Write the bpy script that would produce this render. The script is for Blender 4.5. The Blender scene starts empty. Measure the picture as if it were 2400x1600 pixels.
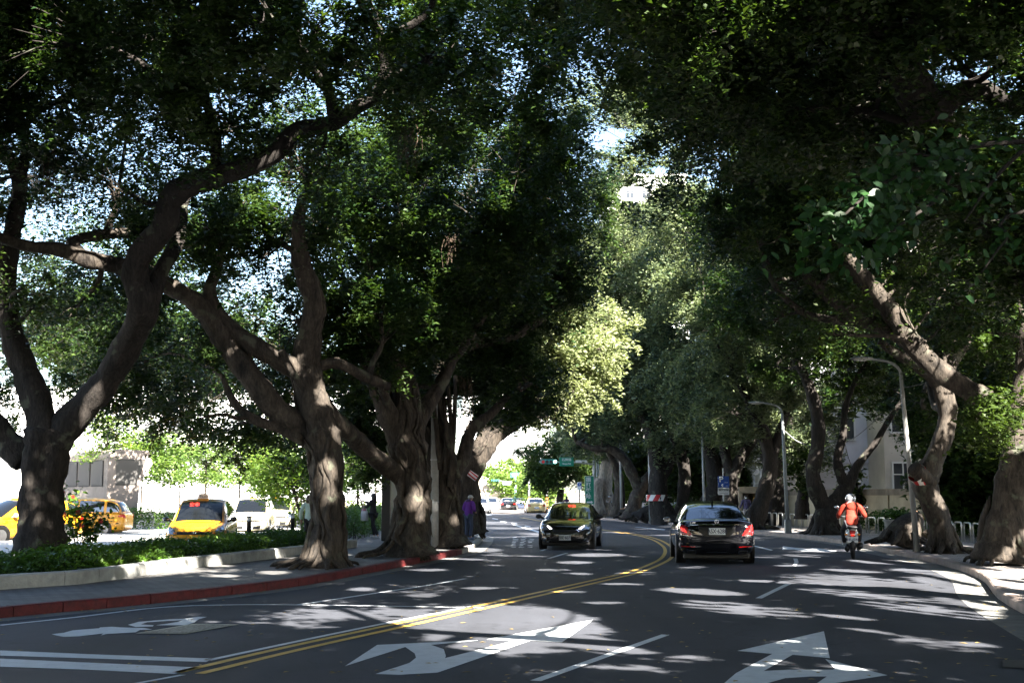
import bpy, math, random
import numpy as np
from mathutils import Vector, Matrix
random.seed(7)
RNG = np.random.default_rng(11)
R = math.radians
SC = bpy.context.scene
COL = SC.collection

# ------------------------------------------------------------------ camera
CAM_H = 1.72
PITCH = math.atan(360 / 3000)
cam_d = bpy.data.cameras.new('camera')
cam_d.sensor_width = 36
cam_d.lens = 45
cam_d.clip_start = 0.2
cam_d.clip_end = 3000
cam = bpy.data.objects.new('camera', cam_d)
cam.location = (0, 0, CAM_H)
cam.rotation_euler = (math.pi / 2 + PITCH, 0, 0)
COL.objects.link(cam)
SC.camera = cam

# ------------------------------------------------------------------ light
SUN_AZ = Vector((0.45, -0.89)).normalized()      # sun stands behind the camera, to the right
SUN_EL = R(38)
TO_SUN = Vector((SUN_AZ.x * math.cos(SUN_EL), SUN_AZ.y * math.cos(SUN_EL), math.sin(SUN_EL)))
W = bpy.data.worlds.new('World')
SC.world = W
W.use_nodes = True
nt = W.node_tree
bg = nt.nodes['Background']
sky = nt.nodes.new('ShaderNodeTexSky')
sky.sky_type = 'NISHITA'
sky.sun_disc = False
sky.sun_elevation = SUN_EL
sky.sun_rotation = math.atan2(SUN_AZ.x, SUN_AZ.y)
nt.links.new(sky.outputs[0], bg.inputs[0])
bg.inputs[1].default_value = 0.05
sl = bpy.data.lights.new('sun', 'SUN')
sl.energy = 5.0
sl.angle = R(0.5)
sl.color = (1.0, 0.94, 0.85)
sun = bpy.data.objects.new('sun', sl)
sun.rotation_euler = (-TO_SUN).to_track_quat('-Z', 'Y').to_euler()
COL.objects.link(sun)
SC.view_settings.view_transform = 'Standard'
SC.view_settings.look = 'None'
SC.view_settings.exposure = 3.35
SC.view_settings.gamma = 1
SC.cycles.max_bounces = 6
SC.cycles.diffuse_bounces = 3
SC.cycles.glossy_bounces = 3
SC.cycles.transmission_bounces = 4
SC.cycles.transparent_max_bounces = 6
SC.cycles.sample_clamp_indirect = 4.0

# ------------------------------------------------------------------ pixel <-> place (pixels of the 2400x1600 photograph)
FPX = 3000.0
_c, _s = math.cos(PITCH), math.sin(PITCH)
def ray(px, py):
    vx = (px - 1200) / FPX
    vy = (800 - py) / FPX
    return Vector((vx, _c - _s * vy, _s + _c * vy))
def G(px, py, z=0.0):
    d = ray(px, py)
    t = (z - CAM_H) / d.z
    return Vector((d.x * t, d.y * t, z))
def A(px, py, Y):
    d = ray(px, py)
    t = Y / d.y
    return Vector((d.x * t, Y, CAM_H + d.z * t))
def PX(P):
    """place(s) (n,3) -> pixels (n,2)"""
    P = np.asarray(P, float).reshape(-1, 3)
    x, y, z = P[:, 0], P[:, 1], P[:, 2] - CAM_H
    f = y * _c + z * _s
    u = -y * _s + z * _c
    f = np.where(np.abs(f) < 1e-6, 1e-6, f)
    return np.stack([1200 + FPX * x / f, 800 - FPX * u / f], 1), f

# ------------------------------------------------------------------ materials
MATS = {}
def mat(name, base=(.5, .5, .5), rough=.7, metal=0., spec=.5, var=0., vscale=4., bump=0., bscale=30., coat=0.,
        emit=None, estr=1., alpha=None, var2=None, stretch=None, detail=6):
    if name in MATS:
        return MATS[name]
    m = bpy.data.materials.new(name)
    m.use_nodes = True
    t = m.node_tree
    b = t.nodes['Principled BSDF']
    b.inputs['Base Color'].default_value = (*base, 1)
    b.inputs['Roughness'].default_value = rough
    b.inputs['Metallic'].default_value = metal
    b.inputs['Specular IOR Level'].default_value = spec
    b.inputs['Coat Weight'].default_value = coat
    if coat:
        b.inputs['Coat Roughness'].default_value = 0.03
    if emit:
        b.inputs['Emission Color'].default_value = (*emit, 1)
        b.inputs['Emission Strength'].default_value = estr
    src = None
    if var or bump or var2:
        tc = t.nodes.new('ShaderNodeTexCoord')
        src = tc.outputs['Object']
        if stretch:
            mp = t.nodes.new('ShaderNodeMapping')
            mp.inputs['Scale'].default_value = stretch
            t.links.new(src, mp.inputs[0])
            src = mp.outputs[0]
    if var or var2:
        n = t.nodes.new('ShaderNodeTexNoise')
        n.inputs['Scale'].default_value = vscale
        n.inputs['Detail'].default_value = detail
        n.inputs['Roughness'].default_value = .65
        t.links.new(src, n.inputs['Vector'])
        cr = t.nodes.new('ShaderNodeValToRGB')
        cr.color_ramp.elements[0].position = .3
        cr.color_ramp.elements[1].position = .7
        lo = tuple(max(0, c * (1 - var)) for c in base)
        hi = var2 or tuple(min(1, c * (1 + var)) for c in base)
        cr.color_ramp.elements[0].color = (*lo, 1)
        cr.color_ramp.elements[1].color = (*hi, 1)
        t.links.new(n.outputs[0], cr.inputs[0])
        t.links.new(cr.outputs[0], b.inputs['Base Color'])
    if bump:
        n2 = t.nodes.new('ShaderNodeTexNoise')
        n2.inputs['Scale'].default_value = bscale
        n2.inputs['Detail'].default_value = 5
        t.links.new(src, n2.inputs['Vector'])
        bp = t.nodes.new('ShaderNodeBump')
        bp.inputs['Strength'].default_value = min(1, bump)
        bp.inputs['Distance'].default_value = 0.02 if bump <= 1 else 0.02 * bump
        t.links.new(n2.outputs[0], bp.inputs['Height'])
        t.links.new(bp.outputs[0], b.inputs['Normal'])
    MATS[name] = m
    return m

def leaf_mat(name, c1, c2, trans=.35, rough=.42, tint=(1.25, 1.35, .45), spec=.35):
    """leaf colour runs between c1 and c2 by the per-leaf attribute; thin leaf lets some light through"""
    if name in MATS:
        return MATS[name]
    m = bpy.data.materials.new(name)
    m.use_nodes = True
    t = m.node_tree
    b = t.nodes['Principled BSDF']
    out = t.nodes['Material Output']
    at = t.nodes.new('ShaderNodeAttribute')
    at.attribute_name = 'leafy'
    mx = t.nodes.new('ShaderNodeMix')
    mx.data_type = 'RGBA'
    mx.inputs[6].default_value = (*c1, 1)
    mx.inputs[7].default_value = (*c2, 1)
    t.links.new(at.outputs['Fac'], mx.inputs[0])
    t.links.new(mx.outputs[2], b.inputs['Base Color'])
    b.inputs['Roughness'].default_value = rough
    b.inputs['Specular IOR Level'].default_value = spec
    tr = t.nodes.new('ShaderNodeBsdfTranslucent')
    mul = t.nodes.new('ShaderNodeMix')
    mul.data_type = 'RGBA'
    mul.blend_type = 'MULTIPLY'
    mul.inputs[0].default_value = 1
    mul.inputs[7].default_value = (*[c * 1.6 for c in tint], 1)
    t.links.new(mx.outputs[2], mul.inputs[6])
    t.links.new(mul.outputs[2], tr.inputs[0])
    ms = t.nodes.new('ShaderNodeMixShader')
    ms.inputs[0].default_value = trans
    t.links.new(b.outputs[0], ms.inputs[1])
    t.links.new(tr.outputs[0], ms.inputs[2])
    t.links.new(ms.outputs[0], out.inputs[0])
    MATS[name] = m
    return m

# ------------------------------------------------------------------ object helpers
def link(o, parent=None):
    COL.objects.link(o)
    if parent is not None:
        o.parent = parent
    return o
def tag(o, label=None, cat=None, group=None, kind=None):
    if label: o['label'] = label
    if cat: o['category'] = cat
    if group: o['group'] = group
    if kind: o['kind'] = kind
    return o
def thing(name, label, cat, loc=(0, 0, 0), rz=0., group=None, scale=1.):
    o = bpy.data.objects.new(name, None)
    o.location = loc
    o.rotation_euler = (0, 0, rz)
    o.scale = (scale,) * 3
    COL.objects.link(o)
    return tag(o, label, cat, group)

class MB:
    """mesh builder"""
    def __init__(s):
        s.v = []; s.f = []; s.m = []
    def add(s, vs, fs, mi=0):
        b = len(s.v)
        s.v.extend([tuple(p) for p in vs])
        s.f.extend([tuple(b + i for i in f) for f in fs])
        s.m.extend([mi] * len(fs))
        return s
    def box(s, c, d, rz=0., mi=0, bev=0., M=None):
        x, y, z = d[0] / 2, d[1] / 2, d[2] / 2
        if bev > 0:
            b = min(bev, x * .9, y * .9, z * .9)
            vs = []; fs = []
            for sz in (-1, 1):
                for (zz, i) in (((z - b) * sz, 0), (z * sz, b)):
                    pass
            ring = []
            def rr(xx, yy, zz):
                q = []
                for (ax, ay, a0) in ((xx - b, yy - b, 0), (-(xx - b), yy - b, 90), (-(xx - b), -(yy - b), 180), (xx - b, -(yy - b), 270)):
                    for k in (0, 45, 90):
                        a = R(a0 + k)
                        q.append((ax + b * math.cos(a), ay + b * math.sin(a), zz))
                return q
            def ins(q, k):
                return [(p[0] * (1 - k / x), p[1] * (1 - k / y), p[2]) for p in q]
            lv = [[(p[0], p[1], -z) for p in ins(rr(x, y, 0), b)], [(p[0], p[1], -z + b) for p in rr(x, y, 0)],
                  [(p[0], p[1], z - b) for p in rr(x, y, 0)], [(p[0], p[1], z) for p in ins(rr(x, y, 0), b)]]
            for l in lv: vs += l
            n = 12
            for k in range(3):
                for i in range(n):
                    j = (i + 1) % n
                    fs.append((k * n + i, k * n + j, (k + 1) * n + j, (k + 1) * n + i))
            fs.append(tuple(range(n - 1, -1, -1)))
            fs.append(tuple(range(3 * n, 4 * n)))
        else:
            vs = [(-x, -y, -z), (x, -y, -z), (x, y, -z), (-x, y, -z), (-x, -y, z), (x, -y, z), (x, y, z), (-x, y, z)]
            fs = [(0, 3, 2, 1), (4, 5, 6, 7), (0, 1, 5, 4), (1, 2, 6, 5), (2, 3, 7, 6), (3, 0, 4, 7)]
        if M is None:
            M = Matrix.Translation(Vector(c)) @ Matrix.Rotation(rz, 4, 'Z')
        else:
            M = Matrix.Translation(Vector(c)) @ M
        return s.add([M @ Vector(p) for p in vs], fs, mi)
    def tube(s, pts, rad, n=8, mi=0, cap=True, flute=0., ph=0., flat=None):
        pts = [Vector(p) for p in pts]
        if not hasattr(rad, '__len__'):
            rad = [rad] * len(pts)
        vs = []; fs = []
        up = Vector((0.03, 0.02, 1)).normalized()
        prev = None
        for i, p in enumerate(pts):
            if i == 0: t = pts[1] - pts[0]
            elif i == len(pts) - 1: t = pts[-1] - pts[-2]
            else: t = pts[i + 1] - pts[i - 1]
            if t.length < 1e-9: t = Vector((0, 0, 1))
            t.normalize()
            if prev is None:
                a = t.cross(Vector((0, 1, 0.01)))
                if a.length < .2: a = t.cross(Vector((1, 0, 0)))
                a.normalize()
            else:
                a = prev - t * prev.dot(t)
                if a.length < 1e-6: a = t.cross(Vector((1, 0.2, 0)))
                a.normalize()
            prev = a
            b = t.cross(a)
            for k in range(n):
                th = 2 * math.pi * k / n
                r = rad[i]
                if flute:
                    r *= 1 + flute * (math.sin(3 * th + ph + i * .13) * .5 + math.sin(5 * th + 1.7 * ph - i * .21) * .35 + math.sin(8 * th + ph * 3 + i * .4) * .2)
                vs.append(p + a * (r * math.cos(th)) + b * (r * math.sin(th)))
        m = len(pts)
        for i in range(m - 1):
            for k in range(n):
                j = (k + 1) % n
                fs.append((i * n + k, i * n + j, (i + 1) * n + j, (i + 1) * n + k))
        if cap:
            fs.append(tuple(range(n - 1, -1, -1)))
            fs.append(tuple(range((m - 1) * n, m * n)))
        return s.add(vs, fs, mi)
    def cyl(s, a, b, r, r2=None, n=16, mi=0):
        return s.tube([a, b], [r, r if r2 is None else r2], n, mi)
    def lathe(s, prof, n=20, mi=0, c=(0, 0, 0)):
        vs = []; fs = []
        for (r, z) in prof:
            for k in range(n):
                a = 2 * math.pi * k / n
                vs.append((c[0] + r * math.cos(a), c[1] + r * math.sin(a), c[2] + z))
        for i in range(len(prof) - 1):
            for k in range(n):
                j = (k + 1) % n
                fs.append((i * n + k, i * n + j, (i + 1) * n + j, (i + 1) * n + k))
        if prof[0][0] > 1e-4: fs.append(tuple(range(n - 1, -1, -1)))
        if prof[-1][0] > 1e-4: fs.append(tuple(range((len(prof) - 1) * n, len(prof) * n)))
        return s.add(vs, fs, mi)
    def prism(s, poly, z0, z1, mi=0, M=None):
        """poly in xy, from z0 to z1"""
        a = sum(poly[i][0] * poly[(i + 1) % len(poly)][1] - poly[(i + 1) % len(poly)][0] * poly[i][1] for i in range(len(poly)))
        if a < 0: poly = list(poly)[::-1]
        n = len(poly)
        vs = [(p[0], p[1], z0) for p in poly] + [(p[0], p[1], z1) for p in poly]
        fs = [tuple(range(n - 1, -1, -1)), tuple(range(n, 2 * n))] + [(i, (i + 1) % n, n + (i + 1) % n, n + i) for i in range(n)]
        if M is not None: vs = [M @ Vector(p) for p in vs]
        return s.add(vs, fs, mi)
    def ell(s, c, r, n=14, m=8, mi=0, M=None, lump=0.):
        vs = []; fs = []
        for i in range(m + 1):
            ph = -math.pi / 2 + math.pi * i / m
            for k in range(n):
                th = 2 * math.pi * k / n
                q = 1 + lump * math.sin(3 * th + i) * math.cos(2 * ph)
                p = Vector((r[0] * q * math.cos(ph) * math.cos(th), r[1] * q * math.cos(ph) * math.sin(th), r[2] * math.sin(ph)))
                if M is not None: p = M @ p
                vs.append(p + Vector(c))
        for i in range(m):
            for k in range(n):
                j = (k + 1) % n
                fs.append((i * n + k, i * n + j, (i + 1) * n + j, (i + 1) * n + k))
        return s.add(vs, fs, mi)
    def build(s, name, mats, parent=None, smooth=False, loc=None, sub=0, weld=False):
        me = bpy.data.meshes.new(name)
        me.from_pydata(s.v, [], s.f)
        if not isinstance(mats, (list, tuple)): mats = [mats]
        for m_ in mats: me.materials.append(m_)
        if len(mats) > 1: me.polygons.foreach_set('material_index', s.m)
        if smooth: me.polygons.foreach_set('use_smooth', [True] * len(me.polygons))
        me.validate()
        me.update()
        o = bpy.data.objects.new(name, me)
        if loc: o.location = loc
        link(o, parent)
        if weld:
            w = o.modifiers.new('w', 'WELD'); w.merge_threshold = 1e-4
        if sub:
            sb = o.modifiers.new('s', 'SUBSURF'); sb.levels = sub; sb.render_levels = sub
        return o

def recenter(o, at):
    """move a top-level mesh object's origin to `at` without moving the mesh"""
    at = Vector(at)
    o.data.transform(Matrix.Translation(-at))
    o.location = at
    return o

def text_mesh(txt, size, mat_, parent=None, M=None, name='lettering', depth=.002, cx=True, sx=1., font_bold=0.):
    c = bpy.data.curves.new(name, 'FONT')
    c.body = txt
    c.size = size
    c.extrude = depth
    c.offset = font_bold
    c.align_x = 'CENTER' if cx else 'LEFT'
    c.align_y = 'CENTER'
    c.resolution_u = 3
    tmp = bpy.data.objects.new('tmp_text', c)
    COL.objects.link(tmp)
    dg = bpy.context.evaluated_depsgraph_get()
    me = bpy.data.meshes.new_from_object(tmp.evaluated_get(dg))
    bpy.data.objects.remove(tmp)
    me.materials.clear()
    me.materials.append(mat_)
    me.name = name
    S = Matrix.Diagonal((sx, 1, 1, 1))
    me.transform((M if M is not None else Matrix.Identity(4)) @ S)
    o = bpy.data.objects.new(name, me)
    return link(o, parent)

def copy_tree(o, parent=None):
    c = o.copy()
    COL.objects.link(c)
    if parent is not None: c.parent = parent
    for ch in list(o.children):
        copy_tree(ch, c)
    return c

def frame_facing(loc, dirx):
    """matrix whose local x runs along dirx (horizontal), local y is up, local z faces out (to the right-hand side of dirx)"""
    x = Vector(dirx).normalized()
    y = Vector((0, 0, 1))
    z = x.cross(y)
    M = Matrix.Identity(4)
    for i in range(3):
        M[i][0] = x[i]; M[i][1] = y[i]; M[i][2] = z[i]; M[i][3] = loc[i]
    return M

def resample(pts, step):
    pts = [Vector(p) for p in pts]
    out = [pts[0]]
    acc = 0
    for a, b in zip(pts, pts[1:]):
        L = (b - a).length
        n = max(1, int(round(L / step)))
        for k in range(1, n + 1):
            out.append(a.lerp(b, k / n))
    return out
def smooth_curve(pts, per=6):
    """Catmull-Rom through pts"""
    P = [Vector(p) for p in pts]
    P = [P[0] * 2 - P[1]] + P + [P[-1] * 2 - P[-2]]
    out = []
    for i in range(1, len(P) - 2):
        for k in range(per):
            t = k / per
            out.append(.5 * ((2 * P[i]) + (P[i + 1] - P[i - 1]) * t + (2 * P[i - 1] - 5 * P[i] + 4 * P[i + 1] - P[i + 2]) * t * t + (3 * P[i] - P[i - 1] - 3 * P[i + 1] + P[i + 2]) * t ** 3))
    out.append(P[-2].copy())
    return out
def offset_line(pts, d):
    """shift a ground line sideways (positive = to its right)"""
    out = []
    for i, p in enumerate(pts):
        a = pts[max(0, i - 1)]; b = pts[min(len(pts) - 1, i + 1)]
        t = (b - a); t.z = 0; t.normalize()
        out.append(Vector((p.x + t.y * d, p.y - t.x * d, p.z)))
    return out
def strip(mb, L, Rr, z, mi=0):
    vs = [(p.x, p.y, z) for p in L] + [(p.x, p.y, z) for p in Rr]
    n = len(L)
    mb.add(vs, [(i, n + i, n + i + 1, i + 1) for i in range(n - 1)], mi)
def sweep(mb, line, prof, mi=0):
    """profile [(offset to the right, z)] swept along a ground line"""
    rows = [offset_line(line, d) for d, _ in prof]
    n = len(line); k = len(prof)
    vs = []
    for j in range(k):
        vs += [(p.x, p.y, prof[j][1]) for p in rows[j]]
    fs = []
    for j in range(k - 1):
        for i in range(n - 1):
            fs.append((j * n + i, (j + 1) * n + i, (j + 1) * n + i + 1, j * n + i + 1))
    fs.append(tuple(j * n for j in range(k)))
    fs.append(tuple(j * n + n - 1 for j in range(k))[::-1])
    mb.add(vs, fs, mi)
# ================================================================== THE SETTING: ground, road, kerbs, markings
PV = 0.15                                                        # pavement height
M_asph = mat('asphalt', (.041, .044, .054), .8, var=.28, vscale=.35, bump=.5, bscale=90, spec=.35)
def asphalt_nodes():
    t = M_asph.node_tree
    b = t.nodes['Principled BSDF']
    tc = t.nodes.new('ShaderNodeTexCoord')
    fine = t.nodes.new('ShaderNodeTexNoise'); fine.inputs['Scale'].default_value = 160; fine.inputs['Detail'].default_value = 2
    t.links.new(tc.outputs['Object'], fine.inputs['Vector'])
    mr = t.nodes.new('ShaderNodeMapRange')
    mr.inputs[1].default_value = .3; mr.inputs[2].default_value = .75; mr.inputs[3].default_value = .72; mr.inputs[4].default_value = 1.45
    t.links.new(fine.outputs[0], mr.inputs[0])
    mp = t.nodes.new('ShaderNodeMapping'); mp.inputs['Scale'].default_value = (1.1, .07, 1); mp.inputs['Rotation'].default_value = (0, 0, R(-9))
    t.links.new(tc.outputs['Object'], mp.inputs[0])
    lane = t.nodes.new('ShaderNodeTexNoise'); lane.inputs['Scale'].default_value = .8; lane.inputs['Detail'].default_value = 4
    t.links.new(mp.outputs[0], lane.inputs['Vector'])
    m2 = t.nodes.new('ShaderNodeMapRange')
    m2.inputs[1].default_value = .35; m2.inputs[2].default_value = .65; m2.inputs[3].default_value = .76; m2.inputs[4].default_value = 1.22
    t.links.new(lane.outputs[0], m2.inputs[0])
    # hairline cracks
    vo = t.nodes.new('ShaderNodeTexVoronoi'); vo.feature = 'DISTANCE_TO_EDGE'; vo.inputs['Scale'].default_value = .23
    wn = t.nodes.new('ShaderNodeTexNoise'); wn.inputs['Scale'].default_value = 1.3; wn.inputs['Detail'].default_value = 5
    t.links.new(tc.outputs['Object'], wn.inputs['Vector'])
    va = t.nodes.new('ShaderNodeVectorMath'); va.operation = 'MULTIPLY_ADD'; va.inputs[1].default_value = (1.6, 1.6, 1.6)
    t.links.new(wn.outputs['Color'], va.inputs[0]); t.links.new(tc.outputs['Object'], va.inputs[2])
    t.links.new(va.outputs[0], vo.inputs['Vector'])
    m3 = t.nodes.new('ShaderNodeMapRange')
    m3.inputs[1].default_value = .0; m3.inputs[2].default_value = .006; m3.inputs[3].default_value = .6; m3.inputs[4].default_value = 1
    t.links.new(vo.outputs['Distance'], m3.inputs[0])
    a = t.nodes.new('ShaderNodeMath'); a.operation = 'MULTIPLY'
    t.links.new(mr.outputs[0], a.inputs[0]); t.links.new(m2.outputs[0], a.inputs[1])
    a2 = t.nodes.new('ShaderNodeMath'); a2.operation = 'MULTIPLY'
    t.links.new(a.outputs[0], a2.inputs[0]); t.links.new(m3.outputs[0], a2.inputs[1])
    mx = t.nodes.new('ShaderNodeMix'); mx.data_type = 'RGBA'; mx.blend_type = 'MULTIPLY'; mx.inputs[0].default_value = 1
    src = b.inputs['Base Color'].links[0].from_socket
    t.links.new(src, mx.inputs[6]); t.links.new(a2.outputs[0], mx.inputs[7])
    t.links.new(mx.outputs[2], b.inputs['Base Color'])
asphalt_nodes()
M_apron = mat('concrete_gutter', (.16, .16, .155), .8, var=.3, vscale=2.5, bump=.5, bscale=60)
M_kerbR = mat('kerb_stone_pinkish', (.3, .24, .21), .8, var=.25, vscale=3, bump=.5, bscale=40)
M_kerbG = mat('kerb_concrete', (.42, .40, .36), .8, var=.25, vscale=3, bump=.5, bscale=40)
M_kerbRed = mat('kerb_red_paint', (.11, .010, .010), .65, var=.5, vscale=6, bump=.4, bscale=50)
M_plaza = mat('plaza_paving', (.42, .41, .38), .8, var=.1, vscale=1.5)
M_soil = mat('soil', (.09, .06, .04), .95, var=.3, vscale=6, bump=1, bscale=20)
M_plinth = mat('planter_concrete', (.34, .34, .32), .75, var=.4, vscale=2.2, bump=.4, bscale=30)

def paving_mat(name, base, mortar, sx, sy, rot=0.):
    m = bpy.data.materials.new(name); m.use_nodes = True
    t = m.node_tree; b = t.nodes['Principled BSDF']
    tc = t.nodes.new('ShaderNodeTexCoord')
    mp = t.nodes.new('ShaderNodeMapping'); mp.inputs['Rotation'].default_value = (0, 0, rot)
    t.links.new(tc.outputs['Object'], mp.inputs[0])
    br = t.nodes.new('ShaderNodeTexBrick')
    br.inputs['Color1'].default_value = (*base, 1)
    br.inputs['Color2'].default_value = (*[c * .72 for c in base], 1)
    br.inputs['Mortar'].default_value = (*mortar, 1)
    br.inputs['Scale'].default_value = 1
    br.inputs['Brick Width'].default_value = sx
    br.inputs['Row Height'].default_value = sy
    br.inputs['Mortar Size'].default_value = .012
    br.inputs['Bias'].default_value = -.2
    t.links.new(mp.outputs[0], br.inputs['Vector'])
    n = t.nodes.new('ShaderNodeTexNoise'); n.inputs['Scale'].default_value = 1.1; n.inputs['Detail'].default_value = 8
    t.links.new(tc.outputs['Object'], n.inputs['Vector'])
    mr = t.nodes.new('ShaderNodeMapRange'); mr.inputs[1].default_value = .3; mr.inputs[2].default_value = .7; mr.inputs[3].default_value = .6; mr.inputs[4].default_value = 1.25
    t.links.new(n.outputs[0], mr.inputs[0])
    mx = t.nodes.new('ShaderNodeMix'); mx.data_type = 'RGBA'; mx.blend_type = 'MULTIPLY'; mx.inputs[0].default_value = 1
    t.links.new(br.outputs['Color'], mx.inputs[6]); t.links.new(mr.outputs[0], mx.inputs[7])
    t.links.new(mx.outputs[2], b.inputs['Base Color'])
    b.inputs['Roughness'].default_value = .8
    bp = t.nodes.new('ShaderNodeBump'); bp.inputs['Strength'].default_value = .6; bp.inputs['Distance'].default_value = .01
    inv = t.nodes.new('ShaderNodeMath'); inv.operation = 'SUBTRACT'; inv.inputs[0].default_value = 1
    t.links.new(br.outputs['Fac'], inv.inputs[1]); t.links.new(inv.outputs[0], bp.inputs['Height'])
    t.links.new(bp.outputs[0], b.inputs['Normal'])
    return m
M_paveL = paving_mat('pavement_grey_brick', (.15, .145, .14), (.04, .04, .04), .3, .15, R(20))
M_paveR = paving_mat('pavement_pale_brick', (.4, .36, .34), (.09, .085, .08), .3, .15, R(10))

# --- ground
mb = MB(); S_ = 1600
mb.add([(-S_, -S_, -.02), (S_, -S_, -.02), (S_, S_, -.02), (-S_, S_, -.02)], [(0, 1, 2, 3)])
tag(mb.build('ground', mat('ground_dull', (.10,.10,.095), .9, var=.2, vscale=.4)), kind='structure')

# --- kerb lines (traced where they stand, then extended beyond the frame)
kl = [G(*p) for p in ((0, 1448), (250, 1425), (500, 1398), (700, 1373), (850, 1345), (1000, 1316), (1085, 1297), (1112, 1284), (1128, 1270), (1133, 1258))]
kl = [Vector((-17, 2, 0)), Vector((-12.0, 9.5, 0))] + kl
LK = smooth_curve(kl, 5)
iend = len(LK)
LK += smooth_curve([LK[-1], Vector((-1.55, 55.4, 0)), Vector((-2.6, 57.0, 0)), Vector((-5, 58.2, 0)), Vector((-14, 60.0, 0)), Vector((-30, 62, 0))], 4)[1:]
kr = [G(*p) for p in ((2368, 1422), (2297, 1357), (2195, 1321), (2067, 1293), (1965, 1273), (1850, 1259), (1757, 1250), (1578, 1231), (1489, 1224), (1413, 1218))]
kr = [Vector((4.5, 0, 0)), Vector((5.6, 9.5, 0))] + kr + [Vector((2.5, 108, 0)), Vector((-6, 135, 0)), Vector((-22, 165, 0))]
RK = smooth_curve(kr, 5)

def over_kerb(p, m=.24):
    """True where a point of ground lies past the kerb, on the road"""
    lx = float(np.interp(p.y, [q.y for q in LK[:iend]], [q.x for q in LK[:iend]]))
    rx = float(np.interp(p.y, [q.y for q in RK], [q.x for q in RK]))
    return (lx - m < p.x < rx + m) and p.y < 140
# --- road: one sheet from kerb to kerb, opening into the junction on the far left
mb = MB()
poly = [(-60, -30), (30, -30)] + [(p.x, p.y) for p in RK] + [(-60, 190)] + [(-60, 66)] + [(p.x, p.y) for p in LK[::-1]] + [(-60, 6)]
import bmesh
bm = bmesh.new()
vs = [bm.verts.new((x, y, 0)) for x, y in poly]
bm.faces.new(vs)
bmesh.ops.triangulate(bm, faces=bm.faces[:])
me = bpy.data.meshes.new('road'); bm.to_mesh(me); bm.free()
me.materials.append(M_asph)
road = link(bpy.data.objects.new('road', me)); tag(road, kind='structure')
for p in me.polygons:
    if p.normal.z < 0: p.flip()

# --- gutters (concrete aprons beside the kerbs)
mb = MB(); l0 = offset_line(LK, 0.02); l1 = offset_line(LK, .42)
strip(mb, l0[:iend + 8], l1[:iend + 8], .004); tag(mb.build('gutter', M_apron), kind='structure')
mb = MB(); r0 = offset_line(RK, -.45); r1 = offset_line(RK, -.02)
wide = [offset_line(RK, -.62 if p.y < 40 else -.45)[i] for i, p in enumerate(RK)]
strip(mb, wide, r1, .004); tag(mb.build('gutter', M_apron), kind='structure')
# --- kerbs
def kerb(line, side, m, name='kerb', seg=None):
    """kerb of separate blocks about a metre long with open joints"""
    mb = MB(); w = .17
    prof = [(0, -.01), (0, PV - .02), (-side * .03, PV + .002), (-side * w, PV + .002), (-side * w, -.01)]
    if side < 0: prof = prof[::-1]
    P = resample(line, .25); rk = random.Random(len(P))
    i = 0
    while i < len(P) - 2:
        j = min(len(P) - 1, i + 4)
        q = P[i:j + 1]
        if len(q) < 2: break
        d0 = (q[1] - q[0]).normalized() * .009; d1 = (q[-1] - q[-2]).normalized() * .009
        q = [q[0] + d0] + q[1:-1] + [q[-1] - d1]
        dz = rk.uniform(-.006, .005); dx = rk.uniform(-.005, .005)
        sweep(mb, q, [(a_ + dx, z_ + (dz if z_ > .05 else 0)) for a_, z_ in prof])
        i = j
    o = mb.build(name, m); tag(o, kind='structure'); return o
def near_idx(line, P):
    return min(range(len(line)), key=lambda i: (line[i] - P).length)
ir = near_idx(LK, G(1085, 1297))
kerb(LK[:ir + 1], 1, M_kerbRed, 'kerb')
kerb(LK[ir:], 1, M_kerbG, 'kerb')
kerb(RK, -1, M_kerbR, 'kerb')
# --- pavements (slabs)
def slab(poly, m, name, z0=-.01, z1=PV, kind='structure'):
    bm = bmesh.new()
    vs = [bm.verts.new((x, y, z1)) for x, y in poly]
    f = bm.faces.new(vs)
    bm.normal_update()
    if f.normal.z < 0: f.normal_flip()
    r = bmesh.ops.extrude_face_region(bm, geom=[f])
    for g in r['geom']:
        if isinstance(g, bmesh.types.BMVert): g.co.z = z0
    bmesh.ops.recalc_face_normals(bm, faces=bm.faces[:])
    bmesh.ops.triangulate(bm, faces=bm.faces[:])
    me = bpy.data.meshes.new(name); bm.to_mesh(me); bm.free()
    me.materials.append(m)
    o = link(bpy.data.objects.new(name, me)); tag(o, kind=kind)
    return o
KLin = offset_line(LK, -.168)
# planter edge: front of the low concrete wall
pw = [G(*p, PV) for p in ((0, 1381), (232, 1362.6), (431, 1334), (700, 1301), (835, 1282))]
pw = [Vector((-14.6, 14.0, PV))] + pw
PW = smooth_curve(pw, 6)
back = [(p.x, p.y) for p in reversed(KLin)]
slab([(-22, 3)] + [(-60, 4), (-60, 65)][0:1] + [(-60, 62.5)] + back[0:] , M_paveL, 'pavement')
KRin = offset_line(RK, .168)
slab([(p.x, p.y) for p in KRin] + [(-10, 185), (60, 185), (60, -8), (9, -8)], M_paveR, 'pavement')

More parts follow.
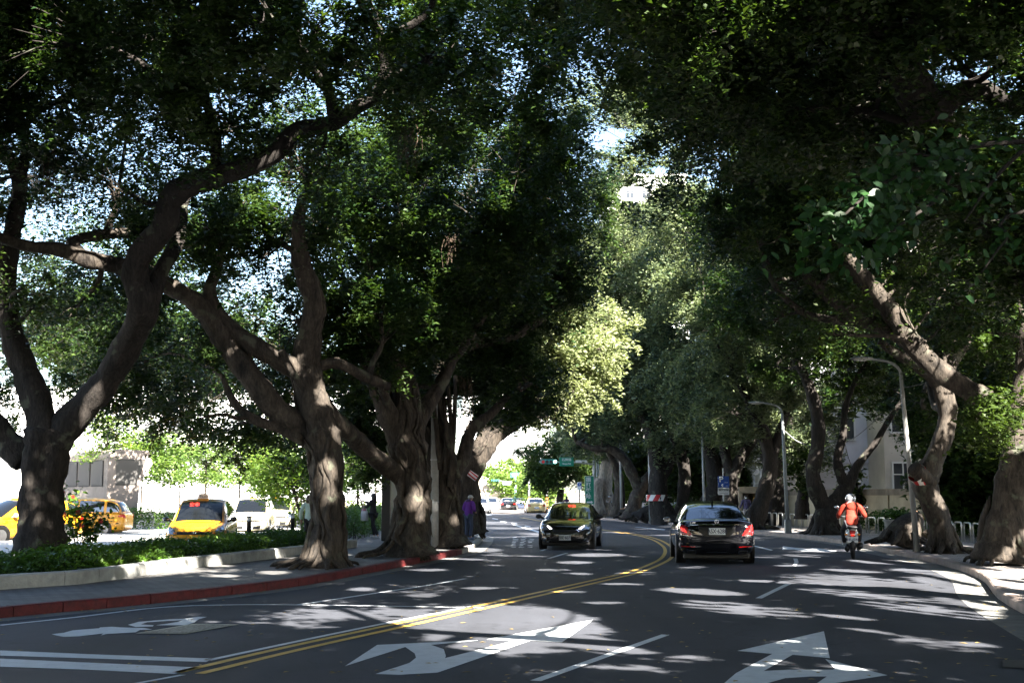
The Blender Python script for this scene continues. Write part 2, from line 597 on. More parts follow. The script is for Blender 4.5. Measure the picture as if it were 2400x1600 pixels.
# --- white, yellow markings: thin painted sheets on the asphalt
M_white = mat('road_paint_white', (.62, .64, .66), .6, var=.12, vscale=5, bump=.3, bscale=60)
M_yell = mat('road_paint_yellow', (.62, .38, .07), .6, var=.18, vscale=5, bump=.3, bscale=60)
def worn(m, amt=.47):
    """worn paint: the asphalt shows through in small chips"""
    t = m.node_tree; b = t.nodes['Principled BSDF']
    tc = t.nodes.new('ShaderNodeTexCoord')
    n = t.nodes.new('ShaderNodeTexNoise'); n.inputs['Scale'].default_value = 9; n.inputs['Detail'].default_value = 9; n.inputs['Roughness'].default_value = .75
    t.links.new(tc.outputs['Object'], n.inputs['Vector'])
    mr = t.nodes.new('ShaderNodeMapRange'); mr.inputs[1].default_value = .30; mr.inputs[2].default_value = .38; mr.inputs[3].default_value = .25; mr.inputs[4].default_value = 1
    t.links.new(n.outputs[0], mr.inputs[0])
    mx = t.nodes.new('ShaderNodeMix'); mx.data_type = 'RGBA'; mx.blend_type = 'MULTIPLY'; mx.inputs[0].default_value = 1
    src = b.inputs['Base Color'].links[0].from_socket
    t.links.new(src, mx.inputs[6]); t.links.new(mr.outputs[0], mx.inputs[7])
    t.links.new(mx.outputs[2], b.inputs['Base Color'])
worn(M_white); worn(M_yell)
def fill(mb, pts, z=.004, mi=0):
    """a flat polygon on the road from photo pixels"""
    bm = bmesh.new()
    vs = [bm.verts.new(G(x, y, z)) for x, y in pts]
    f = bm.faces.new(vs); bm.normal_update()
    if f.normal.z < 0: f.normal_flip()
    bmesh.ops.triangulate(bm, faces=[f])
    bm.verts.index_update()
    mb.add([v.co.copy() for v in bm.verts], [tuple(v.index for v in f.verts) for f in bm.faces], mi)
    bm.free()
def line_px(mb, pts, w, z=.004, per=5):
    P = smooth_curve([G(x, y, z) for x, y in pts], per) if len(pts) > 2 else [G(x, y, z) for x, y in pts]
    strip(mb, offset_line(P, -w / 2), offset_line(P, w / 2), z)
# double yellow centre line
ctr = ((440, 1576), (700, 1515), (1000, 1450), (1200, 1405), (1400, 1360), (1489, 1339), (1543, 1318), (1563, 1305), (1569, 1290), (1560, 1277), (1534, 1263), (1489, 1252), (1413, 1241), (1330, 1230), (1271, 1221), (1222, 1212))
P = smooth_curve([G(x, y, .004) for x, y in ctr], 6)
for off in (-.13, .13):
    mb = MB(); c_ = offset_line(P, off)
    strip(mb, offset_line(c_, -.055), offset_line(c_, .055), .004)
    tag(mb.build('centre_line', M_yell), kind='structure')
def marking(polys, name='road_marking', z=.004):
    mb = MB()
    for p in polys: fill(mb, p, z)
    return tag(mb.build(name, M_white), kind='structure')
# junction corner lines bottom left
marking([((0, 1523), (0, 1535), (250, 1543), (483, 1550), (500, 1542), (240, 1533))])
marking([((0, 1542), (0, 1561), (200, 1568), (408, 1578), (470, 1563), (240, 1553))])
mb = MB(); line_px(mb, ((487, 1546), (700, 1501), (900, 1460), (1108, 1420)), .09); tag(mb.build('lane_line', M_white), kind='structure')
marking([((300, 1602), (318, 1602), (437, 1580), (420, 1580))])
mb = MB(); line_px(mb, ((0, 1464), (180, 1445), (380, 1422), (560, 1416), (760, 1417), (960, 1420), (1140, 1423)), .1); tag(mb.build('edge_line', M_white), kind='structure')
mb = MB(); line_px(mb, ((700, 1416), (860, 1392), (1000, 1371), (1090, 1355)), .1); tag(mb.build('lane_line', M_white), kind='structure')
# lane dashes
for a in (((1255, 1594), (1560, 1486)), ((1778, 1401), (1848, 1367)), ((1285, 1308), (1329, 1295)), ((1268, 1290), (1280, 1286))):
    mb = MB(); line_px(mb, a, .11); tag(mb.build('lane_dash', M_white), kind='structure')
marking([((1858, 1324), (1866, 1325), (1872, 1317), (1869, 1308), (1859, 1308), (1862, 1316))], 'lane_dash')
marking([((1761, 1278), (1766, 1277), (1812, 1288), (1806, 1289))], 'lane_dash')
marking([((1486, 1234), (1494, 1234), (1560, 1240), (1556, 1241.5))], 'lane_dash')
marking([((1199, 1228), (1203, 1228), (1275, 1247), (1270, 1250))], 'lane_dash')
for (x, y) in ((1132, 1212), (1160, 1215), (1180, 1222), (1205, 1225), (1236, 1232), (1145, 1205), (1120, 1222)):
    marking([((x - 8, y), (x + 6, y + 2), (x + 8, y + .6), (x - 5, y - 1))], 'lane_dash')
# straight-and-left arrow
marking([((808, 1560), (875, 1516), (884, 1510), (1119, 1499), (1119, 1500), (1010, 1510), (1040, 1520), (1045, 1536), (1043, 1541), (1202, 1501),
          (1140, 1497), (1391, 1451), (1317, 1504), (1243, 1500), (1025, 1575), (935, 1580), (880, 1578), (930, 1562), (960, 1552), (975, 1540), (972, 1530), (950, 1515))], 'turn_arrow')
# straight-and-right arrow
marking([((1685, 1610), (1725, 1576), (1810, 1531), (1728, 1524), (1931, 1478), (1945, 1541), (1858, 1533), (1790, 1571), (1850, 1568), (1952, 1568), (1957, 1566), (1934, 1543),
          (2080, 1581), (1920, 1605), (1908, 1604), (1938, 1584), (1900, 1584), (1840, 1588), (1790, 1602), (1775, 1612))], 'turn_arrow')
# farther arrow in the right lane
marking([((1833, 1287), (1835, 1279), (1865, 1283), (1890, 1285.5), (1912, 1283.5), (1961, 1290), (1958, 1292.5), (1906, 1291.5), (1885, 1292), (1862, 1287))], 'turn_arrow')
# bicycle symbol on the left lane
marking([((121, 1485), (128, 1487), (140, 1489.5), (150, 1491), (185, 1490), (240, 1483.5), (242, 1483.5), (236, 1488), (250, 1484.5), (285, 1482.5), (318, 1480.5), (328, 1475), (357, 1474), (338, 1470.5), (310, 1470), (282, 1469), (262, 1467.5), (235, 1469), (232, 1471), (170, 1476), (150, 1481.5)),
         ((300, 1463), (325, 1456), (400, 1450), (430, 1449), (465, 1444), (485, 1444.5), (466, 1450), (455, 1458), (435, 1464), (365, 1464), (388, 1461), (418, 1456), (428, 1452), (390, 1454), (345, 1457), (330, 1462), (360, 1464), (358, 1467), (318, 1468))], 'bicycle_symbol')
# faded lettering in the left lane ahead
import itertools
rs = random.Random(3)
pol = []
for r_ in range(7):
    y = 1259 + r_ * 3.7
    for c_ in range(3):
        x = 1201 + c_ * 19 - r_ * .8 + rs.uniform(-1, 1)
        if rs.random() < .18: continue
        k = rs.choice((0, 1, 2))
        if k == 0: pol.append(((x, y), (x + 13, y - .8), (x + 15, y), (x + 2, y + 1.0)))
        elif k == 1: pol.append(((x, y + .2), (x + 9, y - 1.2), (x + 11, y - .3), (x + 3, y + 1.2)))
        else: pol.append(((x, y - .5), (x + 4, y - 1), (x + 14, y + .4), (x + 12, y + 1.1)))
marking(pol, 'road_lettering')
for q in (((1052, 1289), (1062, 1287.5), (1066, 1289), (1058, 1291)), ((1148, 1297), (1160, 1294.6), (1162, 1296), (1152, 1297.6)), ((1212, 1303), (1220, 1302), (1222, 1303.5), (1214, 1304))):
    pass
# pinkish worn utility cover with a chequered face
M_cover = mat('cover_brick', (.3, .27, .21), .8, var=.55, vscale=14, bump=.8, bscale=12, stretch=(2.2, .6, 1))
M_covere = mat('cover_frame', (.55, .5, .36), .6)
mb = MB()
fill(mb, ((317, 1483), (450, 1461), (561, 1462), (433, 1484.5)), .008)
o = mb.build('frame', M_covere)
mb = MB()
fill(mb, ((330, 1482), (453, 1462.5), (547, 1462.8), (430, 1483.4)), .012)
o2 = mb.build('plate', M_cover)
tc_ = thing('utility_cover', 'long diamond shaped brown utility cover set in the road beside the bicycle symbol', 'utility cover', (0, 0, 0))
c0 = G(440, 1473)
tc_.location = c0
for k in (o, o2):
    k.data.transform(Matrix.Translation(-c0)); k.parent = tc_
# small drain in the right gutter
mb = MB(); fill(mb, ((2350, 1545), (2402, 1545), (2402, 1564), (2350, 1562)), .012)
M_iron = mat('cast_iron', (.06, .06, .06), .6, metal=.3, bump=.8, bscale=25)
M_bolt = M_iron
o = mb.build('drain_cover', M_iron); recenter(o, G(2376, 1555)); tag(o, 'small dark drain cover in the concrete gutter, lower right corner', 'drain cover')
# fallen leaves scattered on road and pavement: nobody could count them
mb = MB(); rl = random.Random(5)
for _ in range(520):
    a = rl.random()
    if a < .5: p = G(rl.uniform(0, 2400), rl.uniform(1300, 1600)); z = .006
    else:
        i = rl.randrange(8, iend - 2) if a < .8 else rl.randrange(8, len(RK) - 30)
        q = (offset_line(LK, rl.uniform(-.1, .5)) if a < .8 else offset_line(RK, rl.uniform(-.6, .0)))[i]
        p = q + Vector((rl.uniform(-.3, .3), rl.uniform(-.5, .5), 0)); z = .009
    s = rl.uniform(.015, .035); an = rl.uniform(0, 6.28)
    u = Vector((math.cos(an), math.sin(an), 0)); v = Vector((-u.y, u.x, 0))
    mb.add([p + u * s * 1.6 + Vector((0, 0, z)), p + v * s * .7 + Vector((0, 0, z + .006)), p - u * s * 1.6 + Vector((0, 0, z)), p - v * s * .7 + Vector((0, 0, z + .004))], [(0, 1, 2, 3)])
o = mb.build('fallen_leaves', mat('fallen_leaf', (.35, .24, .06), .7, var=.5, vscale=3)); tag(o, 'dry yellow leaves scattered over the asphalt', 'leaves', kind='stuff')

# --- planter: low concrete wall, soil, and shrubs behind it
pt = thing('planter_wall', 'low white concrete planter wall along the left pavement', 'planter wall', (PW[0].x, PW[0].y, 0))
mb = MB()
PWr = resample(PW, .4)
for i in range(0, len(PWr) - 1, 4):
    q = PWr[i:i + 5]
    if len(q) < 2: break
    q = [q[0] + (q[1] - q[0]).normalized() * .006] + q[1:-1] + [q[-1] - (q[-1] - q[-2]).normalized() * .006]
    sweep(mb, q, [(0.0, PV - .02), (0.0, PV + .21), (-.03, PV + .24), (-.22, PV + .24), (-.25, PV + .21), (-.25, PV - .02)][::-1])
o = mb.build('wall', M_plinth, None); o.data.transform(Matrix.Translation(-Vector(pt.location))); o.parent = pt
e = PW[-1]; mb = MB(); mb.cyl((e.x - .12, e.y + .03, PV - .02), (e.x - .12, e.y + .03, PV + .237), .14, n=20)
o = mb.build('rounded_end', M_plinth, None); o.data.transform(Matrix.Translation(-Vector(pt.location))); o.parent = pt
PB = offset_line(PW, -.25)
bed_back = offset_line(PW, -3.3)
slab([(p.x, p.y) for p in PB] + [(p.x, p.y) for p in bed_back[::-1]], M_soil, 'soil', PV - .02, PV + .17)
# low plaza road behind, the taxis stand on it
slab([(-60, 28), (-12.5, 27.5), (-10.6, 31.3), (-8.8, 38), (-7.4, 45), (-7.4, 62), (-60, 66)], mat('forecourt', (.5, .49, .46), .8, var=.12, vscale=1), 'forecourt', 0, PV + .012)
# ================================================================== TREES
M_bark = mat('bark_banyan', (.026, .021, .017), .85, var=.65, vscale=4.5, var2=(.082, .066, .051), bump=1.0, bscale=9, stretch=(1, 1, .35), spec=.3)
M_barkD = mat('bark_dark', (.026, .022, .019), .9, var=.5, vscale=3.5, bump=1.0, bscale=9, stretch=(1, 1, .35), spec=.25)
M_barkP = mat('bark_sunlit', (.27, .235, .19), .8, var=.4, vscale=4, bump=1.0, bscale=9, stretch=(1, 1, .4), spec=.3)  # banyan bark with bright sunlight put into its colour
def bark_detail(m):
    t = m.node_tree; b = t.nodes['Principled BSDF']
    tc = t.nodes.new('ShaderNodeTexCoord')
    mp = t.nodes.new('ShaderNodeMapping'); mp.inputs['Scale'].default_value = (1, 1, .22)
    t.links.new(tc.outputs['Object'], mp.inputs[0])
    n = t.nodes.new('ShaderNodeTexNoise'); n.inputs['Scale'].default_value = 22; n.inputs['Detail'].default_value = 6; n.inputs['Roughness'].default_value = .7
    t.links.new(mp.outputs[0], n.inputs['Vector'])
    mr = t.nodes.new('ShaderNodeMapRange'); mr.inputs[1].default_value = .32; mr.inputs[2].default_value = .68; mr.inputs[3].default_value = .45; mr.inputs[4].default_value = 1.5
    t.links.new(n.outputs[0], mr.inputs[0])
    # pale lichen patches
    n2 = t.nodes.new('ShaderNodeTexNoise'); n2.inputs['Scale'].default_value = 2.3; n2.inputs['Detail'].default_value = 7
    t.links.new(tc.outputs['Object'], n2.inputs['Vector'])
    m2 = t.nodes.new('ShaderNodeMapRange'); m2.inputs[1].default_value = .60; m2.inputs[2].default_value = .66; m2.inputs[3].default_value = 0; m2.inputs[4].default_value = .5
    t.links.new(n2.outputs[0], m2.inputs[0])
    mx = t.nodes.new('ShaderNodeMix'); mx.data_type = 'RGBA'; mx.blend_type = 'MULTIPLY'; mx.inputs[0].default_value = 1
    src = b.inputs['Base Color'].links[0].from_socket
    t.links.new(src, mx.inputs[6]); t.links.new(mr.outputs[0], mx.inputs[7])
    mx2 = t.nodes.new('ShaderNodeMix'); mx2.data_type = 'RGBA'
    mx2.inputs[7].default_value = (.12, .13, .09, 1)
    t.links.new(m2.outputs[0], mx2.inputs[0]); t.links.new(mx.outputs[2], mx2.inputs[6])
    t.links.new(mx2.outputs[2], b.inputs['Base Color'])
    bp = t.nodes.new('ShaderNodeBump'); bp.inputs['Strength'].default_value = .9; bp.inputs['Distance'].default_value = .03
    t.links.new(n.outputs[0], bp.inputs['Height'])
    old = b.inputs['Normal'].links[0].from_node
    t.links.new(bp.outputs[0], old.inputs['Normal'])
for m_ in (M_bark, M_barkD, M_barkP): bark_detail(m_)
M_root = mat('aerial_root_rusty', (.07, .045, .03), .85, var=.4, vscale=6)
M_leaf = leaf_mat('leaf_banyan', (.012, .032, .010), (.048, .075, .018), .28, rough=.36)
M_leafF = leaf_mat('leaf_far_lit', (.016, .038, .022), (.17, .20, .105), .3, rough=.32, tint=(1.1, 1.15, .75))  # sunlit sheen of the far row is put into the paler leaf colour
M_leafY = leaf_mat('leaf_fresh', (.06, .13, .02), (.15, .2, .035), .4)
M_leafB = leaf_mat('leaf_bright_far', (.07, .13, .035), (.14, .2, .05), .35)
M_hedge = leaf_mat('leaf_hedge', (.02, .055, .012), (.08, .15, .02), .25, rough=.3)

S = np.array(TO_SUN)
# sunlight reaches these patches of ground: (x, y, half width, half height, tilt) in photo pixels on the road
PATCH = [(975, 1440, 120, 17, .02), (1205, 1466, 245, 62, .03), (1375, 1492, 130, 16, .12), (1490, 1518, 170, 16, .12), (1490, 1556, 130, 13, .06), (1640, 1530, 70, 6, .1),
         (770, 1433, 42, 7, .03), (1000, 1388, 40, 6, 0), (850, 1374, 40, 5, 0), (640, 1352, 45, 5, 0), (520, 1360, 40, 5, 0),
         (1650, 1380, 125, 8, .06), (1750, 1420, 170, 15, .1), (2110, 1366, 250, 14, .09), (2270, 1380, 135, 40, .2), (2050, 1389, 180, 9, .1), (2190, 1423, 190, 13, .12),
         (1990, 1438, 90, 5, .1), (2190, 1495, 110, 10, .14), (2050, 1470, 80, 4, .12), (1800, 1357, 80, 4, .05), (1400, 1296, 80, 5, 0), (1350, 1313, 50, 4, 0), (1500, 1338, 60, 4, 0), (1560, 1352, 70, 3.5, .03),
         (1300, 1330, 50, 3.5, 0), (2080, 1312, 110, 6, .05), (2180, 1335, 100, 6, .08), (1900, 1298, 80, 4, .04), (2000, 1332, 90, 4, .06), (1700, 1313, 40, 3, 0), (1460, 1362, 50, 3, 0),
         (2370, 1355, 80, 42, .1), (2300, 1500, 60, 7, .1), (2330, 1430, 30, 12, 0), (1130, 1285, 60, 6, 0), 
         (1000, 1330, 60, 4, 0), (1420, 1405, 60, 4, 0), (1340, 1380, 60, 3, 0), (1860, 1320, 50, 3, 0), (1130, 1372, 50, 4, 0), (1290, 1420, 60, 4, .03)]
# and these spots above the ground: (place, radius, metres of air kept clear of foliage starting at)
SPOT = []
def spot(px, py, Y, r, t0=.6): SPOT.append((np.array(A(px, py, Y)), r, t0))
spot(765, 1110, 28.2, .3); spot(775, 1160, 28.2, .22); spot(985, 1165, 33, .38); spot(990, 1195, 33, .2); spot(900, 1065, 31.5, .35); spot(1070, 1215, 38.5, .2)
spot(740, 1290, 28, .25); spot(2150, 1245, 38, .4); spot(2155, 1220, 36, .3); spot(2150, 1050, 36, .3); spot(2060, 690, 31, .45); spot(2110, 760, 31, .5); spot(2000, 620, 31, .4); spot(2200, 880, 31, .35); spot(2290, 940, 31, .3)
spot(2000, 470, 8.7, .28, .15); spot(2090, 400, 8.9, .12, .15); spot(1930, 530, 8.6, .16, .15)
spot(1330, 830, 50, 4.6, 11); spot(1290, 930, 50, 3.2, 11); spot(1390, 760, 50, 3.6, 10); spot(1250, 960, 50, 2.2, 11); spot(1150, 1030, 47.5, .8)
spot(1600, 620, 78, 7, 18); spot(1680, 760, 68, 4.5, 12); spot(1500, 760, 84, 5, 20); spot(1750, 900, 62, 2.4, 8); spot(1760, 680, 62, 3, 9); spot(1600, 850, 76, 3.5, 16); spot(1840, 960, 54, 1.6, 5)
spot(2350, 990, 27.2, 1.1, 1.0); spot(2250, 700, 30, 1.2, 1.0); spot(1425, 1120, 91, 1.6, 1.0); spot(1430, 1090, 91, 1.5, 1.0); spot(1700, 530, 70, 3, 10)
spot(455, 1228, 38, 1.1); spot(330, 1210, 48, 1.0); spot(290, 1180, 49, .6); spot(440, 1195, 34, .7); spot(200, 620, 27, .6); spot(420, 650, 27.5, .4); spot(300, 350, 30, 1.0, .8); spot(450, 150, 24, 1.3, 1.0); spot(600, 520, 28, .8, .7); spot(620, 330, 30, .8, .6)
spot(900, 560, 34, .7, .6); spot(1000, 420, 36, .8, .7); spot(700, 200, 26, 1.0, .8); spot(850, 300, 30, .8, .6); spot(1050, 520, 38, .9, .7)
spot(430, 1330, 27.2, .5); spot(520, 1318, 29, .4); spot(1650, 1110, 68, .5)
def clear_along(P, d, r, t0, t1):
    CLEAR.append((np.array(P), np.array(Vector(d).normalized()), r, t0, t1))
CLEAR = []
clear_along((4.6, 32, 1.25), (.0, .56, .83), 2.8, 3.0, 30)
clear_along((1.5, 42, 1.2), (-.25, -.35, .9), .8, 2.0, 30)
_g = random.Random(77)
for _ in range(90): spot(_g.uniform(-40, 1200), _g.uniform(-20, 620) , _g.uniform(23, 34), _g.uniform(.2, .55), .35)
for _ in range(55): spot(_g.uniform(1500, 2400), _g.uniform(-20, 760), _g.uniform(20, 36), _g.uniform(.15, .45), .35)
for _ in range(40): spot(_g.uniform(900, 1300), _g.uniform(300, 800), _g.uniform(34, 44), _g.uniform(.3, .6), .5)
for _ in range(30): spot(_g.uniform(1600, 2150), _g.uniform(620, 1020), _g.uniform(48, 62), _g.uniform(.4, .8), .8)
# clear lines of sky between the two rows: (px, py, half width, half height) kept free over the middle of the street
GAPS = [(1440, 315, 34, 20), (1487, 455, 46, 24), (1545, 400, 18, 11)]

def carve(P, c0=None, r0=99.):
    """True where a leaf at P may stay; c0, r0 bound the leaves so that far-off spots can be skipped"""
    keep = np.ones(len(P), bool)
    t = (P[:, 2] - 0.05) / S[2]
    Gp = P - S[None] * t[:, None]
    px, f = PX(Gp)
    ok = f > 3
    jit = RNG.uniform(.62, 1.28, len(P))
    lo = px[ok].min(0) if ok.any() else np.array([1e9, 1e9]); hi = px[ok].max(0) if ok.any() else np.array([-1e9, -1e9])
    for (cx, cy, rx, ry, an) in PATCH:
        if cx + rx * 1.2 < lo[0] or cx - rx * 1.2 > hi[0] or cy + ry * 1.4 + rx * an < lo[1] or cy - ry * 1.4 - rx * an > hi[1]: continue
        dx = px[:, 0] - cx; dy = px[:, 1] - cy - dx * an * 0.9
        thr = 1.0
        if ry >= 9:    # wide patches are crossed by the thin shade of branches
            st = np.sin(dy * (13 / ry) + 2 * np.sin(dx * (1.9 / rx) + cy) + dx * .02) + .6 * np.sin(dy * (23 / ry) - dx * .017 + cx)
            thr = np.where(st < (-1.5 if ry > 45 else -.95), .15, 1.25)
        keep &= ~(ok & ((dx / rx) ** 2 + (dy / ry) ** 2 < jit * thr))
    for (C, r, t0) in SPOT:
        if c0 is not None:
            d0 = c0 - C; al0 = float(d0 @ S)
            if al0 < t0 - r0 or np.linalg.norm(d0 - al0 * S) > r + r0: continue
        d = P - C[None]
        al = d @ S
        pe = np.linalg.norm(d - al[:, None] * S[None], axis=1)
        keep &= ~((al > t0) & (pe < r * jit))
    for (C, D, r, t0, t1) in CLEAR:
        d = P - C[None]; al = d @ D
        pe = np.linalg.norm(d - al[:, None] * D[None], axis=1)
        keep &= ~((al > t0) & (al < t1) & (pe < r * jit))
    px2, f2 = PX(P)
    for (cx, cy, rx, ry) in GAPS:
        keep &= ~((f2 > 12) & (((px2[:, 0] - cx) / rx) ** 2 + ((px2[:, 1] - cy) / ry) ** 2 < jit ** 2))
    for (cx, cy, rx, ry, q) in THIN:
        e = ((px2[:, 0] - cx) / rx) ** 2 + ((px2[:, 1] - cy) / ry) ** 2
        keep &= ~((f2 > 12) & (e < 1) & (RNG.uniform(0, 1, len(P)) < q * (1 - e * .7)))
    return keep
# stretches of thinner crown where the sky flickers through
THIN = [(2270, 190, 120, 75, .85), (1370, 170, 90, 150, .6), (330, 400, 200, 110, .5), (250, 620, 220, 90, .4), (760, 560, 120, 120, .4), (1080, 130, 90, 90, .5), (620, 250, 120, 70, .35), (1900, 250, 60, 30, .6)]

# open sunny ground: the forecourt on the left and the junction ahead; the high canopy leaves it free
def high_ok(P):
    t = (P[:, 2] - .05) / S[2]
    g = P - S[None] * t[:, None]
    x, y = g[:, 0], g[:, 1]
    sunny = ((y > 33) & (x < -7.8 - .0 * y)) | (y > 66) | ((y > 22) & (x < -15))
    return ~sunny

def leaf_arrays(C, L, Wd, tilt=.75, droop=None):
    n = len(C)
    nr = RNG.normal(0, tilt, (n, 3)); nr[:, 2] = np.abs(nr[:, 2]) + 1.0
    nr[:, 1] -= .35
    nr /= np.linalg.norm(nr, axis=1)[:, None]
    u = RNG.normal(0, 1, (n, 3))
    u -= nr * np.sum(u * nr, 1)[:, None]
    u /= np.linalg.norm(u, axis=1)[:, None] + 1e-9
    v = np.cross(nr, u)
    sc = np.clip(np.exp(RNG.normal(0, .3, n)), .5, 1.9)[:, None]
    V = np.empty((n, 4, 3))
    V[:, 0] = C - u * (L / 2) * sc
    V[:, 1] = C + v * (Wd / 2) * sc + nr * (.16 * Wd) * sc + u * (.06 * L)
    V[:, 2] = C + u * (L / 2) * sc - nr * (.12 * L)
    V[:, 3] = C - v * (Wd / 2) * sc + nr * (.16 * Wd) * sc + u * (.06 * L)
    return V.reshape(-1, 3)

def leaf_mesh(name, V, tone, m, parent=None, origin=None):
    n = len(V) // 4
    if origin is not None: V = V - np.array(origin)[None]
    me = bpy.data.meshes.new(name)
    me.vertices.add(len(V)); me.vertices.foreach_set('co', V.astype(np.float32).ravel())
    me.loops.add(len(V)); me.loops.foreach_set('vertex_index', np.arange(len(V), dtype=np.int32))
    me.polygons.add(n); me.polygons.foreach_set('loop_start', np.arange(0, 4 * n, 4, dtype=np.int32))
    me.update(calc_edges=True)
    a = me.attributes.new('leafy', 'FLOAT', 'FACE')
    a.data.foreach_set('value', np.clip(tone, 0, 1).astype(np.float32))
    me.materials.append(m)
    o = bpy.data.objects.new(name, me)
    return link(o, parent)

LEAF_TOTAL = 0
GL = 'banyans along the left kerb'
GR = 'banyans along the right pavement'
class Tree:
    def __init__(s, name, label, cat, base, group=None, bark=None, leaf=None, L=.12, Wd=.062, lai=3.4):
        """base in photo pixels and depth (px, py, Y) or a place"""
        s.base = base if isinstance(base, Vector) else A(*base)
        s.t = thing(name, label, cat, s.base, 0, group)
        s.mb = MB(); s.tw = MB(); s.ar = MB()
        s.nodes = []
        s.slim = .86 if group == GL else None
        s.V = []; s.tone = []
        s.bark = bark or M_bark; s.leaf = leaf or M_leaf; s.L = L; s.W = Wd; s.lai = lai
    def limb(s, pts, per=4, n=14, flute=.17, world=False, mb=None, keep=True, Y=None):
        """pts (px, py, Y, r)"""
        P = []; r = []
        q = []
        last = Y
        for p in pts:
            if world: q.append((Vector(p[:3]), p[3]))
            elif len(p) == 3: q.append((A(p[0], p[1], last), p[2]))
            else:
                last = p[2]; q.append((A(p[0], p[1], p[2]), p[3]))
        if s.slim and s.nodes: q = [(a, b * s.slim) for a, b in q]
        cp = smooth_curve([a for a, _ in q], per) if len(q) > 2 else [a for a, _ in q]
        rr = []
        for i in range(len(cp)):
            f = i / per if len(q) > 2 else i
            k = min(int(f), len(q) - 2); fr = f - k
            rr.append(q[k][1] * (1 - fr) + q[k + 1][1] * fr)
        kn = random.uniform(0, 9)
        rr = [r_ * (1 + .06 * math.sin(i * 1.3 + kn) + .05 * math.sin(i * 2.9 + kn)) for i, r_ in enumerate(rr)]
        (mb or s.mb).tube([p - s.base for p in cp], rr, n, flute=flute, ph=kn)
        if keep: s.nodes += list(zip(cp, rr))
        return cp, rr
    def roots(s, n=11, reach=1.1, h=1.0, r=.1, at=None, rt=.4, squash=1.0):
        c = Vector((0, 0, 0)) if at is None else at - s.base
        for k in range(n):
            a = 2 * math.pi * (k + random.uniform(-.3, .3)) / n
            d = Vector((math.cos(a), math.sin(a) * squash, 0))
            sd = Vector((-d.y, d.x, 0)) * random.uniform(-.3, .3)
            hh = h * random.uniform(.5, 1.4); rc = reach * random.uniform(.5, .95) + .1; q = random.uniform(.7, 1.4) * r
            while rc > rt * .9 and over_kerb(s.base + c + d * (rc + .15) + sd * 1.6): rc -= .08
            if rc < rt * 1.15: sd = sd * .2
            pts = [c + d * rt * .5 + Vector((0, 0, hh)), c + d * (rt * .86) + Vector((0, 0, hh * .55)), c + d * min(rt * 1.25, rt + (rc - rt) * .6) + sd * .3 + Vector((0, 0, hh * .2)),
                   c + d * (rt + (rc - rt) * .5) + sd * .8 + Vector((0, 0, .07)), c + d * rc + sd * 1.3 + Vector((0, 0, .0)), c + d * (rc + .1) + sd * 1.6 + Vector((0, 0, -.14))]
            s.mb.tube(smooth_curve(pts, 3), [q * z for z in np.concatenate([[.15, .45, .68], np.linspace(.78, .3, 13)])], 7)
    def vines(s, cp, rr, n=8, r=.05, turns=.5):
        """old aerial roots grown along the trunk"""
        for k in range(n):
            a0 = random.uniform(0, 6.28); tw = random.uniform(-turns, turns) * 2
            i0 = random.randint(0, len(cp) // 3); i1 = random.randint(len(cp) * 2 // 3, len(cp))
            pts = []
            for i in range(i0, i1):
                a = a0 + tw * (i - i0) / len(cp) + .25 * math.sin(i * .9 + k)
                pts.append(cp[i] - s.base + Vector((math.cos(a), math.sin(a), 0)) * rr[i] * 1.02)
            if len(pts) > 3: s.mb.tube(pts, list(r * random.uniform(.7, 1.3) * np.minimum(1, np.minimum(np.arange(len(pts)) + .3, len(pts) - np.arange(len(pts)) - .7) / 3.5)), 6)
    def lobe(s, c, r, squash=.78, lai=None, connect=True, nclump=None, tone=.5, carve_it=True, big=None, high=False):
        global LEAF_TOTAL
        sL, sW = (s.L, s.W) if big is None else (big, big * .55)
        c = Vector(c)
        lai = lai or s.lai
        la = sL * sW / 2
        N = int(lai * math.pi * r * r * .85 / la)
        nc = nclump or max(7, int(11 * r ** 1.5))
        # clumps of leaves spread through the lobe, more towards its outside
        nc = nclump or max(9, int(17 * r ** 1.6))
        d = RNG.normal(0, 1, (nc, 3)); d /= np.linalg.norm(d, axis=1)[:, None]
        q = RNG.uniform(.1, 1, nc) ** .45
        cc = d * q[:, None] * np.array([r, r, r * squash]) + np.array(c)
        cr = RNG.uniform(.16, .38, nc) * min(1.5, .6 + r * .25)
        cn = RNG.dirichlet(cr * cr * 30) * N * .84
        ctone = RNG.normal(tone, .22, nc)
        out = []; to = []
        for k in range(nc):
            m = int(cn[k])
            if m < 3: continue
            if k % 3:      # a spray: leaves strung along a few arching twigs
                nt_ = RNG.integers(4, 9)
                dr = RNG.normal(0, 1, (nt_, 3)) * np.array([1, 1, .45]) + (cc[k] - np.array(c)) * .5 / r
                dr /= np.linalg.norm(dr, axis=1)[:, None]
                ti = RNG.integers(0, nt_, m); tt_ = RNG.uniform(0, 1, m)
                ln = cr[k] * 2.5 * RNG.uniform(.6, 1.2, nt_)[ti]
                p = cc[k] + dr[ti] * (tt_ * ln)[:, None] + RNG.normal(0, .045 + .02 * cr[k], (m, 3)) * (1 + sL * 4)
                p[:, 2] -= .3 * ln * tt_ ** 2
            else:
                ax = RNG.uniform(.45, 1.1, 3) * np.array([1, 1, .75])
                p = RNG.normal(0, 1, (m, 3)) * cr[k] * ax + cc[k]
            p[:, 2] -= .35 * np.maximum(0, np.linalg.norm(p[:, :2] - cc[k][:2], axis=1) - cr[k] * .6)
            out.append(p); to.append(np.full(m, ctone[k]) + RNG.normal(0, .18, m))
        m = int(N * .16)
        d2 = RNG.normal(0, 1, (m, 3)); d2 /= np.linalg.norm(d2, axis=1)[:, None]
        p = d2 * (RNG.uniform(0, 1, m) ** .4)[:, None] * np.array([r, r, r * squash]) * 1.12 + np.array(c)
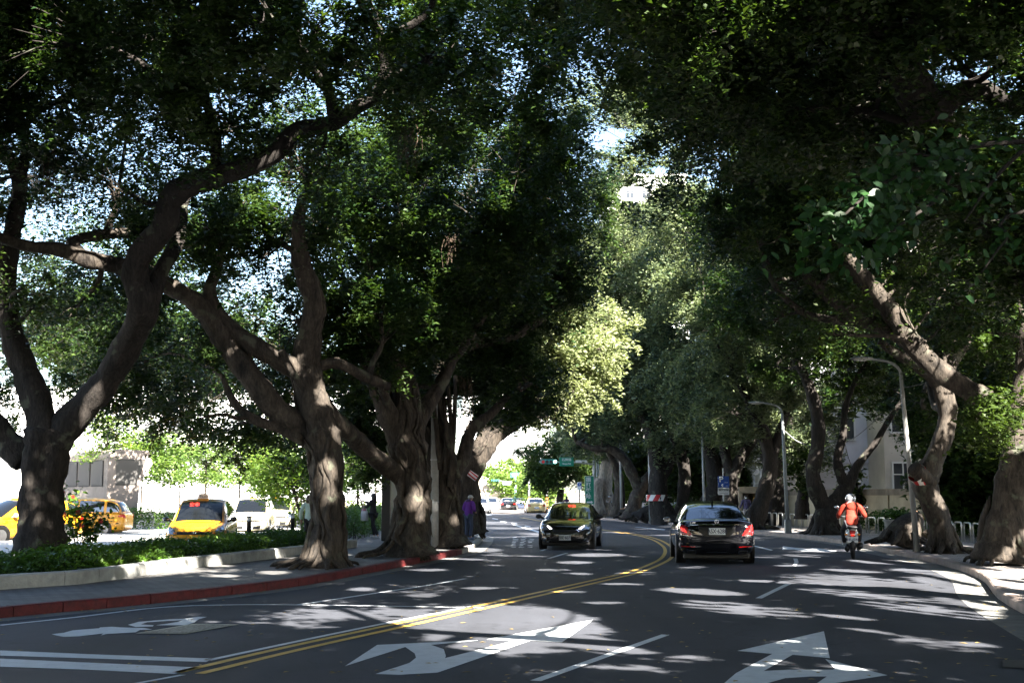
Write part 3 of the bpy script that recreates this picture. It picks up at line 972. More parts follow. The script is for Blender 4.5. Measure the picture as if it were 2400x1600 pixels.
        out.append(p); to.append(RNG.normal(tone, .25, m))
        P = np.concatenate(out); to = np.concatenate(to)
        if carve_it:
            kp = carve(P, np.array(c), r * 1.45 + .8)
            if high: kp &= high_ok(P)
            P = P[kp]; to = to[kp]
        P = P[P[:, 2] > .2] if len(P) else P
        to = to[:len(P)]
        if len(P):
            s.V.append(leaf_arrays(P, sL, sW)); s.tone.append(to)
        LEAF_TOTAL += len(P)
        # limb out to the lobe and twigs to its clumps
        if connect and s.nodes:
            best = min(s.nodes, key=lambda nd: (nd[0] - c).length + (1.2 * max(0, nd[0].z - c.z + r * .3)) + (0 if nd[1] > .05 else .5))
            a, ra = best
            r0 = min(ra * .75, .03 + .035 * r + .006 * (a - c).length)
            L_ = (c - a).length
            mid = a.lerp(c, .5) + Vector((random.uniform(-.12, .12), random.uniform(-.12, .12), random.uniform(-.05, .14))) * L_
            q1 = a.lerp(mid, .5) + Vector((random.uniform(-.07, .07), random.uniform(-.07, .07), random.uniform(-.04, .05))) * L_
            cp = smooth_curve([a, q1, mid, c.lerp(mid, .35) + Vector((random.uniform(-.06, .06), random.uniform(-.06, .06), 0)) * L_, c], 3)
            s.mb.tube([p - s.base for p in cp], list(np.linspace(r0, r0 * .4, len(cp))), 7)
            s.nodes += list(zip(cp[4:], np.linspace(r0 * .8, r0 * .4, len(cp))[4:]))
            for k in range(0, 0 if high else nc, 2):
                e = Vector(cc[k]); st = cp[random.randint(len(cp) // 2, len(cp) - 1)]
                mm = st.lerp(e, .5) + Vector((random.uniform(-.15, .15), random.uniform(-.15, .15), random.uniform(-.1, .1))) * (e - st).length
                s.mb.tube([st - s.base, mm - s.base, e - s.base], [min(.024, r0 * .3), .011, .005], 4, cap=False)
    def region(s, box, Yr, n, rr=(1.2, 2.0), seed=0, **k):
        """n lobes inside a box of the photograph between two depths"""
        g = random.Random(seed + int(box[0]) + int(box[2]) * 3 + n)
        for i in range(n):
            u = (i + g.random()) / n
            v = (i * 0.6180339 + g.random() * .3) % 1
            Y = Yr[0] + (Yr[1] - Yr[0]) * ((i * .7548 + g.random() * .2) % 1)
            c = A(box[0] + (box[1] - box[0]) * u, box[2] + (box[3] - box[2]) * v, Y)
            s.lobe(c, g.uniform(*rr), **k)
    def hang(s, px, py, Y, n=14, w=.35, h=1.3, world=None):
        """a curtain of thin free-hanging aerial roots"""
        c = (A(px, py, Y) if world is None else Vector(world)) - s.base
        ar = MB()
        for k in range(int(n * 1.6)):
            x = c + Vector((random.gauss(0, w * .5), random.gauss(0, w * .5), random.uniform(0, .3)))
            l = h * random.uniform(.2, 1.2) ; q = Vector((0, 0, 0)); P = [x]
            for z_ in range(6):
                q = q + Vector((random.gauss(0, .025), random.gauss(0, .025), -l / 6)); P.append(x + q)
            ar.tube(P, list(np.linspace(.008, .003, 7)), 4, cap=False)
        ar.build('aerial_roots', M_root, s.t)
    def done(s):
        if s.mb.v: s.mb.build('trunk', s.bark, s.t, smooth=True)
        if s.V:
            leaf_mesh('crown', np.concatenate(s.V), np.concatenate(s.tone), s.leaf, s.t, s.base)
        s.V = []; s.tone = []
        return s.t

def over(T, box, n, rr=(1.8, 2.6), lai=4.8, sd=1, slope=0.):  # unseen upper crown layer, added to keep sun and sky light out
    """n big-leaved lobes evenly over a box of air out of the frame"""
    g = random.Random(sd)
    nx = max(1, round(math.sqrt(n * (box[1] - box[0]) / (box[3] - box[2])))); ny = max(1, round(n / nx))
    for i in range(nx):
        for j in range(ny):
            c = Vector((box[0] + (box[1] - box[0]) * (i + g.uniform(.1, .9)) / nx, box[2] + (box[3] - box[2]) * (j + g.uniform(.1, .9)) / ny, 0))
            c.z = g.uniform(box[4], box[5]) + slope * max(0, c.y)
            T.lobe(c, g.uniform(*rr), lai=lai, big=.22, high=True)
# ---------------- left row
T = Tree('banyan_tree', 'dark forked banyan standing in the hedge, farthest left trunk', 'tree', G(88, 1318, .3).lerp(A(88, 1316, 27), 1), GL, M_barkD, L=.105, Wd=.055, lai=4.2)
T.limb([(88, 1318, 27, .6), (90, 1260, 27, .48), (90, 1190, 27, .43), (98, 1120, 27, .43), (110, 1050, 27, .5), (118, 1005, 27, .47)], n=20)
T.limb([(112, 1060, 27, .42), (155, 1000, 27, .38), (205, 945, 27, .35), (250, 890, 26.8, .34), (305, 795, 26.5, .33), (335, 720, 26, .34), (318, 650, 26, .29), (328, 595, 25.8, .29), (385, 530, 25.5, .3), (398, 475, 25.3, .27), (430, 440, 25, .27), (500, 415, 24.8, .25), (570, 395, 24.5, .23), (640, 365, 24.2, .2), (690, 312, 24, .2), (740, 298, 23.8, .17), (790, 285, 23.5, .17), (830, 255, 23.2, .15), (880, 225, 23, .13), (903, 160, 22.8, .12), (900, 100, 22.5, .1), (960, 62, 22.2, .09), (1010, 20, 22, .07), (1020, -60, 21.5, .06)], n=16)
T.limb([(902, 120, 22.6, .1), (870, 50, 22.2, .08), (845, 5, 22, .07), (820, -70, 21.6, .05)], n=9)
T.limb([(785, 285, 23.5, .13), (772, 220, 23.2, .11), (755, 165, 23, .1), (705, 120, 22.8, .09), (700, 40, 22.4, .08), (720, -50, 22, .06)], n=9)
T.limb([(345, 720, 26, .26), (375, 640, 26.4, .2), (420, 560, 26.8, .17), (430, 470, 27.2, .14), (470, 430, 27.5, .12)], n=10)
T.limb([(500, 415, 24.8, .15), (505, 330, 24.3, .12), (480, 230, 24, .1), (440, 120, 23.6, .08)], n=9)
T.limb([(105, 1040, 27, .38), (95, 960, 27.1, .36), (62, 870, 27.2, .33), (30, 790, 27.2, .3), (14, 700, 27, .26), (18, 600, 26.7, .22), (32, 520, 26.4, .2), (46, 440, 26, .19), (30, 380, 25.6, .18), (-30, 330, 25, .16), (-90, 250, 24.6, .14)], n=14)
T.limb([(60, 1080, 27, .36), (20, 1040, 27, .33), (-10, 1000, 27, .3), (-50, 930, 27, .28), (-90, 800, 26.6, .22)], n=12)
T.limb([(46, 440, 26, .14), (60, 330, 25.6, .12), (20, 240, 25.2, .1), (100, 120, 24.6, .08)], n=9)
T.region((-120, 560, -120, 330), (21, 27), 15, (1.2, 1.9))
T.region((-620, -130, -150, 720), (21, 29), 16, (1.3, 2.0))
T.lobe(A(95, 112, 23.4), 1.1, carve_it=False, tone=.4); T.lobe(A(40, 40, 23.2), .9, carve_it=False, tone=.4)
T.region((380, 1060, -120, 230), (20.5, 25), 14, (1.1, 1.7))
T.region((-60, 300, 250, 480), (24, 29), 4, (.9, 1.4), lai=2.2)
T.region((20, 110, 640, 780), (25.5, 26.5), 2, (.5, .7), lai=1.5)
T.region((720, 820, 330, 430), (23, 24), 2, (.5, .8), lai=2)
T.region((-200, 700, -420, -130), (18, 24), 10, (1.5, 2.1))
for q in ((110, 380, 25.6), (690, 320, 24.2), (960, 300, 23)): T.hang(*q, n=12, w=.2, h=.9)
over(T, (-17, -1, 14, 28, 7.2, 9.5), 44, sd=31, slope=.4)
T.region((-60, 480, 560, 830), (29, 37), 12, (.9, 1.4), lai=2.0)
T.region((-60, 120, 900, 980), (30, 36), 3, (.5, .8), lai=2.2)
T.done()

T = Tree('banyan_tree', 'banyan with smooth tan trunk by the kerb behind the woman in the mint sweater', 'tree', A(762, 1324, 28.5), GL, M_bark, L=.11, Wd=.056, lai=4.4)
c_, r_ = T.limb([(762, 1330, 28.5, .5), (766, 1290, 28.5, .40), (771, 1230, 28.5, .345), (768, 1150, 28.5, .335), (765, 1080, 28.5, .36), (752, 1020, 28.5, .42), (738, 970, 28.5, .38), (722, 900, 28.5, .32), (716, 850, 28.5, .29), (724, 780, 28.4, .24), (736, 720, 28.3, .22), (722, 660, 28.2, .23), (708, 612, 28, .21), (700, 540, 27.8, .15), (710, 460, 27.5, .1)], n=22)
T.vines(c_[18:46], r_[18:46], 12, .045)
T.vines(c_[:24], r_[:24], 5, .05)
T.roots(17, 1.35, 1.1, .105, rt=.36)
T.limb([(740, 1030, 28.5, .3), (700, 1000, 28.4, .32), (650, 960, 28.2, .32), (600, 900, 28, .3), (560, 845, 28, .28), (520, 785, 28, .3), (475, 725, 27.8, .27), (430, 690, 27.6, .22), (350, 650, 27.4, .21), (270, 622, 27.2, .2), (200, 607, 27, .2), (140, 585, 26.8, .17), (60, 575, 26.5, .14), (-40, 540, 26, .1)], n=15)
T.limb([(205, 608, 27, .16), (170, 570, 27.2, .15), (230, 550, 27.5, .14), (320, 540, 28, .12), (400, 500, 28.4, .09)], n=9)
T.limb([(735, 900, 28.5, .25), (690, 862, 28.4, .26), (640, 835, 28.2, .26), (580, 800, 28, .24), (530, 760, 28, .2), (490, 690, 28, .16), (505, 640, 28.2, .14), (520, 590, 28.4, .11), (560, 500, 28.6, .08)], n=12)
T.limb([(735, 860, 28.6, .16), (790, 850, 28.8, .15), (850, 880, 29.2, .14), (910, 905, 29.8, .12)], n=10)
T.limb([(710, 1030, 28.3, .17), (660, 1005, 28.2, .14), (600, 985, 28, .12), (550, 945, 28, .1), (520, 880, 28, .07)], n=9)
T.limb([(790, 1020, 28.6, .2), (700, 1010, 28.5, .3), (745, 960, 28.3, .1), (690, 880, 28.2, .1), (660, 820, 28, .08)], n=8)
T.region((250, 820, 380, 640), (26, 31), 10, (1.0, 1.6))
T.region((120, 720, 680, 900), (28, 34), 8, (.9, 1.4), lai=2.1)
T.region((560, 900, 520, 860), (29, 33), 5, (.9, 1.4))
T.region((470, 660, 960, 1020), (27, 30), 3, (.45, .65), lai=2.4)
T.region((200, 480, 930, 1000), (31, 36), 5, (.6, .9), lai=2.2)
T.hang(600, 830, 28, n=9, w=.2, h=.6)
over(T, (-12, 0, 27, 36, 6, 8.5), 22, sd=32, slope=.4)
T.region((330, 720, 820, 1020), (33, 40), 12, (.8, 1.3), lai=2.4)
T.region((560, 700, 1010, 1050), (36, 40), 3, (.5, .7), lai=2.5)
T.done()

T = Tree('banyan_tree', 'banyan with wide flaring buttress roots left of the grey kerb pole', 'tree', A(965, 1298, 33.5), GL, M_bark, L=.115, Wd=.06, lai=4.6)
c_, r_ = T.limb([(965, 1304, 33.5, .72), (962, 1270, 33.5, .55), (966, 1215, 33.5, .43), (968, 1160, 33.5, .41), (964, 1110, 33.5, .44), (955, 1050, 33.5, .46), (948, 1000, 33.5, .42), (950, 940, 33.5, .34), (940, 880, 33.4, .3), (905, 830, 33.2, .22), (870, 780, 33, .17), (850, 700, 32.6, .12)], n=22)
T.vines(c_[12:40], r_[12:40], 16, .06)
T.vines(c_[:24], r_[:24], 9, .08, .3)
T.roots(19, 1.7, 1.9, .13, rt=.44)
T.limb([(950, 1120, 33.4, .3), (915, 1098, 33, .29), (870, 1062, 32, .26), (830, 1025, 31, .26), (795, 995, 30, .26), (765, 960, 29.4, .25), (740, 920, 29, .2)], n=14)
T.limb([(945, 1060, 33.4, .3), (915, 985, 33.2, .3), (893, 930, 33.2, .26), (872, 880, 33, .22), (832, 800, 32.8, .18), (792, 745, 32.6, .15), (802, 690, 32.4, .12), (870, 640, 32.2, .08)], n=12)
T.limb([(965, 1040, 33.5, .34), (990, 970, 33.8, .28), (1030, 905, 34.2, .22), (1060, 845, 34.6, .16), (1110, 780, 35, .12), (1160, 700, 35.2, .08)], n=12)
T.limb([(945, 1010, 33.4, .2), (900, 920, 32.8, .12), (880, 850, 32.4, .09), (860, 800, 32, .06)], n=8)
T.region((720, 1280, 260, 560), (30, 37), 14, (1.2, 1.8))
T.region((760, 1180, 560, 820), (32, 38), 9, (1.1, 1.6))
T.region((800, 960, 880, 1030), (36, 40), 4, (.7, 1.0))
T.region((960, 1340, -60, 250), (24, 31), 9, (1.2, 1.8))
for q in ((945, 320, 30), (1060, 560, 34)): T.hang(*q, n=12, w=.2, h=1.0)
over(T, (-9, 1.5, 34, 44, 5.2, 8), 20, sd=33, slope=.4)
T.region((780, 1000, 820, 1060), (38, 46), 8, (1.0, 1.5))
T.done()

T = Tree('banyan_tree', 'dark banyan just right of the grey kerb pole, beside the purple jacket', 'tree', A(1045, 1276, 39), GL, M_bark, L=.12, Wd=.062, lai=4.8)
c_, r_ = T.limb([(1047, 1280, 39, .75), (1044, 1240, 39, .52), (1038, 1180, 39, .5), (1036, 1120, 39, .5), (1030, 1060, 39, .46), (1015, 990, 39, .38), (1005, 920, 39, .33), (1040, 840, 39, .3), (1120, 800, 39, .22), (1200, 790, 39.5, .16), (1280, 740, 40, .1)], n=22)
T.vines(c_[:30], r_[:30], 14, .07, .3)
T.roots(14, 1.0, 1.2, .11, rt=.5)
for (x0, x1, y0, y1) in ((1062, 1050, 1130, 900), (1045, 1040, 1110, 930), (1075, 1030, 1120, 980), (1030, 1010, 1100, 900), (1055, 1068, 1140, 880)):
    T.limb([(x0, y0, 38.4, .09), ((x0 + x1) / 2 + 3, (y0 + y1) / 2, 38.2, .075), (x1, y1, 38.4, .08)], n=7, keep=False)
T.limb([(1060, 1110, 39, .3), (1085, 1070, 39.2, .26), (1095, 1030, 39.4, .22), (1110, 1000, 39.6, .2), (1150, 970, 40, .17), (1190, 930, 40.4, .12), (1240, 900, 41, .08)], n=12)
T.region((900, 1400, 300, 560), (36, 44), 11, (1.4, 2.1))
T.region((980, 1370, 560, 780), (38, 44), 9, (1.3, 1.9))
T.region((1040, 1250, 780, 920), (39, 44), 5, (1.0, 1.4))
for q in ((1180, 640, 39), (1260, 700, 40), (1090, 900, 39)): T.hang(*q, n=12, w=.3, h=1.2)
T.region((1050, 1300, 860, 960), (42, 46), 5, (1.0, 1.4))
T.done()

T = Tree('banyan_tree', 'leaning banyan at the left kerb corner whose sunlit limb reaches over the street', 'tree', A(1108, 1251, 48), GL, M_bark, L=.15, Wd=.08, lai=4.6)
c_, r_ = T.limb([(1104, 1253, 48, .62), (1098, 1220, 48, .5), (1093, 1170, 48, .48), (1095, 1120, 48, .45), (1118, 1070, 48, .46), (1146, 1030, 48, .4), (1180, 998, 48, .28), (1215, 965, 48, .22), (1270, 935, 48.5, .19), (1300, 880, 49, .16), (1350, 840, 49, .14), (1400, 800, 49.5, .09)], n=18)
T.vines(c_[10:32], r_[10:32], 10, .06)
T.roots(12, .8, 1.2, .11, rt=.45)
T.limb([(1140, 1045, 48, .3), (1128, 990, 48, .2), (1135, 960, 48, .16), (1120, 900, 48, .1)], n=9)
T.limb([(1160, 1030, 48, .24), (1220, 990, 48, .18), (1290, 965, 48, .12), (1330, 950, 48, .07)], n=9)
T.limb([(1105, 1110, 48, .22), (1085, 1060, 48, .2), (1100, 1000, 48.3, .14)], n=9)
T.region((1080, 1330, 620, 900), (46, 53), 9, (1.4, 2.0))
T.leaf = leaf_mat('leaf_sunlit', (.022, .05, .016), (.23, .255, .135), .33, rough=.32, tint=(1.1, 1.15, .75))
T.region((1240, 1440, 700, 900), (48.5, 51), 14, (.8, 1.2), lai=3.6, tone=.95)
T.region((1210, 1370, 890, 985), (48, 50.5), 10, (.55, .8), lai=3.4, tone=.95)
T.region((1130, 1420, 680, 960), (54, 58), 8, (1.2, 1.7), lai=4, tone=.6)
T.region((1100, 1200, 960, 1000), (50, 53), 2, (.7, .9))
for q in ((1200, 970, 48), (1290, 980, 48)): T.hang(*q, n=8, w=.3, h=1)
T.done()

T = Tree('banyan_tree', 'banyan added deep in the forecourt to shade the shaft, its trunk hidden', 'tree', A(86, 1262, 50), None, M_barkD, L=.18, Wd=.095, lai=3.5)  # added to throw shade on the shaft and the side-on taxi
T.limb([(86, 1264, 50, .5), (88, 1180, 50, .35), (96, 1080, 50, .3), (150, 980, 50, .25), (240, 900, 51, .2), (330, 840, 52, .14)], n=12)
for c_ in ((-17, 51, 7.2), (-14.8, 53, 6.8), (-12.6, 54, 7.4), (-15.5, 50, 9), (-13.2, 52, 9.2), (-11, 53, 8.5), (-18.5, 53, 8.5), (-16.5, 56, 7.8), (-13.5, 46, 7.2), (-15.6, 46, 7.8), (-11.4, 45, 7.4), (-17.5, 47, 8)): T.lobe(Vector(c_), 1.9)
T.done()

# ---------------- right row
T = Tree('banyan_tree', 'near banyan right of the frame whose dark limb arches across the top right', 'tree', G(2560, 1400, PV), GR, M_barkD, L=.1, Wd=.056, lai=4.2)
b = T.base
T.limb([(b.x, b.y, PV - .1, .6), (b.x, b.y, 1.0, .48), (b.x - .1, b.y, 2.4, .42), (b.x, b.y, 3.6, .42)], world=True, n=18)
T.roots(12, 1.2, 1.0, .12, rt=.45)
T.limb([(2560, 900, b.y, .4), (2480, 760, 19.6, .38), (2400, 600, 19.4, .35), (2280, 430, 19.2, .32), (2175, 270, 19, .3), (2110, 150, 18.5, .29), (2020, 62, 18, .26), (1900, 8, 17.5, .23), (1750, -30, 17, .19), (1600, -60, 16.5, .14), (1450, -90, 16, .08)], n=16)
T.limb([(2175, 270, 19, .2), (2280, 210, 19.4, .18), (2360, 240, 19.8, .15), (2450, 260, 20, .12)], n=10)
T.limb([(2110, 150, 18.5, .16), (2240, 60, 18, .14), (2330, -40, 17.6, .1)], n=10)
T.region((1330, 2350, -150, 120), (16, 22), 16, (1.0, 1.5))
T.region((1560, 2120, 120, 330), (19, 24), 9, (1.0, 1.4))
T.region((2200, 2480, -100, 140), (17, 22), 5, (1.0, 1.5))
T.region((2250, 2480, 330, 620), (18, 22), 7, (.8, 1.2))
over(T, (0, 17, 13, 24, 7, 9), 26, sd=21, slope=.4)
T.done()

T = Tree('banyan_tree', 'thick trunked banyan at the right edge carrying a long pale sunlit branch', 'tree', A(2352, 1312, 29.5), GR, M_bark, L=.105, Wd=.058, lai=2.3)
c_, r_ = T.limb([(2352, 1318, 29.5, .75), (2356, 1270, 29.5, .58), (2366, 1210, 29.5, .46), (2378, 1130, 29.5, .42), (2392, 1040, 29.6, .4), (2398, 980, 29.7, .36), (2410, 880, 30, .3), (2420, 760, 30, .24)], n=22)
T.roots(14, 1.2, 1.1, .13, rt=.45)
T.limb([(2402, 1050, 29.6, .36), (2380, 1000, 30, .34), (2340, 958, 30.6, .27), (2270, 915, 31, .25), (2200, 868, 31, .25), (2142, 808, 31, .25), (2096, 738, 31, .24), (2050, 680, 31, .22), (2000, 622, 31, .2), (1955, 570, 31, .18), (1915, 520, 31, .16), (1870, 462, 31, .14), (1810, 400, 31, .12), (1740, 330, 31, .1), (1680, 250, 31, .06)], n=15)
T.limb([(2150, 815, 31.2, .2), (2085, 775, 31.4, .18), (2010, 735, 31.6, .17), (1945, 700, 31.8, .15), (1885, 640, 32, .14), (1850, 585, 32, .12), (1800, 530, 32.2, .09), (1760, 450, 32.4, .06)], n=10)
T.limb([(2100, 780, 31.4, .15), (2050, 762, 31.6, .14), (1980, 750, 31.8, .13), (1900, 740, 32, .1), (1830, 690, 32.2, .08), (1790, 620, 32.4, .05)], n=9)
T.limb([(2130, 790, 30.9, .03), (2200, 700, 30.8, .025), (2260, 610, 30.8, .02), (2300, 540, 30.7, .012)], n=5, flute=0)
T.limb([(2050, 690, 30.9, .025), (2090, 640, 30.8, .022), (2150, 560, 30.8, .012)], n=5, flute=0)
T.limb([(2200, 868, 31, .03), (2120, 720, 30.6, .022), (2170, 640, 30.6, .012)], n=5, flute=0)
T.region((1680, 2050, 380, 560), (29, 34), 7, (.9, 1.3), lai=4.2)
T.region((1750, 2250, 560, 800), (29.5, 33), 10, (.5, .8), lai=1.3, tone=.85)
T.region((2150, 2450, 560, 860), (27.5, 34), 9, (.8, 1.2), lai=2.4)
T.region((2290, 2430, 930, 1050), (26.6, 27.8), 6, (.42, .6), lai=3.0, tone=.95)
T.region((1750, 2400, 200, 420), (25, 31), 9, (1.1, 1.6), lai=2.8)
T.hang(1735, 300, 30.5, n=12, w=.2, h=.9)
over(T, (4, 18, 24, 36, 6, 8.5), 30, sd=34, slope=.4)
T.region((1800, 2420, 420, 760), (33, 38), 12, (1.2, 1.7))
T.done()

T = Tree('banyan_tree', 'slim banyan on the right pavement with a taped red and white cut limb', 'tree', A(2214, 1292, 35.5), GR, M_bark, L=.12, Wd=.064, lai=4.4)
c_, r_ = T.limb([(2216, 1298, 35.5, .5), (2212, 1270, 35.5, .36), (2200, 1215, 35.5, .31), (2178, 1165, 35.5, .31), (2168, 1130, 35.5, .33), (2186, 1080, 35.5, .27), (2212, 1020, 35.5, .25), (2220, 960, 35.5, .25), (2206, 900, 35.5, .27), (2228, 850, 35.6, .2), (2262, 780, 35.8, .2), (2242, 700, 36, .18), (2200, 600, 36, .17), (2180, 500, 36, .14), (2120, 400, 36, .1)], n=18)
T.roots(12, 1.1, .7, .1, rt=.36)
T.limb([(2206, 910, 35.5, .2), (2170, 870, 35.4, .17), (2120, 840, 35.4, .14), (2060, 800, 35.4, .1)], n=10)
T.limb([(2180, 1130, 35.4, .24), (2160, 1112, 35.2, .21), (2143, 1098, 35.0, .2)], n=14, flute=.04)
T.region((1500, 2280, 120, 420), (31, 39), 16, (1.3, 2.0))
T.region((1560, 1850, 420, 620), (34, 40), 7, (1.1, 1.6))
T.region((2180, 2420, 420, 700), (34, 38), 5, (1.0, 1.5))
over(T, (5, 20, 36, 46, 5.2, 8), 24, sd=35, slope=.4)
T.region((2100, 2420, 760, 1000), (38, 46), 8, (1.1, 1.6))
T.done()

T = Tree('banyan_tree', 'banyan with a low open fork behind the orange jacketed rider', 'tree', A(1935, 1251, 52), GR, M_barkD, L=.15, Wd=.08, lai=4.4)
T.limb([(1935, 1255, 52, .62), (1936, 1225, 52, .48), (1942, 1192, 52, .45)], n=18)
T.limb([(1942, 1200, 52, .36), (1918, 1160, 52, .33), (1906, 1110, 52, .29), (1916, 1050, 52, .29), (1918, 990, 52, .26), (1905, 930, 52, .22), (1880, 870, 52, .17), (1840, 800, 52, .1)], n=14)
T.limb([(1942, 1200, 52, .36), (1966, 1165, 52, .34), (1990, 1130, 52, .24), (2012, 1088, 52, .16), (2050, 1040, 52, .13), (2080, 990, 52, .12), (2120, 930, 52, .08)], n=14)
T.limb([(1980, 1140, 52, .22), (1962, 1080, 52, .19), (1975, 1020, 52, .15), (1982, 950, 52, .12), (2010, 880, 52, .08)], n=12)
T.roots(12, 1.2, .8, .12, rt=.5)
T.region((1740, 2120, 700, 900), (49, 56), 9, (1.0, 1.4), lai=3)
T.region((1820, 2150, 700, 850), (50, 57), 6, (1.3, 1.8))
T.region((1950, 2350, 420, 720), (48, 56), 7, (1.8, 2.5))
T.region((1700, 2000, 500, 760), (48, 55), 9, (1.7, 2.3))
T.region((2050, 2420, 720, 960), (50, 58), 10, (1.5, 2.2))
T.done()

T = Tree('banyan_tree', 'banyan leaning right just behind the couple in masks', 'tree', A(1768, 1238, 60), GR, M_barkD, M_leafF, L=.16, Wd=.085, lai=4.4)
T.limb([(1762, 1242, 60, .6), (1772, 1215, 60, .44), (1788, 1170, 60, .38), (1802, 1120, 60, .37), (1806, 1070, 60, .33), (1788, 1010, 60, .3), (1760, 950, 60, .2), (1720, 880, 60, .12)], n=16)
T.limb([(1806, 1075, 60, .26), (1832, 1000, 60, .2), (1850, 930, 60, .15), (1840, 850, 60, .1)], n=10)
T.roots(11, 1.2, .8, .12, rt=.4)
T.region((1640, 1900, 640, 1000), (57, 65), 15, (1.4, 2.0), tone=.6)
T.region((1600, 1900, 480, 660), (56, 64), 6, (1.8, 2.4))
T.region((1360, 1560, 190, 430), (52, 66), 6, (1.3, 1.9), lai=3.5)
T.done()
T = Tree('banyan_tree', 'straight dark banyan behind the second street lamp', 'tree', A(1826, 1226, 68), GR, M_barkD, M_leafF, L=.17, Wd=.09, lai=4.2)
T.limb([(1828, 1232, 68, .6), (1822, 1190, 68, .5), (1820, 1130, 68, .46), (1832, 1070, 68, .34), (1850, 1000, 68, .22), (1860, 930, 68, .14)], n=14)
T.roots(9, 1.2, .8, .12, rt=.5)
T.limb([(1820, 1130, 68, .3), (1790, 1060, 68, .25), (1770, 980, 68, .15)], n=10)
T.region((1740, 1920, 900, 1060), (66, 72), 7, (1.3, 1.8))
T.done()
T = Tree('banyan_tree', 'dark banyan beside the blue parking sign', 'tree', A(1716, 1224, 69), GR, M_barkD, M_leafF, L=.17, Wd=.09, lai=4.6)
T.limb([(1716, 1232, 69, .55), (1712, 1180, 69, .43), (1716, 1120, 69, .42), (1738, 1070, 69, .3), (1770, 1020, 69, .2), (1790, 960, 69, .12)], n=14)
T.limb([(1716, 1120, 69, .3), (1700, 1060, 69, .26), (1690, 990, 69, .2), (1670, 900, 69, .12)], n=12)
T.roots(9, 1.2, .8, .12, rt=.45)
T.region((1580, 1780, 560, 960), (66, 74), 14, (1.6, 2.3), tone=.65)
T.done()
T = Tree('banyan_tree', 'broad leaning banyan above the roof of the black sedan', 'tree', A(1655, 1221, 73), GR, M_barkD, M_leafF, L=.17, Wd=.09, lai=4.6)
T.limb([(1652, 1226, 73, .75), (1662, 1190, 73, .6), (1676, 1140, 73, .5), (1670, 1080, 73, .4), (1650, 1020, 73, .3), (1630, 950, 73, .18)], n=14)
T.limb([(1676, 1140, 73, .3), (1700, 1080, 73, .2), (1712, 1010, 73, .12)], n=9)
T.region((1560, 1720, 480, 760), (71, 78), 8, (2, 2.8), tone=.7)
T.region((1540, 1700, 900, 1030), (70, 76), 6, (1.4, 1.9))
T.done()
T = Tree('banyan_tree', 'banyan flaring to the ground behind the man by the white car', 'tree', A(1600, 1219, 77), GR, M_barkD, M_leafF, L=.18, Wd=.1, lai=4.6)
T.limb([(1594, 1222, 77, .5), (1598, 1180, 77, .36), (1604, 1130, 77, .38), (1600, 1080, 77, .34), (1580, 1020, 77, .3), (1560, 960, 77, .16)], n=12)
T.region((1500, 1650, 600, 960), (76, 84), 12, (1.7, 2.4), tone=.7)
T.done()
T = Tree('banyan_tree', 'stout banyan ringed by a red and white striped band', 'tree', A(1556, 1221, 76), GR, M_barkD, M_leafF, L=.18, Wd=.1, lai=4.6)
T.limb([(1560, 1226, 76, .9), (1552, 1200, 76, .62), (1544, 1160, 76, .55), (1542, 1100, 76, .52), (1532, 1040, 76, .4), (1510, 980, 76, .3), (1480, 920, 76, .18)], n=16)
T.limb([(1545, 1130, 76, .3), (1570, 1090, 76, .24), (1590, 1040, 76, .18)], n=9)
T.roots(12, 1.6, 1.0, .14, rt=.6)
T.region((1420, 1560, 760, 1000), (74, 82), 9, (1.4, 2.0), tone=.45)
T.region((1430, 1640, 470, 640), (80, 90), 8, (2.4, 3.2), tone=.8)
T.done()
T = Tree('banyan_tree', 'banyan bending left in an S beside the cut stump', 'tree', A(1484, 1216, 82), GR, M_bark, M_leafF, L=.18, Wd=.1, lai=4.6)
T.limb([(1478, 1220, 82, .7), (1486, 1195, 82, .5), (1490, 1170, 82, .42), (1502, 1145, 82, .42), (1520, 1115, 82, .28), (1540, 1085, 82, .18)], n=14)
T.limb([(1500, 1148, 82, .36), (1482, 1110, 82, .36), (1462, 1075, 82, .32), (1430, 1052, 82, .26), (1390, 1050, 82, .2), (1350, 1035, 82, .13)], n=12)
T.roots(8, 1.4, .8, .13, rt=.5)
T.region((1340, 1500, 880, 1030), (80, 88), 10, (1.4, 1.9), tone=.45)
T.region((1390, 1560, 600, 860), (84, 92), 11, (2.2, 3.0), tone=.7)
T.done()
T = Tree('banyan_tree', 'slender banyan behind the tall thin pole', 'tree', A(1450, 1210, 88), GR, M_bark, M_leafF, L=.19, Wd=.1, lai=4.2)
T.limb([(1446, 1214, 88, .55), (1452, 1180, 88, .4), (1452, 1130, 88, .34), (1440, 1085, 88, .3), (1420, 1040, 88, .2)], n=12)
T.region((1380, 1470, 960, 1060), (88, 94), 6, (1.4, 1.9))
T.done()
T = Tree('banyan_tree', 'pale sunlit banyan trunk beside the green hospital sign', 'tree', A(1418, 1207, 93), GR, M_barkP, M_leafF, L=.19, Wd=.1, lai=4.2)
T.limb([(1416, 1212, 93, .8), (1420, 1180, 93, .66), (1418, 1140, 93, .5), (1420, 1100, 93, .5), (1424, 1075, 93, .4), (1405, 1060, 93, .28), (1380, 1045, 93, .2)], n=14)
T.limb([(1420, 1110, 93, .34), (1436, 1090, 93, .2), (1450, 1080, 93, .18)], n=10)
T.limb([(1408, 1205, 92, .4), (1400, 1160, 92, .34), (1404, 1120, 92, .24)], n=10)
T.region((1340, 1430, 940, 1040), (92, 100), 7, (1.5, 2.0), tone=.7)
T.done()

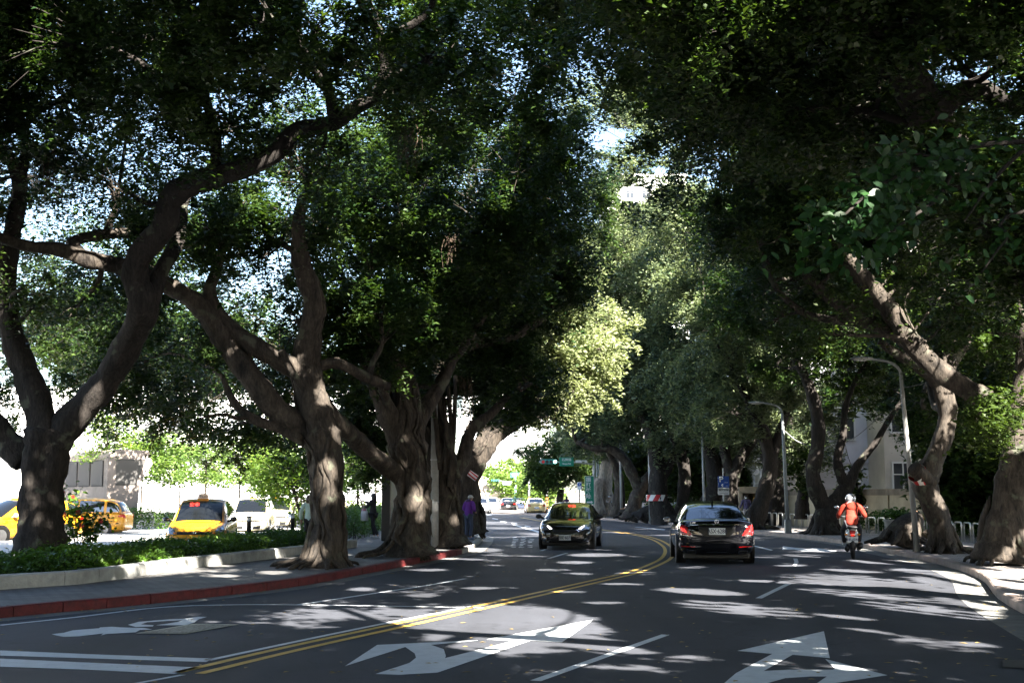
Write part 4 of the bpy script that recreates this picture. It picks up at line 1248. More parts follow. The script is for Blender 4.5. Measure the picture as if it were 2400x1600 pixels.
# cut stumps
def stump(label, base, pts, bark, roots=None, top=True):
    t = thing('tree_stump', label, 'stump', base)
    mb = MB()
    P = [A(*p[:3]) - base for p in pts]
    cp = smooth_curve(P, 4) if len(P) > 2 else P
    rr = list(np.interp(np.linspace(0, len(pts) - 1, len(cp)), range(len(pts)), [p[3] for p in pts]))
    mb.tube(cp, rr, 16, flute=.12, ph=2)
    if roots:
        for k in range(roots):
            a = 6.28 * (k + random.uniform(-.3, .3)) / roots; d = Vector((math.cos(a), math.sin(a), 0)); r0 = pts[0][3]
            mb.tube([d * r0 * .8 + Vector((0, 0, .35)), d * r0 * 1.1 + Vector((0, 0, .12)), d * r0 * 1.8 + Vector((0, 0, .0))], [.12, .09, .04], 7)
    mb.build('trunk', bark, t, smooth=True)
    mb = MB(); e = cp[-1]; dr = (cp[-1] - cp[-2]).normalized()
    mb.cyl(e - dr * .01, e + dr * .03, rr[-1] * .94, n=16)
    mb.build('cut_face', mat('cut_wood', (.38, .22, .12), .8, var=.3, vscale=8), t)
    return t
stump('leaning stump of a felled banyan behind the pale lamp post', A(2125, 1272, 38.5), [(2112, 1280, 38.5, .68), (2122, 1250, 38.5, .5), (2136, 1228, 38.6, .36), (2148, 1212, 38.8, .24)], M_bark, 9)
stump('flat topped cut stump on the far right pavement', A(1468, 1213, 84), [(1468, 1216, 84, .5), (1467, 1203, 84, .4), (1466, 1191, 84, .38)], M_barkD, 7)
stump('dark leaning stump cut to a wedge beside the thin pole', A(1512, 1217, 80), [(1506, 1222, 80, .85), (1518, 1205, 80, .55), (1532, 1185, 80, .22)], M_barkD, 7)

# a near spray of large leaves hanging into the upper right
def spray():
    P0 = A(2440, 300, 9.3)
    base = Vector((7.6, 9.0, PV))
    t = thing('fig_tree', 'near tree with large glossy leaves hanging into the upper right, a few sunlit', 'tree', base)
    mb = MB()
    mb.tube([base - base + Vector((0, 0, -.1)), Vector((0.1, 0, 1.5)), Vector((-.05, .1, 3.2)), Vector((-.6, .2, 5.0))], [.22, .18, .15, .1], 12, flute=.08)
    ends = []
    def br(pts, r0):
        cp = smooth_curve([p - base for p in pts], 4)
        mb.tube(cp, list(np.linspace(r0, .006, len(cp))), 6)
        return [p + base for p in cp]
    top = base + Vector((-.3, .15, 4.3))
    a = br([top, A(2420, 330, 9.3), A(2250, 360, 9.2), A(2130, 400, 9.0), A(2040, 450, 8.8), A(1960, 520, 8.6), A(1905, 545, 8.5)], .024)
    b_ = br([A(2250, 360, 9.2), A(2200, 460, 9.1), A(2120, 520, 9.0), A(2050, 570, 8.9)], .02)
    c = br([A(2200, 370, 9.2), A(2120, 360, 9.0), A(2080, 385, 8.9)], .015)
    d = br([top, A(2450, 480, 9.4), A(2360, 560, 9.3), A(2300, 640, 9.2)], .018)
    e = br([A(2420, 330, 9.3), A(2330, 420, 9.3), A(2260, 520, 9.2)], .02)
    mb.build('trunk', M_barkD, t, smooth=True)
    C = []
    for path, f0 in ((a, .3), (b_, .1), (c, .1), (d, .3), (e, .1)):
        m = len(path)
        for i in range(int(m * f0), m):
            for k in range(13):
                C.append(np.array(path[i]) + RNG.normal(0, .085, 3))
    for k in range(420):
        i = RNG.integers(8, len(a)); C.append(np.array(a[i]) + np.array([RNG.normal(.05, .16), RNG.normal(0, .16), RNG.normal(-.08, .13)]))
    for k in range(150):
        q = A(RNG.uniform(2150, 2480), RNG.uniform(330, 640), RNG.uniform(8.9, 10.2)); C.append(np.array(q))
    C = np.array(C)
    C = C[carve(C)]
    # six-sided rounded leaves
    n = len(C)
    nr = RNG.normal(0, .5, (n, 3)); nr[:, 2] += .6; nr[:, 1] -= .9; nr /= np.linalg.norm(nr, axis=1)[:, None]
    u = RNG.normal(0, 1, (n, 3)); u[:, 2] -= .6; u -= nr * np.sum(u * nr, 1)[:, None]; u /= np.linalg.norm(u, axis=1)[:, None]
    v = np.cross(nr, u); V = []; L, w = .088, .046
    prof = [(0, 0, 0), (.22, .34, .10), (.58, .5, .12), (.86, .27, .04), (1, 0, -.08), (.86, -.27, .04), (.58, -.5, .12), (.22, -.34, .10)]
    sc = RNG.uniform(.75, 1.2, n)[:, None]
    for (pu, pv, pn) in prof:
        V.append(C + (u * (L * pu) + v * (w * pv) + nr * (L * pn)) * sc)
    V = np.stack(V, 1).reshape(-1, 3) - np.array(base)
    me = bpy.data.meshes.new('crown')
    me.vertices.add(len(V)); me.vertices.foreach_set('co', V.astype(np.float32).ravel())
    me.loops.add(len(V)); me.loops.foreach_set('vertex_index', np.arange(len(V), dtype=np.int32))
    me.polygons.add(n); me.polygons.foreach_set('loop_start', np.arange(0, 8 * n, 8, dtype=np.int32))
    me.update(calc_edges=True)
    at = me.attributes.new('leafy', 'FLOAT', 'FACE'); at.data.foreach_set('value', RNG.uniform(.1, .9, n).astype(np.float32))
    me.materials.append(leaf_mat('leaf_glossy_large', (.008, .03, .010), (.026, .07, .018), .3, rough=.45))
    link(bpy.data.objects.new('crown', me), t)
spray()

# neighbours out of the frame whose crowns throw the shade on the near road
T = Tree('banyan_tree', 'banyan standing beside the viewer on the right pavement', 'tree', Vector((9.5, 5.0, PV)), GR, M_barkD, L=.2, Wd=.11, lai=2.6)
T.limb([(9.5, 5, 0, .6), (9.4, 5, 1.5, .45), (9.2, 5.2, 3.5, .4), (8.4, 5.6, 5.6, .33), (6.5, 6.2, 7.4, .24), (3.5, 7, 8.6, .16)], world=True, n=14)
T.limb([(9.2, 5.2, 3.5, .35), (10.6, 4.2, 5.5, .3), (13, 2.6, 8, .2)], world=True, n=12)
over(T, (-2, 16, -6, 8, 7.6, 10.5), 46, sd=4)
over(T, (-2, 16, 8, 13.5, 9.4, 11.5), 20, sd=44)
T.done()
T = Tree('banyan_tree', 'banyan behind the viewer on the right', 'tree', Vector((13.5, -9.0, PV)), GR, M_barkD, L=.22, Wd=.12, lai=2.6)
T.limb([(13.5, -9, 0, .6), (13.4, -9, 2, .45), (12.6, -8.6, 4.5, .36), (10.4, -7.6, 7.4, .24), (6.5, -7, 8.6, .16)], world=True, n=14)
over(T, (0, 22, -20, -4, 7.5, 11), 60, sd=5)
T.done()
T = Tree('banyan_tree', 'banyan beside the viewer on the left pavement', 'tree', Vector((-15, 9.0, PV)), GL, M_barkD, L=.2, Wd=.11, lai=2.6)
T.limb([(-15, 9, 0, .6), (-14.9, 9, 2, .45), (-13.6, 9.6, 4.2, .36), (-10.4, 10.6, 6.4, .24), (-6.5, 11, 8.2, .16)], world=True, n=14)
over(T, (-18, -1.5, -6, 8, 7.6, 10), 44, sd=6)
over(T, (-18, -1.5, 8, 14, 9.8, 12), 20, sd=66)
T.done()
T = Tree('banyan_tree', 'second banyan beyond the right edge of the frame', 'tree', Vector((18.5, 18.0, PV)), GR, M_barkD, L=.18, Wd=.1, lai=2.6)
T.limb([(18.5, 18, 0, .5), (18.4, 18, 2, .4), (17.6, 18.6, 4.2, .3), (15.4, 20, 6.4, .2)], world=True, n=14)
over(T, (12, 24, 8, 28, 5.5, 11), 40, sd=7)
over(T, (16.5, 26, 28, 46, 6, 13), 34, sd=8)
T.done()


T = Tree('banyan_tree', 'unseen banyan row added behind the viewer to block low light', 'tree', Vector((2, -30.0, 0)), None, M_barkD, L=.3, Wd=.17, lai=3.5)  # added out of view: darkens car reflections, blocks low light from behind
T.limb([(2, -30, 0, .6), (2.2, -30, 3, .45), (3, -30, 6, .35)], world=True, n=10)
for i in range(34):
    T.lobe(Vector((-34 + i * 2.1, -31 + 3 * math.sin(i * 1.7), 3.2 + 4.2 * ((i * .618) % 1))), 2.9, big=.34, connect=(i % 3 == 0))
T.done()
# ================================================================== PLANTING, WALLS, BUILDINGS
M_metal = mat('galvanised_steel', (.36, .37, .37), .5, metal=.4, var=.15, vscale=8, bump=.15, bscale=40)
M_pole = mat('pole_grey_paint', (.27, .29, .29), .55, metal=.1, var=.25, vscale=5, stretch=(1, 1, .3))
M_rail = mat('rail_steel', (.62, .6, .55), .28, metal=.85)
M_black = mat('black_paint', (.012, .012, .013), .35)
M_white_p = mat('white_panel', (.75, .76, .76), .5)
M_green = mat('sign_green', (.0, .2, .12), .45)
M_blue = mat('sign_blue', (.01, .07, .32), .45)
M_blackt = mat('lettering_black', (.01, .01, .01), .6)
M_whitet = mat('lettering_white', (.8, .8, .8), .5)
M_redb = mat('band_red', (.55, .02, .02), .5)
M_whiteb = mat('band_white', (.75, .75, .72), .5)
M_orange = mat('stripe_orange', (.75, .28, .04), .55)
M_conc = mat('concrete_raw', (.3, .29, .27), .85, var=.3, vscale=1.2, bump=.5, bscale=12)
M_cream = mat('render_cream', (.42, .35, .24), .85, var=.28, vscale=.9, bump=.3, bscale=18)
M_creamcap = mat('render_cap', (.2, .16, .12), .85, var=.35, vscale=2)
M_facade = mat('facade_grey', (.5, .5, .55), .8, var=.15, vscale=.6, bump=.2, bscale=15)
M_facadeW = mat('facade_white', (.8, .79, .77), .8, var=.08, vscale=.5)
M_glassW = mat('window_glass', (.03, .035, .04), .08, spec=.8)
M_glassP = mat('window_glass_pale', (.34, .36, .38), .15, spec=.8)
M_frame = mat('window_frame', (.6, .6, .58), .5)

def foliage(t, name, C, tone, m, L, Wd, origin, tilt=.75):
    V = leaf_arrays(C, L, Wd, tilt)
    return leaf_mesh(name, V, tone, m, t, origin)

def hedge(label, line, w0, w1, z0, z1, n, m=M_hedge, L=.09, Wd=.034, lumps=.16, sd=3, name='hedge', flowers=0):
    """a clipped but shaggy hedge between two offsets left of a line"""
    g = np.random.default_rng(sd)
    line = [Vector(p) for p in line]
    o = offset_line(line, -(w0 + w1) / 2)[len(line) // 2]; o.z = z0
    t = thing(name, label, 'hedge', o)
    # place samples
    seg = np.cumsum([0] + [(b - a).length for a, b in zip(line, line[1:])])
    la = np.array([(p.x, p.y) for p in line])
    s_ = g.uniform(0, seg[-1], n)
    ix = np.clip(np.searchsorted(seg, s_) - 1, 0, len(line) - 2)
    fr = (s_ - seg[ix]) / (seg[ix + 1] - seg[ix])
    p = la[ix] * (1 - fr)[:, None] + la[ix + 1] * fr[:, None]
    d = la[ix + 1] - la[ix]; d /= np.linalg.norm(d, axis=1)[:, None]
    nrm = np.stack([-d[:, 1], d[:, 0]], 1)
    w = g.uniform(w0, w1, n)
    p = p + nrm * w[:, None]
    edge = np.minimum(w - w0, w1 - w) / (w1 - w0)
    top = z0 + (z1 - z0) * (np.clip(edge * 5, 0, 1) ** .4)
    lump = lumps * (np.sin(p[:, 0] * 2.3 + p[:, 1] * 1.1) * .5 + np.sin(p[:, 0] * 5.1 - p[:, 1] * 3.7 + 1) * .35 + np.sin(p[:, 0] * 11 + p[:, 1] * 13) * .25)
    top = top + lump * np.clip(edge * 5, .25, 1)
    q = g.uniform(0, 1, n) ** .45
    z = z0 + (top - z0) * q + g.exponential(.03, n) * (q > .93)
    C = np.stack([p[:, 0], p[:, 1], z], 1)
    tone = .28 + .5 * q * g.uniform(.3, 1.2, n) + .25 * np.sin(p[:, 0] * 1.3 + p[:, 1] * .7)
    foliage(t, 'foliage', C, tone, m, L, Wd, o, 1.1)
    # inner woody mass so that no daylight shows through the base
    mb = MB()
    for k in range(int(seg[-1] * 3)):
        i = g.integers(0, n); a = Vector((C[i][0], C[i][1], z0 - .02)); 
        mb.tube([a - o, a - o + Vector((g.normal(0, .05), g.normal(0, .05), (z1 - z0) * .5)), a - o + Vector((g.normal(0, .1), g.normal(0, .1), (z1 - z0) * .85))], [.014, .01, .005], 4)
    tag(mb.build('stems', M_barkD, t), kind='stuff')
    if flowers:
        mf = MB()
        for k in range(flowers):
            i = g.integers(0, n); c = Vector(C[i]) - o; c.z = (top[i] - z0) * g.uniform(.6, 1.02)
            for a in range(4):
                an = a * 1.57 + g.uniform(0, 1); u = Vector((math.cos(an), math.sin(an), .4)) * .035; v = Vector((-u.y, u.x, 0)) * .6
                mf.add([c, c + u + v, c + u * 1.3, c + u - v], [(0, 1, 2, 3)])
        mf.build('flowers', mat('petal_pink', (.4, .12, .22), .7), t)
    return t
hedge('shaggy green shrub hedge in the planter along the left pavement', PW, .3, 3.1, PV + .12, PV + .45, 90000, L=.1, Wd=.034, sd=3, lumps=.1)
EL = [G(*p, PV) for p in ((800, 1276), (845, 1262), (885, 1250), (905, 1240))]
hedge('tall green hedge behind the woman pointing', smooth_curve([EL[1] + Vector((-.4, -2.6, 0))] + EL[1:] + [EL[-1] + Vector((1.0, 10, 0))], 3), .0, 1.6, PV, PV + 1.0, 26000, L=.1, Wd=.04, sd=4)
hedge('dark flowering hedge behind the first taxis', [Vector((-25, 60, 0)), Vector((-18, 59.5, 0)), Vector((-14.2, 59, 0))], 0, 1.6, 0, 1.05, 15000, L=.1, Wd=.05, sd=5, m=M_hedge, flowers=260)
hedge('clipped hedge at the back of the forecourt beyond the last taxi', [Vector((-12.5, 66, 0)), Vector((-9, 64, 0)), Vector((-4, 66, 0))], 0, 1.4, 0, 1.35, 9000, L=.14, Wd=.07, sd=6, m=M_leafY)
hedge('dark low hedge behind the pavement rails below the cream wall', [p for p in offset_line(RK, 5.4) if 40 < p.y < 70][::-1], 0.0, 1.3, PV, PV + .75, 24000, L=.12, Wd=.055, sd=7, m=M_hedge)
hedge('sunlit low hedge behind the rails beside the parked white car', [p for p in offset_line(RK, 5.2) if 72 < p.y < 98][::-1], 0.0, 1.2, PV, PV + .8, 7000, L=.17, Wd=.08, sd=8, m=M_leafY)

# flowering hibiscus in front of the side-on taxi
def hibiscus():
    c = A(195, 1290, 28.6); c.z = PV + .15
    t = thing('hibiscus_bush', 'leggy hibiscus with red blooms in front of the side-on taxi', 'bush', c)
    mb = MB(); C = []; F = []
    g = random.Random(9)
    for (x, y) in ((150, 1148), (175, 1160), (158, 1200), (185, 1195), (205, 1200), (222, 1205), (240, 1215), (170, 1225), (200, 1225), (250, 1225), (150, 1235), (230, 1240)):
        e = A(x, y, 28.6 + g.uniform(-.3, .3)) - c
        b = Vector((g.uniform(-.25, .25), g.uniform(-.1, .1), 0))
        m = b.lerp(e, .5) + Vector((g.uniform(-.12, .12), 0, .08))
        P = smooth_curve([b, m, e], 4); mb.tube(P, list(np.linspace(.016, .005, len(P))), 5)
        for q in P[4:]:
            for k in range(9): C.append(np.array(q) + RNG.normal(0, .075, 3))
        for k in range(16): C.append(np.array(e) + RNG.normal(0, .1, 3))
        if g.random() < .4: F.append(e + Vector((g.uniform(-.05, .05), -.1, -.05)))
    mb.build('stems', M_bark, t)
    C = np.array(C)
    leaf_mesh('foliage', leaf_arrays(C, .11, .065, .9), RNG.uniform(.2, 1, len(C)), M_hedge, t)
    mf = MB()
    for p in F:
        for a in range(5):
            an = a * 1.256; u = Vector((math.cos(an), -.3, math.sin(an))) * .05; v = Vector((-math.sin(an), 0, math.cos(an))) * .03
            mf.add([p, p + u + v, p + u * 1.25, p + u - v], [(0, 1, 2, 3)])
    tag(mf.build('flowers', mat('petal_red', (.4, .015, .015), .6), t), kind='stuff')
hibiscus()

# ---------------- trees of the forecourt and far ground
def young(label, px, py, Y, h, r, n, leaf=M_leafB, stakes=True, lean=0., L=.17, group='young trees on the forecourt'):
    b = A(px, py, Y); b.z = .0 if Y > 34 else PV
    t = thing('young_tree', label, 'tree', b, 0, group)
    mb = MB()
    top = Vector((lean, 0, h * .62))
    P = smooth_curve([Vector((0, 0, -.05)), Vector((lean * .3, .02, h * .3)), top, Vector((lean * 1.2, 0, h * .85))], 4)
    mb.tube(P, list(np.linspace(.075, .025, len(P))), 8, flute=.08)
    g = random.Random(int(px)); C = []
    for k in range(n):
        a = g.uniform(0, 6.28); q = g.uniform(.25, 1)
        e = Vector((lean + math.cos(a) * r * q, math.sin(a) * r * q, h * g.uniform(.5, 1.0) - .25 * q))
        s0 = P[g.randint(len(P) // 2, len(P) - 1)]
        m = s0.lerp(e, .5) + Vector((0, 0, .12))
        mb.tube([s0, m, e], [.022, .014, .006], 5)
        for _ in range(60): C.append(np.array(e) + RNG.normal(0, 1, 3) * np.array([.3, .3, .16]) * (.6 + r * .3))
    mb.build('trunk', M_bark, t, smooth=True)
    C = np.array(C)
    leaf_mesh('crown', leaf_arrays(C, L, L * .5, .8), RNG.normal(.55, .25, len(C)), leaf, t)
    if stakes:
        ms = None
        for (dx, dy) in ((-.75, -.2), (.7, -.2), (.05, .6)):
            ms = MB(); ms.cyl((dx, dy, 0), (lean * .3 + dx * .04, dy * .04, 1.75), .03, n=6)
            ms.build('stake', mat('stake_wood', (.2, .14, .09), .8), t)
    return t
young('young tree held by crossed stakes behind the hedge, left of the tan trunk', 712, 1222, 50, 3.4, 1.5, 60, leaf=M_leafY, lean=-.5)
young('staked young tree between the tan trunk and the pointing woman', 838, 1215, 57, 4.2, 1.4, 40)
young('slim young tree left of the black post', 800, 1212, 62, 4.6, 1.3, 36)
young('staked sapling behind the roof of the third taxi', 615, 1208, 66, 3.6, 1.2, 30)
young('staked sapling behind the roof of the front taxi', 480, 1200, 74, 4.6, 1.5, 34)
young('broad pale green tree in the far left of the forecourt', 560, 1200, 80, 5.2, 2.6, 80, stakes=False, L=.22)
young('slender tree rising behind the louvred concrete shaft', 245, 1205, 64, 6.4, 1.8, 50, leaf=M_leafY, stakes=False)
young('pale sunlit tree in the gap right of the tan trunk', 880, 1204, 84, 6.0, 2.4, 90, stakes=False, L=.24)
young('bushy sunlit tree behind the first staked tree', 650, 1203, 82, 5.6, 2.4, 80, stakes=False, L=.24)
young('sunlit tree seen under the banyan limbs near the left edge', 330, 1203, 92, 6.4, 2.6, 80, stakes=False, L=.26)
young('sunlit tree beyond the pale hoarding, upper left forecourt', 420, 1203, 96, 5.5, 2.6, 70, stakes=False, L=.26)

def far_tree(label, px, py, Y, lobes, leaf, L=.3, bark=M_bark, limbs=(), group=None, lai=3.6, cat='tree', name='broadleaf_tree'):
    T = Tree(name, label, cat, A(px, py, Y), group, bark, leaf, L=L, Wd=L * .55, lai=lai)
    T.limb([(px, py + 6, Y, .42), (px, py - 30, Y, .3), (px + 4, py - 60, Y, .26)], n=10)
    for l in limbs: T.limb(l, n=8)
    for (x, y, yy, r) in lobes: T.lobe(A(x, y, yy), r, squash=.75, tone=.6)
    return T.done()
far_tree('dark green tree leaning over the median beyond the dark hatchback', 1312, 1206, 106,
         [(1300, 1075, 106, 2.2), (1270, 1085, 107, 1.6), (1345, 1070, 106, 2), (1290, 1110, 105, 1.8), (1262, 1120, 106, 1.3), (1330, 1105, 106, 1.6), (1240, 1060, 108, 1.3), (1300, 1045, 107, 2), (1350, 1040, 108, 2), (1282, 1132, 105, 1.2), (1375, 1095, 108, 1.5)],
         M_leaf, L=.2, limbs=([(1314, 1140, 106, .24), (1340, 1120, 106, .16), (1358, 1095, 106, .1)], [(1312, 1140, 106, .2), (1290, 1125, 106, .12), (1275, 1110, 106, .08)]))
far_tree('pale lime green tree beyond the junction left of the far mast', 1225, 1196, 150, [(1190, 1130, 150, 2.2), (1215, 1140, 150, 2.4), (1245, 1135, 150, 2.4), (1170, 1110, 152, 2), (1230, 1115, 152, 2.4), (1205, 1100, 154, 2.2), (1262, 1150, 148, 2)], M_leafB, L=.34)
far_tree('sunlit shrubbery tree behind the striped posts', 1262, 1200, 134, [(1262, 1160, 134, 1.8), (1275, 1145, 134, 2), (1250, 1130, 136, 2.2), (1290, 1160, 133, 1.6), (1240, 1160, 136, 1.6)], M_leafB, L=.3)
far_tree('light green tree above the retaining wall at the far left of the junction', 1105, 1192, 160, [(1100, 1140, 160, 2.6), (1120, 1150, 160, 2), (1090, 1120, 162, 2.4), (1135, 1120, 165, 2.2)], M_leafB, L=.36)
# park trees behind the right pavement: dense and dark
GP = 'park trees behind the right row'
for i, (lab, x, yb, Y, lob) in enumerate((
    ('dense park tree behind the couple in masks', 1775, 1212, 84, [(1740, 1090, 84, 3), (1800, 1080, 84, 3), (1770, 1030, 85, 3.4), (1830, 1120, 82, 2.2), (1720, 1140, 84, 2.0), (1860, 1040, 84, 3), (1850, 960, 84, 3.4)]),
    ('dense park tree behind the parking sign', 1690, 1212, 88, [(1660, 1100, 88, 3), (1700, 1060, 88, 3.4), (1640, 1040, 88, 3.2), (1690, 1120, 87, 2), (1610, 1110, 88, 2.4)]),
    ('dense park tree behind the striped band banyan', 1580, 1208, 98, [(1560, 1100, 98, 3), (1600, 1060, 98, 3.4), (1530, 1060, 98, 3.2), (1570, 1130, 97, 1.8), (1500, 1110, 98, 2.6)]),
    ('dense park tree behind the flat topped stump', 1480, 1204, 108, [(1470, 1110, 108, 3), (1500, 1080, 108, 3.2), (1440, 1080, 108, 3), (1450, 1130, 107, 2), (1485, 1150, 106, 1.6), (1420, 1110, 110, 2.6)]),
    ('dark bushy tree against the cream wall at the far right', 2270, 1200, 50, [(2290, 1150, 50, 1.6), (2250, 1130, 50, 1.4), (2320, 1100, 50, 2.2), (2260, 1070, 50, 2), (2380, 1060, 48, 2.2), (2330, 1010, 50, 2.2), (2300, 1180, 49, .9), (2240, 1175, 49, .7)]),
    ('dark spindly tree behind the silver helmet', 2005, 1204, 60, [(2012, 1150, 60, .55), (2004, 1110, 60, .6), (2016, 1180, 60, .45), (1990, 930, 60, 1.5), (2060, 900, 60, 1.5)]),
    ('leafy shrub tree left of the forked banyan', 1880, 1210, 62, [(1885, 1130, 62, .6), (1872, 1100, 62, .6), (1890, 1060, 62, .7)]),
    ('dark park tree right of the far pavement bend', 2230, 1204, 58, [(2230, 1080, 58, 1.6), (2240, 1000, 58, 2.2), (2200, 900, 58, 2.2), (2260, 930, 58, 2.6)]))):
    far_tree(lab, x, yb, Y, lob, M_leaf, L=.2 + .001 * Y, bark=M_barkD, group=GP, lai=5)
far_tree('low sunlit bush around the flat topped stump', 1440, 1206, 96, [(1440, 1150, 96, 1.4), (1452, 1135, 96, 1.3), (1432, 1125, 96, 1.3)], M_leafY, L=.2, cat='bush', name='leafy_bush')

# ---------------- louvred concrete shaft on the forecourt
def vent():
    b = G(250, 1247); b = Vector((A(250, 1160, 62).x, 62, 0))
    t = thing('ventilation_shaft', 'flared concrete ventilation shaft with louvred faces behind the taxis', 'ventilation shaft', b, scale=1.22)
    k = 49 / 3000
    # end profile in (u, z): u to the right along the end face
    prof = [(0, 0), (1.15, 0), (1.25, 1.9), (1.72, 2.65), (1.55, 2.98 + .2), (.42, 3.22), (0, 3.0)]
    dirU = Vector((.93, .36, 0)); dirV = Vector((-.62, .78, 0))
    D = 5.2
    mb = MB(); n = len(prof)
    vs = [dirU * u + Vector((0, 0, z)) for u, z in prof] + [dirU * u + dirV * D + Vector((0, 0, z)) for u, z in prof]
    mb.add(vs, [tuple(range(n)), tuple(range(2 * n - 1, n - 1, -1))] + [(i, n + i, n + (i + 1) % n, (i + 1) % n) for i in range(n)])
    mb.build('body', mat('concrete_shaft', (.24, .2, .17), .85, var=.25, vscale=1.4, bump=.5, bscale=10), t)
    def louvre(P, U, Vv, w, h, skew=0.):
        nn = U.cross(Vv).normalized()
        o = thing0 = None
        mb = MB()
        m = 15
        for i in range(m):
            z = h * (i + .5) / m
            ww = w - skew * (1 - z / h)
            a = P + Vv * z + nn * .012
            q = [a - Vv * .055, a + U * ww - Vv * .055, a + U * ww + Vv * .05 + nn * .05, a + Vv * .05 + nn * .05]
            mb.add(q, [(0, 1, 2, 3)])
            mb.add([q[3], q[2], q[2] - nn * .05, q[3] - nn * .05], [(0, 1, 2, 3)])
        o = mb.build('louvre', mat('louvre_grey', (.13, .125, .12), .5, metal=.2), t)
        mb = MB()
        f = .05
        for (p0, U_, l) in ((P - Vv * f, U, w - skew), (P + Vv * h, U, w)):
            mb.add([p0 + nn * .004, p0 + U_ * l + nn * .004, p0 + U_ * l + Vv * f + nn * .05, p0 + Vv * f + nn * .05], [(0, 1, 2, 3)])
        mb.add([P + nn * .003, P + U * (w - skew) + nn * .003, P + U * w + Vv * h + nn * .003, P + Vv * h + nn * .003], [(0, 1, 2, 3)])
        mb.build('louvre_back', mat('louvre_shadow', (.08, .08, .08), .7), o)
    U = dirU; Z = Vector((0, 0, 1))
    louvre(dirU * .32 + Z * 1.85, U, Z, 1.1, .92, .32)
    for (v0, w) in ((.42, 1.25), (1.85, 1.25), (3.3, 1.25)):
        louvre(dirV * (v0 + w) + Z * 1.8, -dirV, Z, w, .95)
vent()

# ---------------- buildings
def building(name, label, x0, x1, y0, y1, h, fl, m, cols, wsize, side=None, sidecols=0, group=None, cat='building', z0=0., glassm=None):
    """box building; front face at y0 (towards the street), windows as parts"""
    t = thing(name, label, cat, (x0, y0, z0), 0, group)
    mb = MB(); w = x1 - x0; d = y1 - y0
    mb.box((w / 2, d / 2, h / 2), (w, d, h))
    mb.build('wall', m, t)
    mb = MB(); mb.box((w / 2, d / 2, h + .25), (w + .3, d + .3, .5)); mb.build('roof', m, t)
    nf = max(1, int(h / fl))
    for f in range(nf):
        z = f * fl + fl * .32
        for c in range(cols):
            cx = w * (c + .5) / cols
            win(t, Vector((cx, 0, z)), Vector((1, 0, 0)), wsize, glassm)
        if side:
            for c in range(sidecols):
                cy = d * (c + .5) / sidecols
                win(t, Vector((0 if side < 0 else w, cy, z)), Vector((0, -1, 0)) if side < 0 else Vector((0, 1, 0)), wsize, glassm)
        mb = MB(); mb.box((w / 2, -.06, (f + 1) * fl - .02), (w + .1, .12, .14)); mb.build('ledge', m, t)
    return t
WIN = {}
def win(t, p, U, size, glassm=None):
    """frame proud of the wall, glass set back inside it; p = bottom centre"""
    key = (round(size[0], 2), round(size[1], 2), glassm.name if glassm else '')
    w, h = size
    ang = math.atan2(U.y, U.x)
    if key not in WIN:
        mb = MB(); f = .09
        mb.box((0, -.03, f / 2), (w, .14, f)); mb.box((0, -.03, h - f / 2), (w, .14, f))
        for x in (-w / 2 + f / 2, w / 2 - f / 2, 0): mb.box((x, -.028, h / 2), (f if x else f * .7, .136, h - 2 * f))
        mb.box((0, -.025, h * .68), (w - 2 * f, .1, f * .6))
        me1 = mb.build('window', M_frame); 
        mb = MB(); mb.box((0, -.012, h / 2), (w - f, .03, h - f)); me2 = mb.build('pane', glassm or M_glassW)
        WIN[key] = (me1.data, me2.data)
        bpy.data.objects.remove(me1); bpy.data.objects.remove(me2)
    a = bpy.data.objects.new('window', WIN[key][0]); a.location = p; a.rotation_euler = (0, 0, ang); link(a, t)
    b = bpy.data.objects.new('pane', WIN[key][1]); link(b, a)
# right-hand grey block behind the wall
tb = building('office_building', 'grey rendered block with tall white framed windows behind the right wall', 15.2, 27, 72, 84, 19, 3.6, M_facade, 5, (1.1, 1.9), side=-1, sidecols=4)
mb = MB(); mb.box((5.9, -1.6, 9.5), (2.3, 3.2, 19)); mb.build('projecting_bay', mat('facade_cream', (.46, .43, .38), .8, var=.15, vscale=.6), tb)
for f in range(5): win(tb, Vector((5.7, -3.2, 1.4 + f * 3.6)), Vector((1, 0, 0)), (1.2, 2.1))
building('office_building', 'pale tiled block glimpsed behind the slim banyan at the far right', 21.5, 33, 58, 66, 14, 3.4, mat('facade_tile', (.4, .36, .31), .7, var=.2, vscale=3), 6, (1.2, 1.5), side=-1, sidecols=3)
# far towers
building('apartment_building', 'white apartment tower in the sun beyond the junction', -8, 6, 205, 222, 34, 3.3, M_facadeW, 4, (1.5, 1.5), side=1, sidecols=3, glassm=M_glassP)
building('apartment_building', 'lower white apartment block left of the far tower', -24, -9.2, 190, 206, 17, 3.3, M_facadeW, 5, (1.6, 1.4), glassm=M_glassP)
building('apartment_building', 'tall tower whose top shows in the gap of sky between the crowns', 16, 30, 215, 232, 56, 3.4, M_facadeW, 5, (1.5, 1.6), side=-1, sidecols=4)
building('apartment_building', 'long pale building far behind the taxis on the left', -60, -24, 128, 142, 12, 3.4, M_facadeW, 13, (1.6, 1.5), side=1, sidecols=4, glassm=M_glassP)
building('apartment_building', 'white block behind the staked young trees', -27, -13, 150, 164, 13.5, 3.4, M_facadeW, 6, (1.5, 1.5), glassm=M_glassP)
building('apartment_building', 'white block with dark windows at the far left edge', -84, -58, 96, 112, 22, 3.5, M_facadeW, 9, (1.6, 1.6), side=1, sidecols=4, glassm=M_glassP)

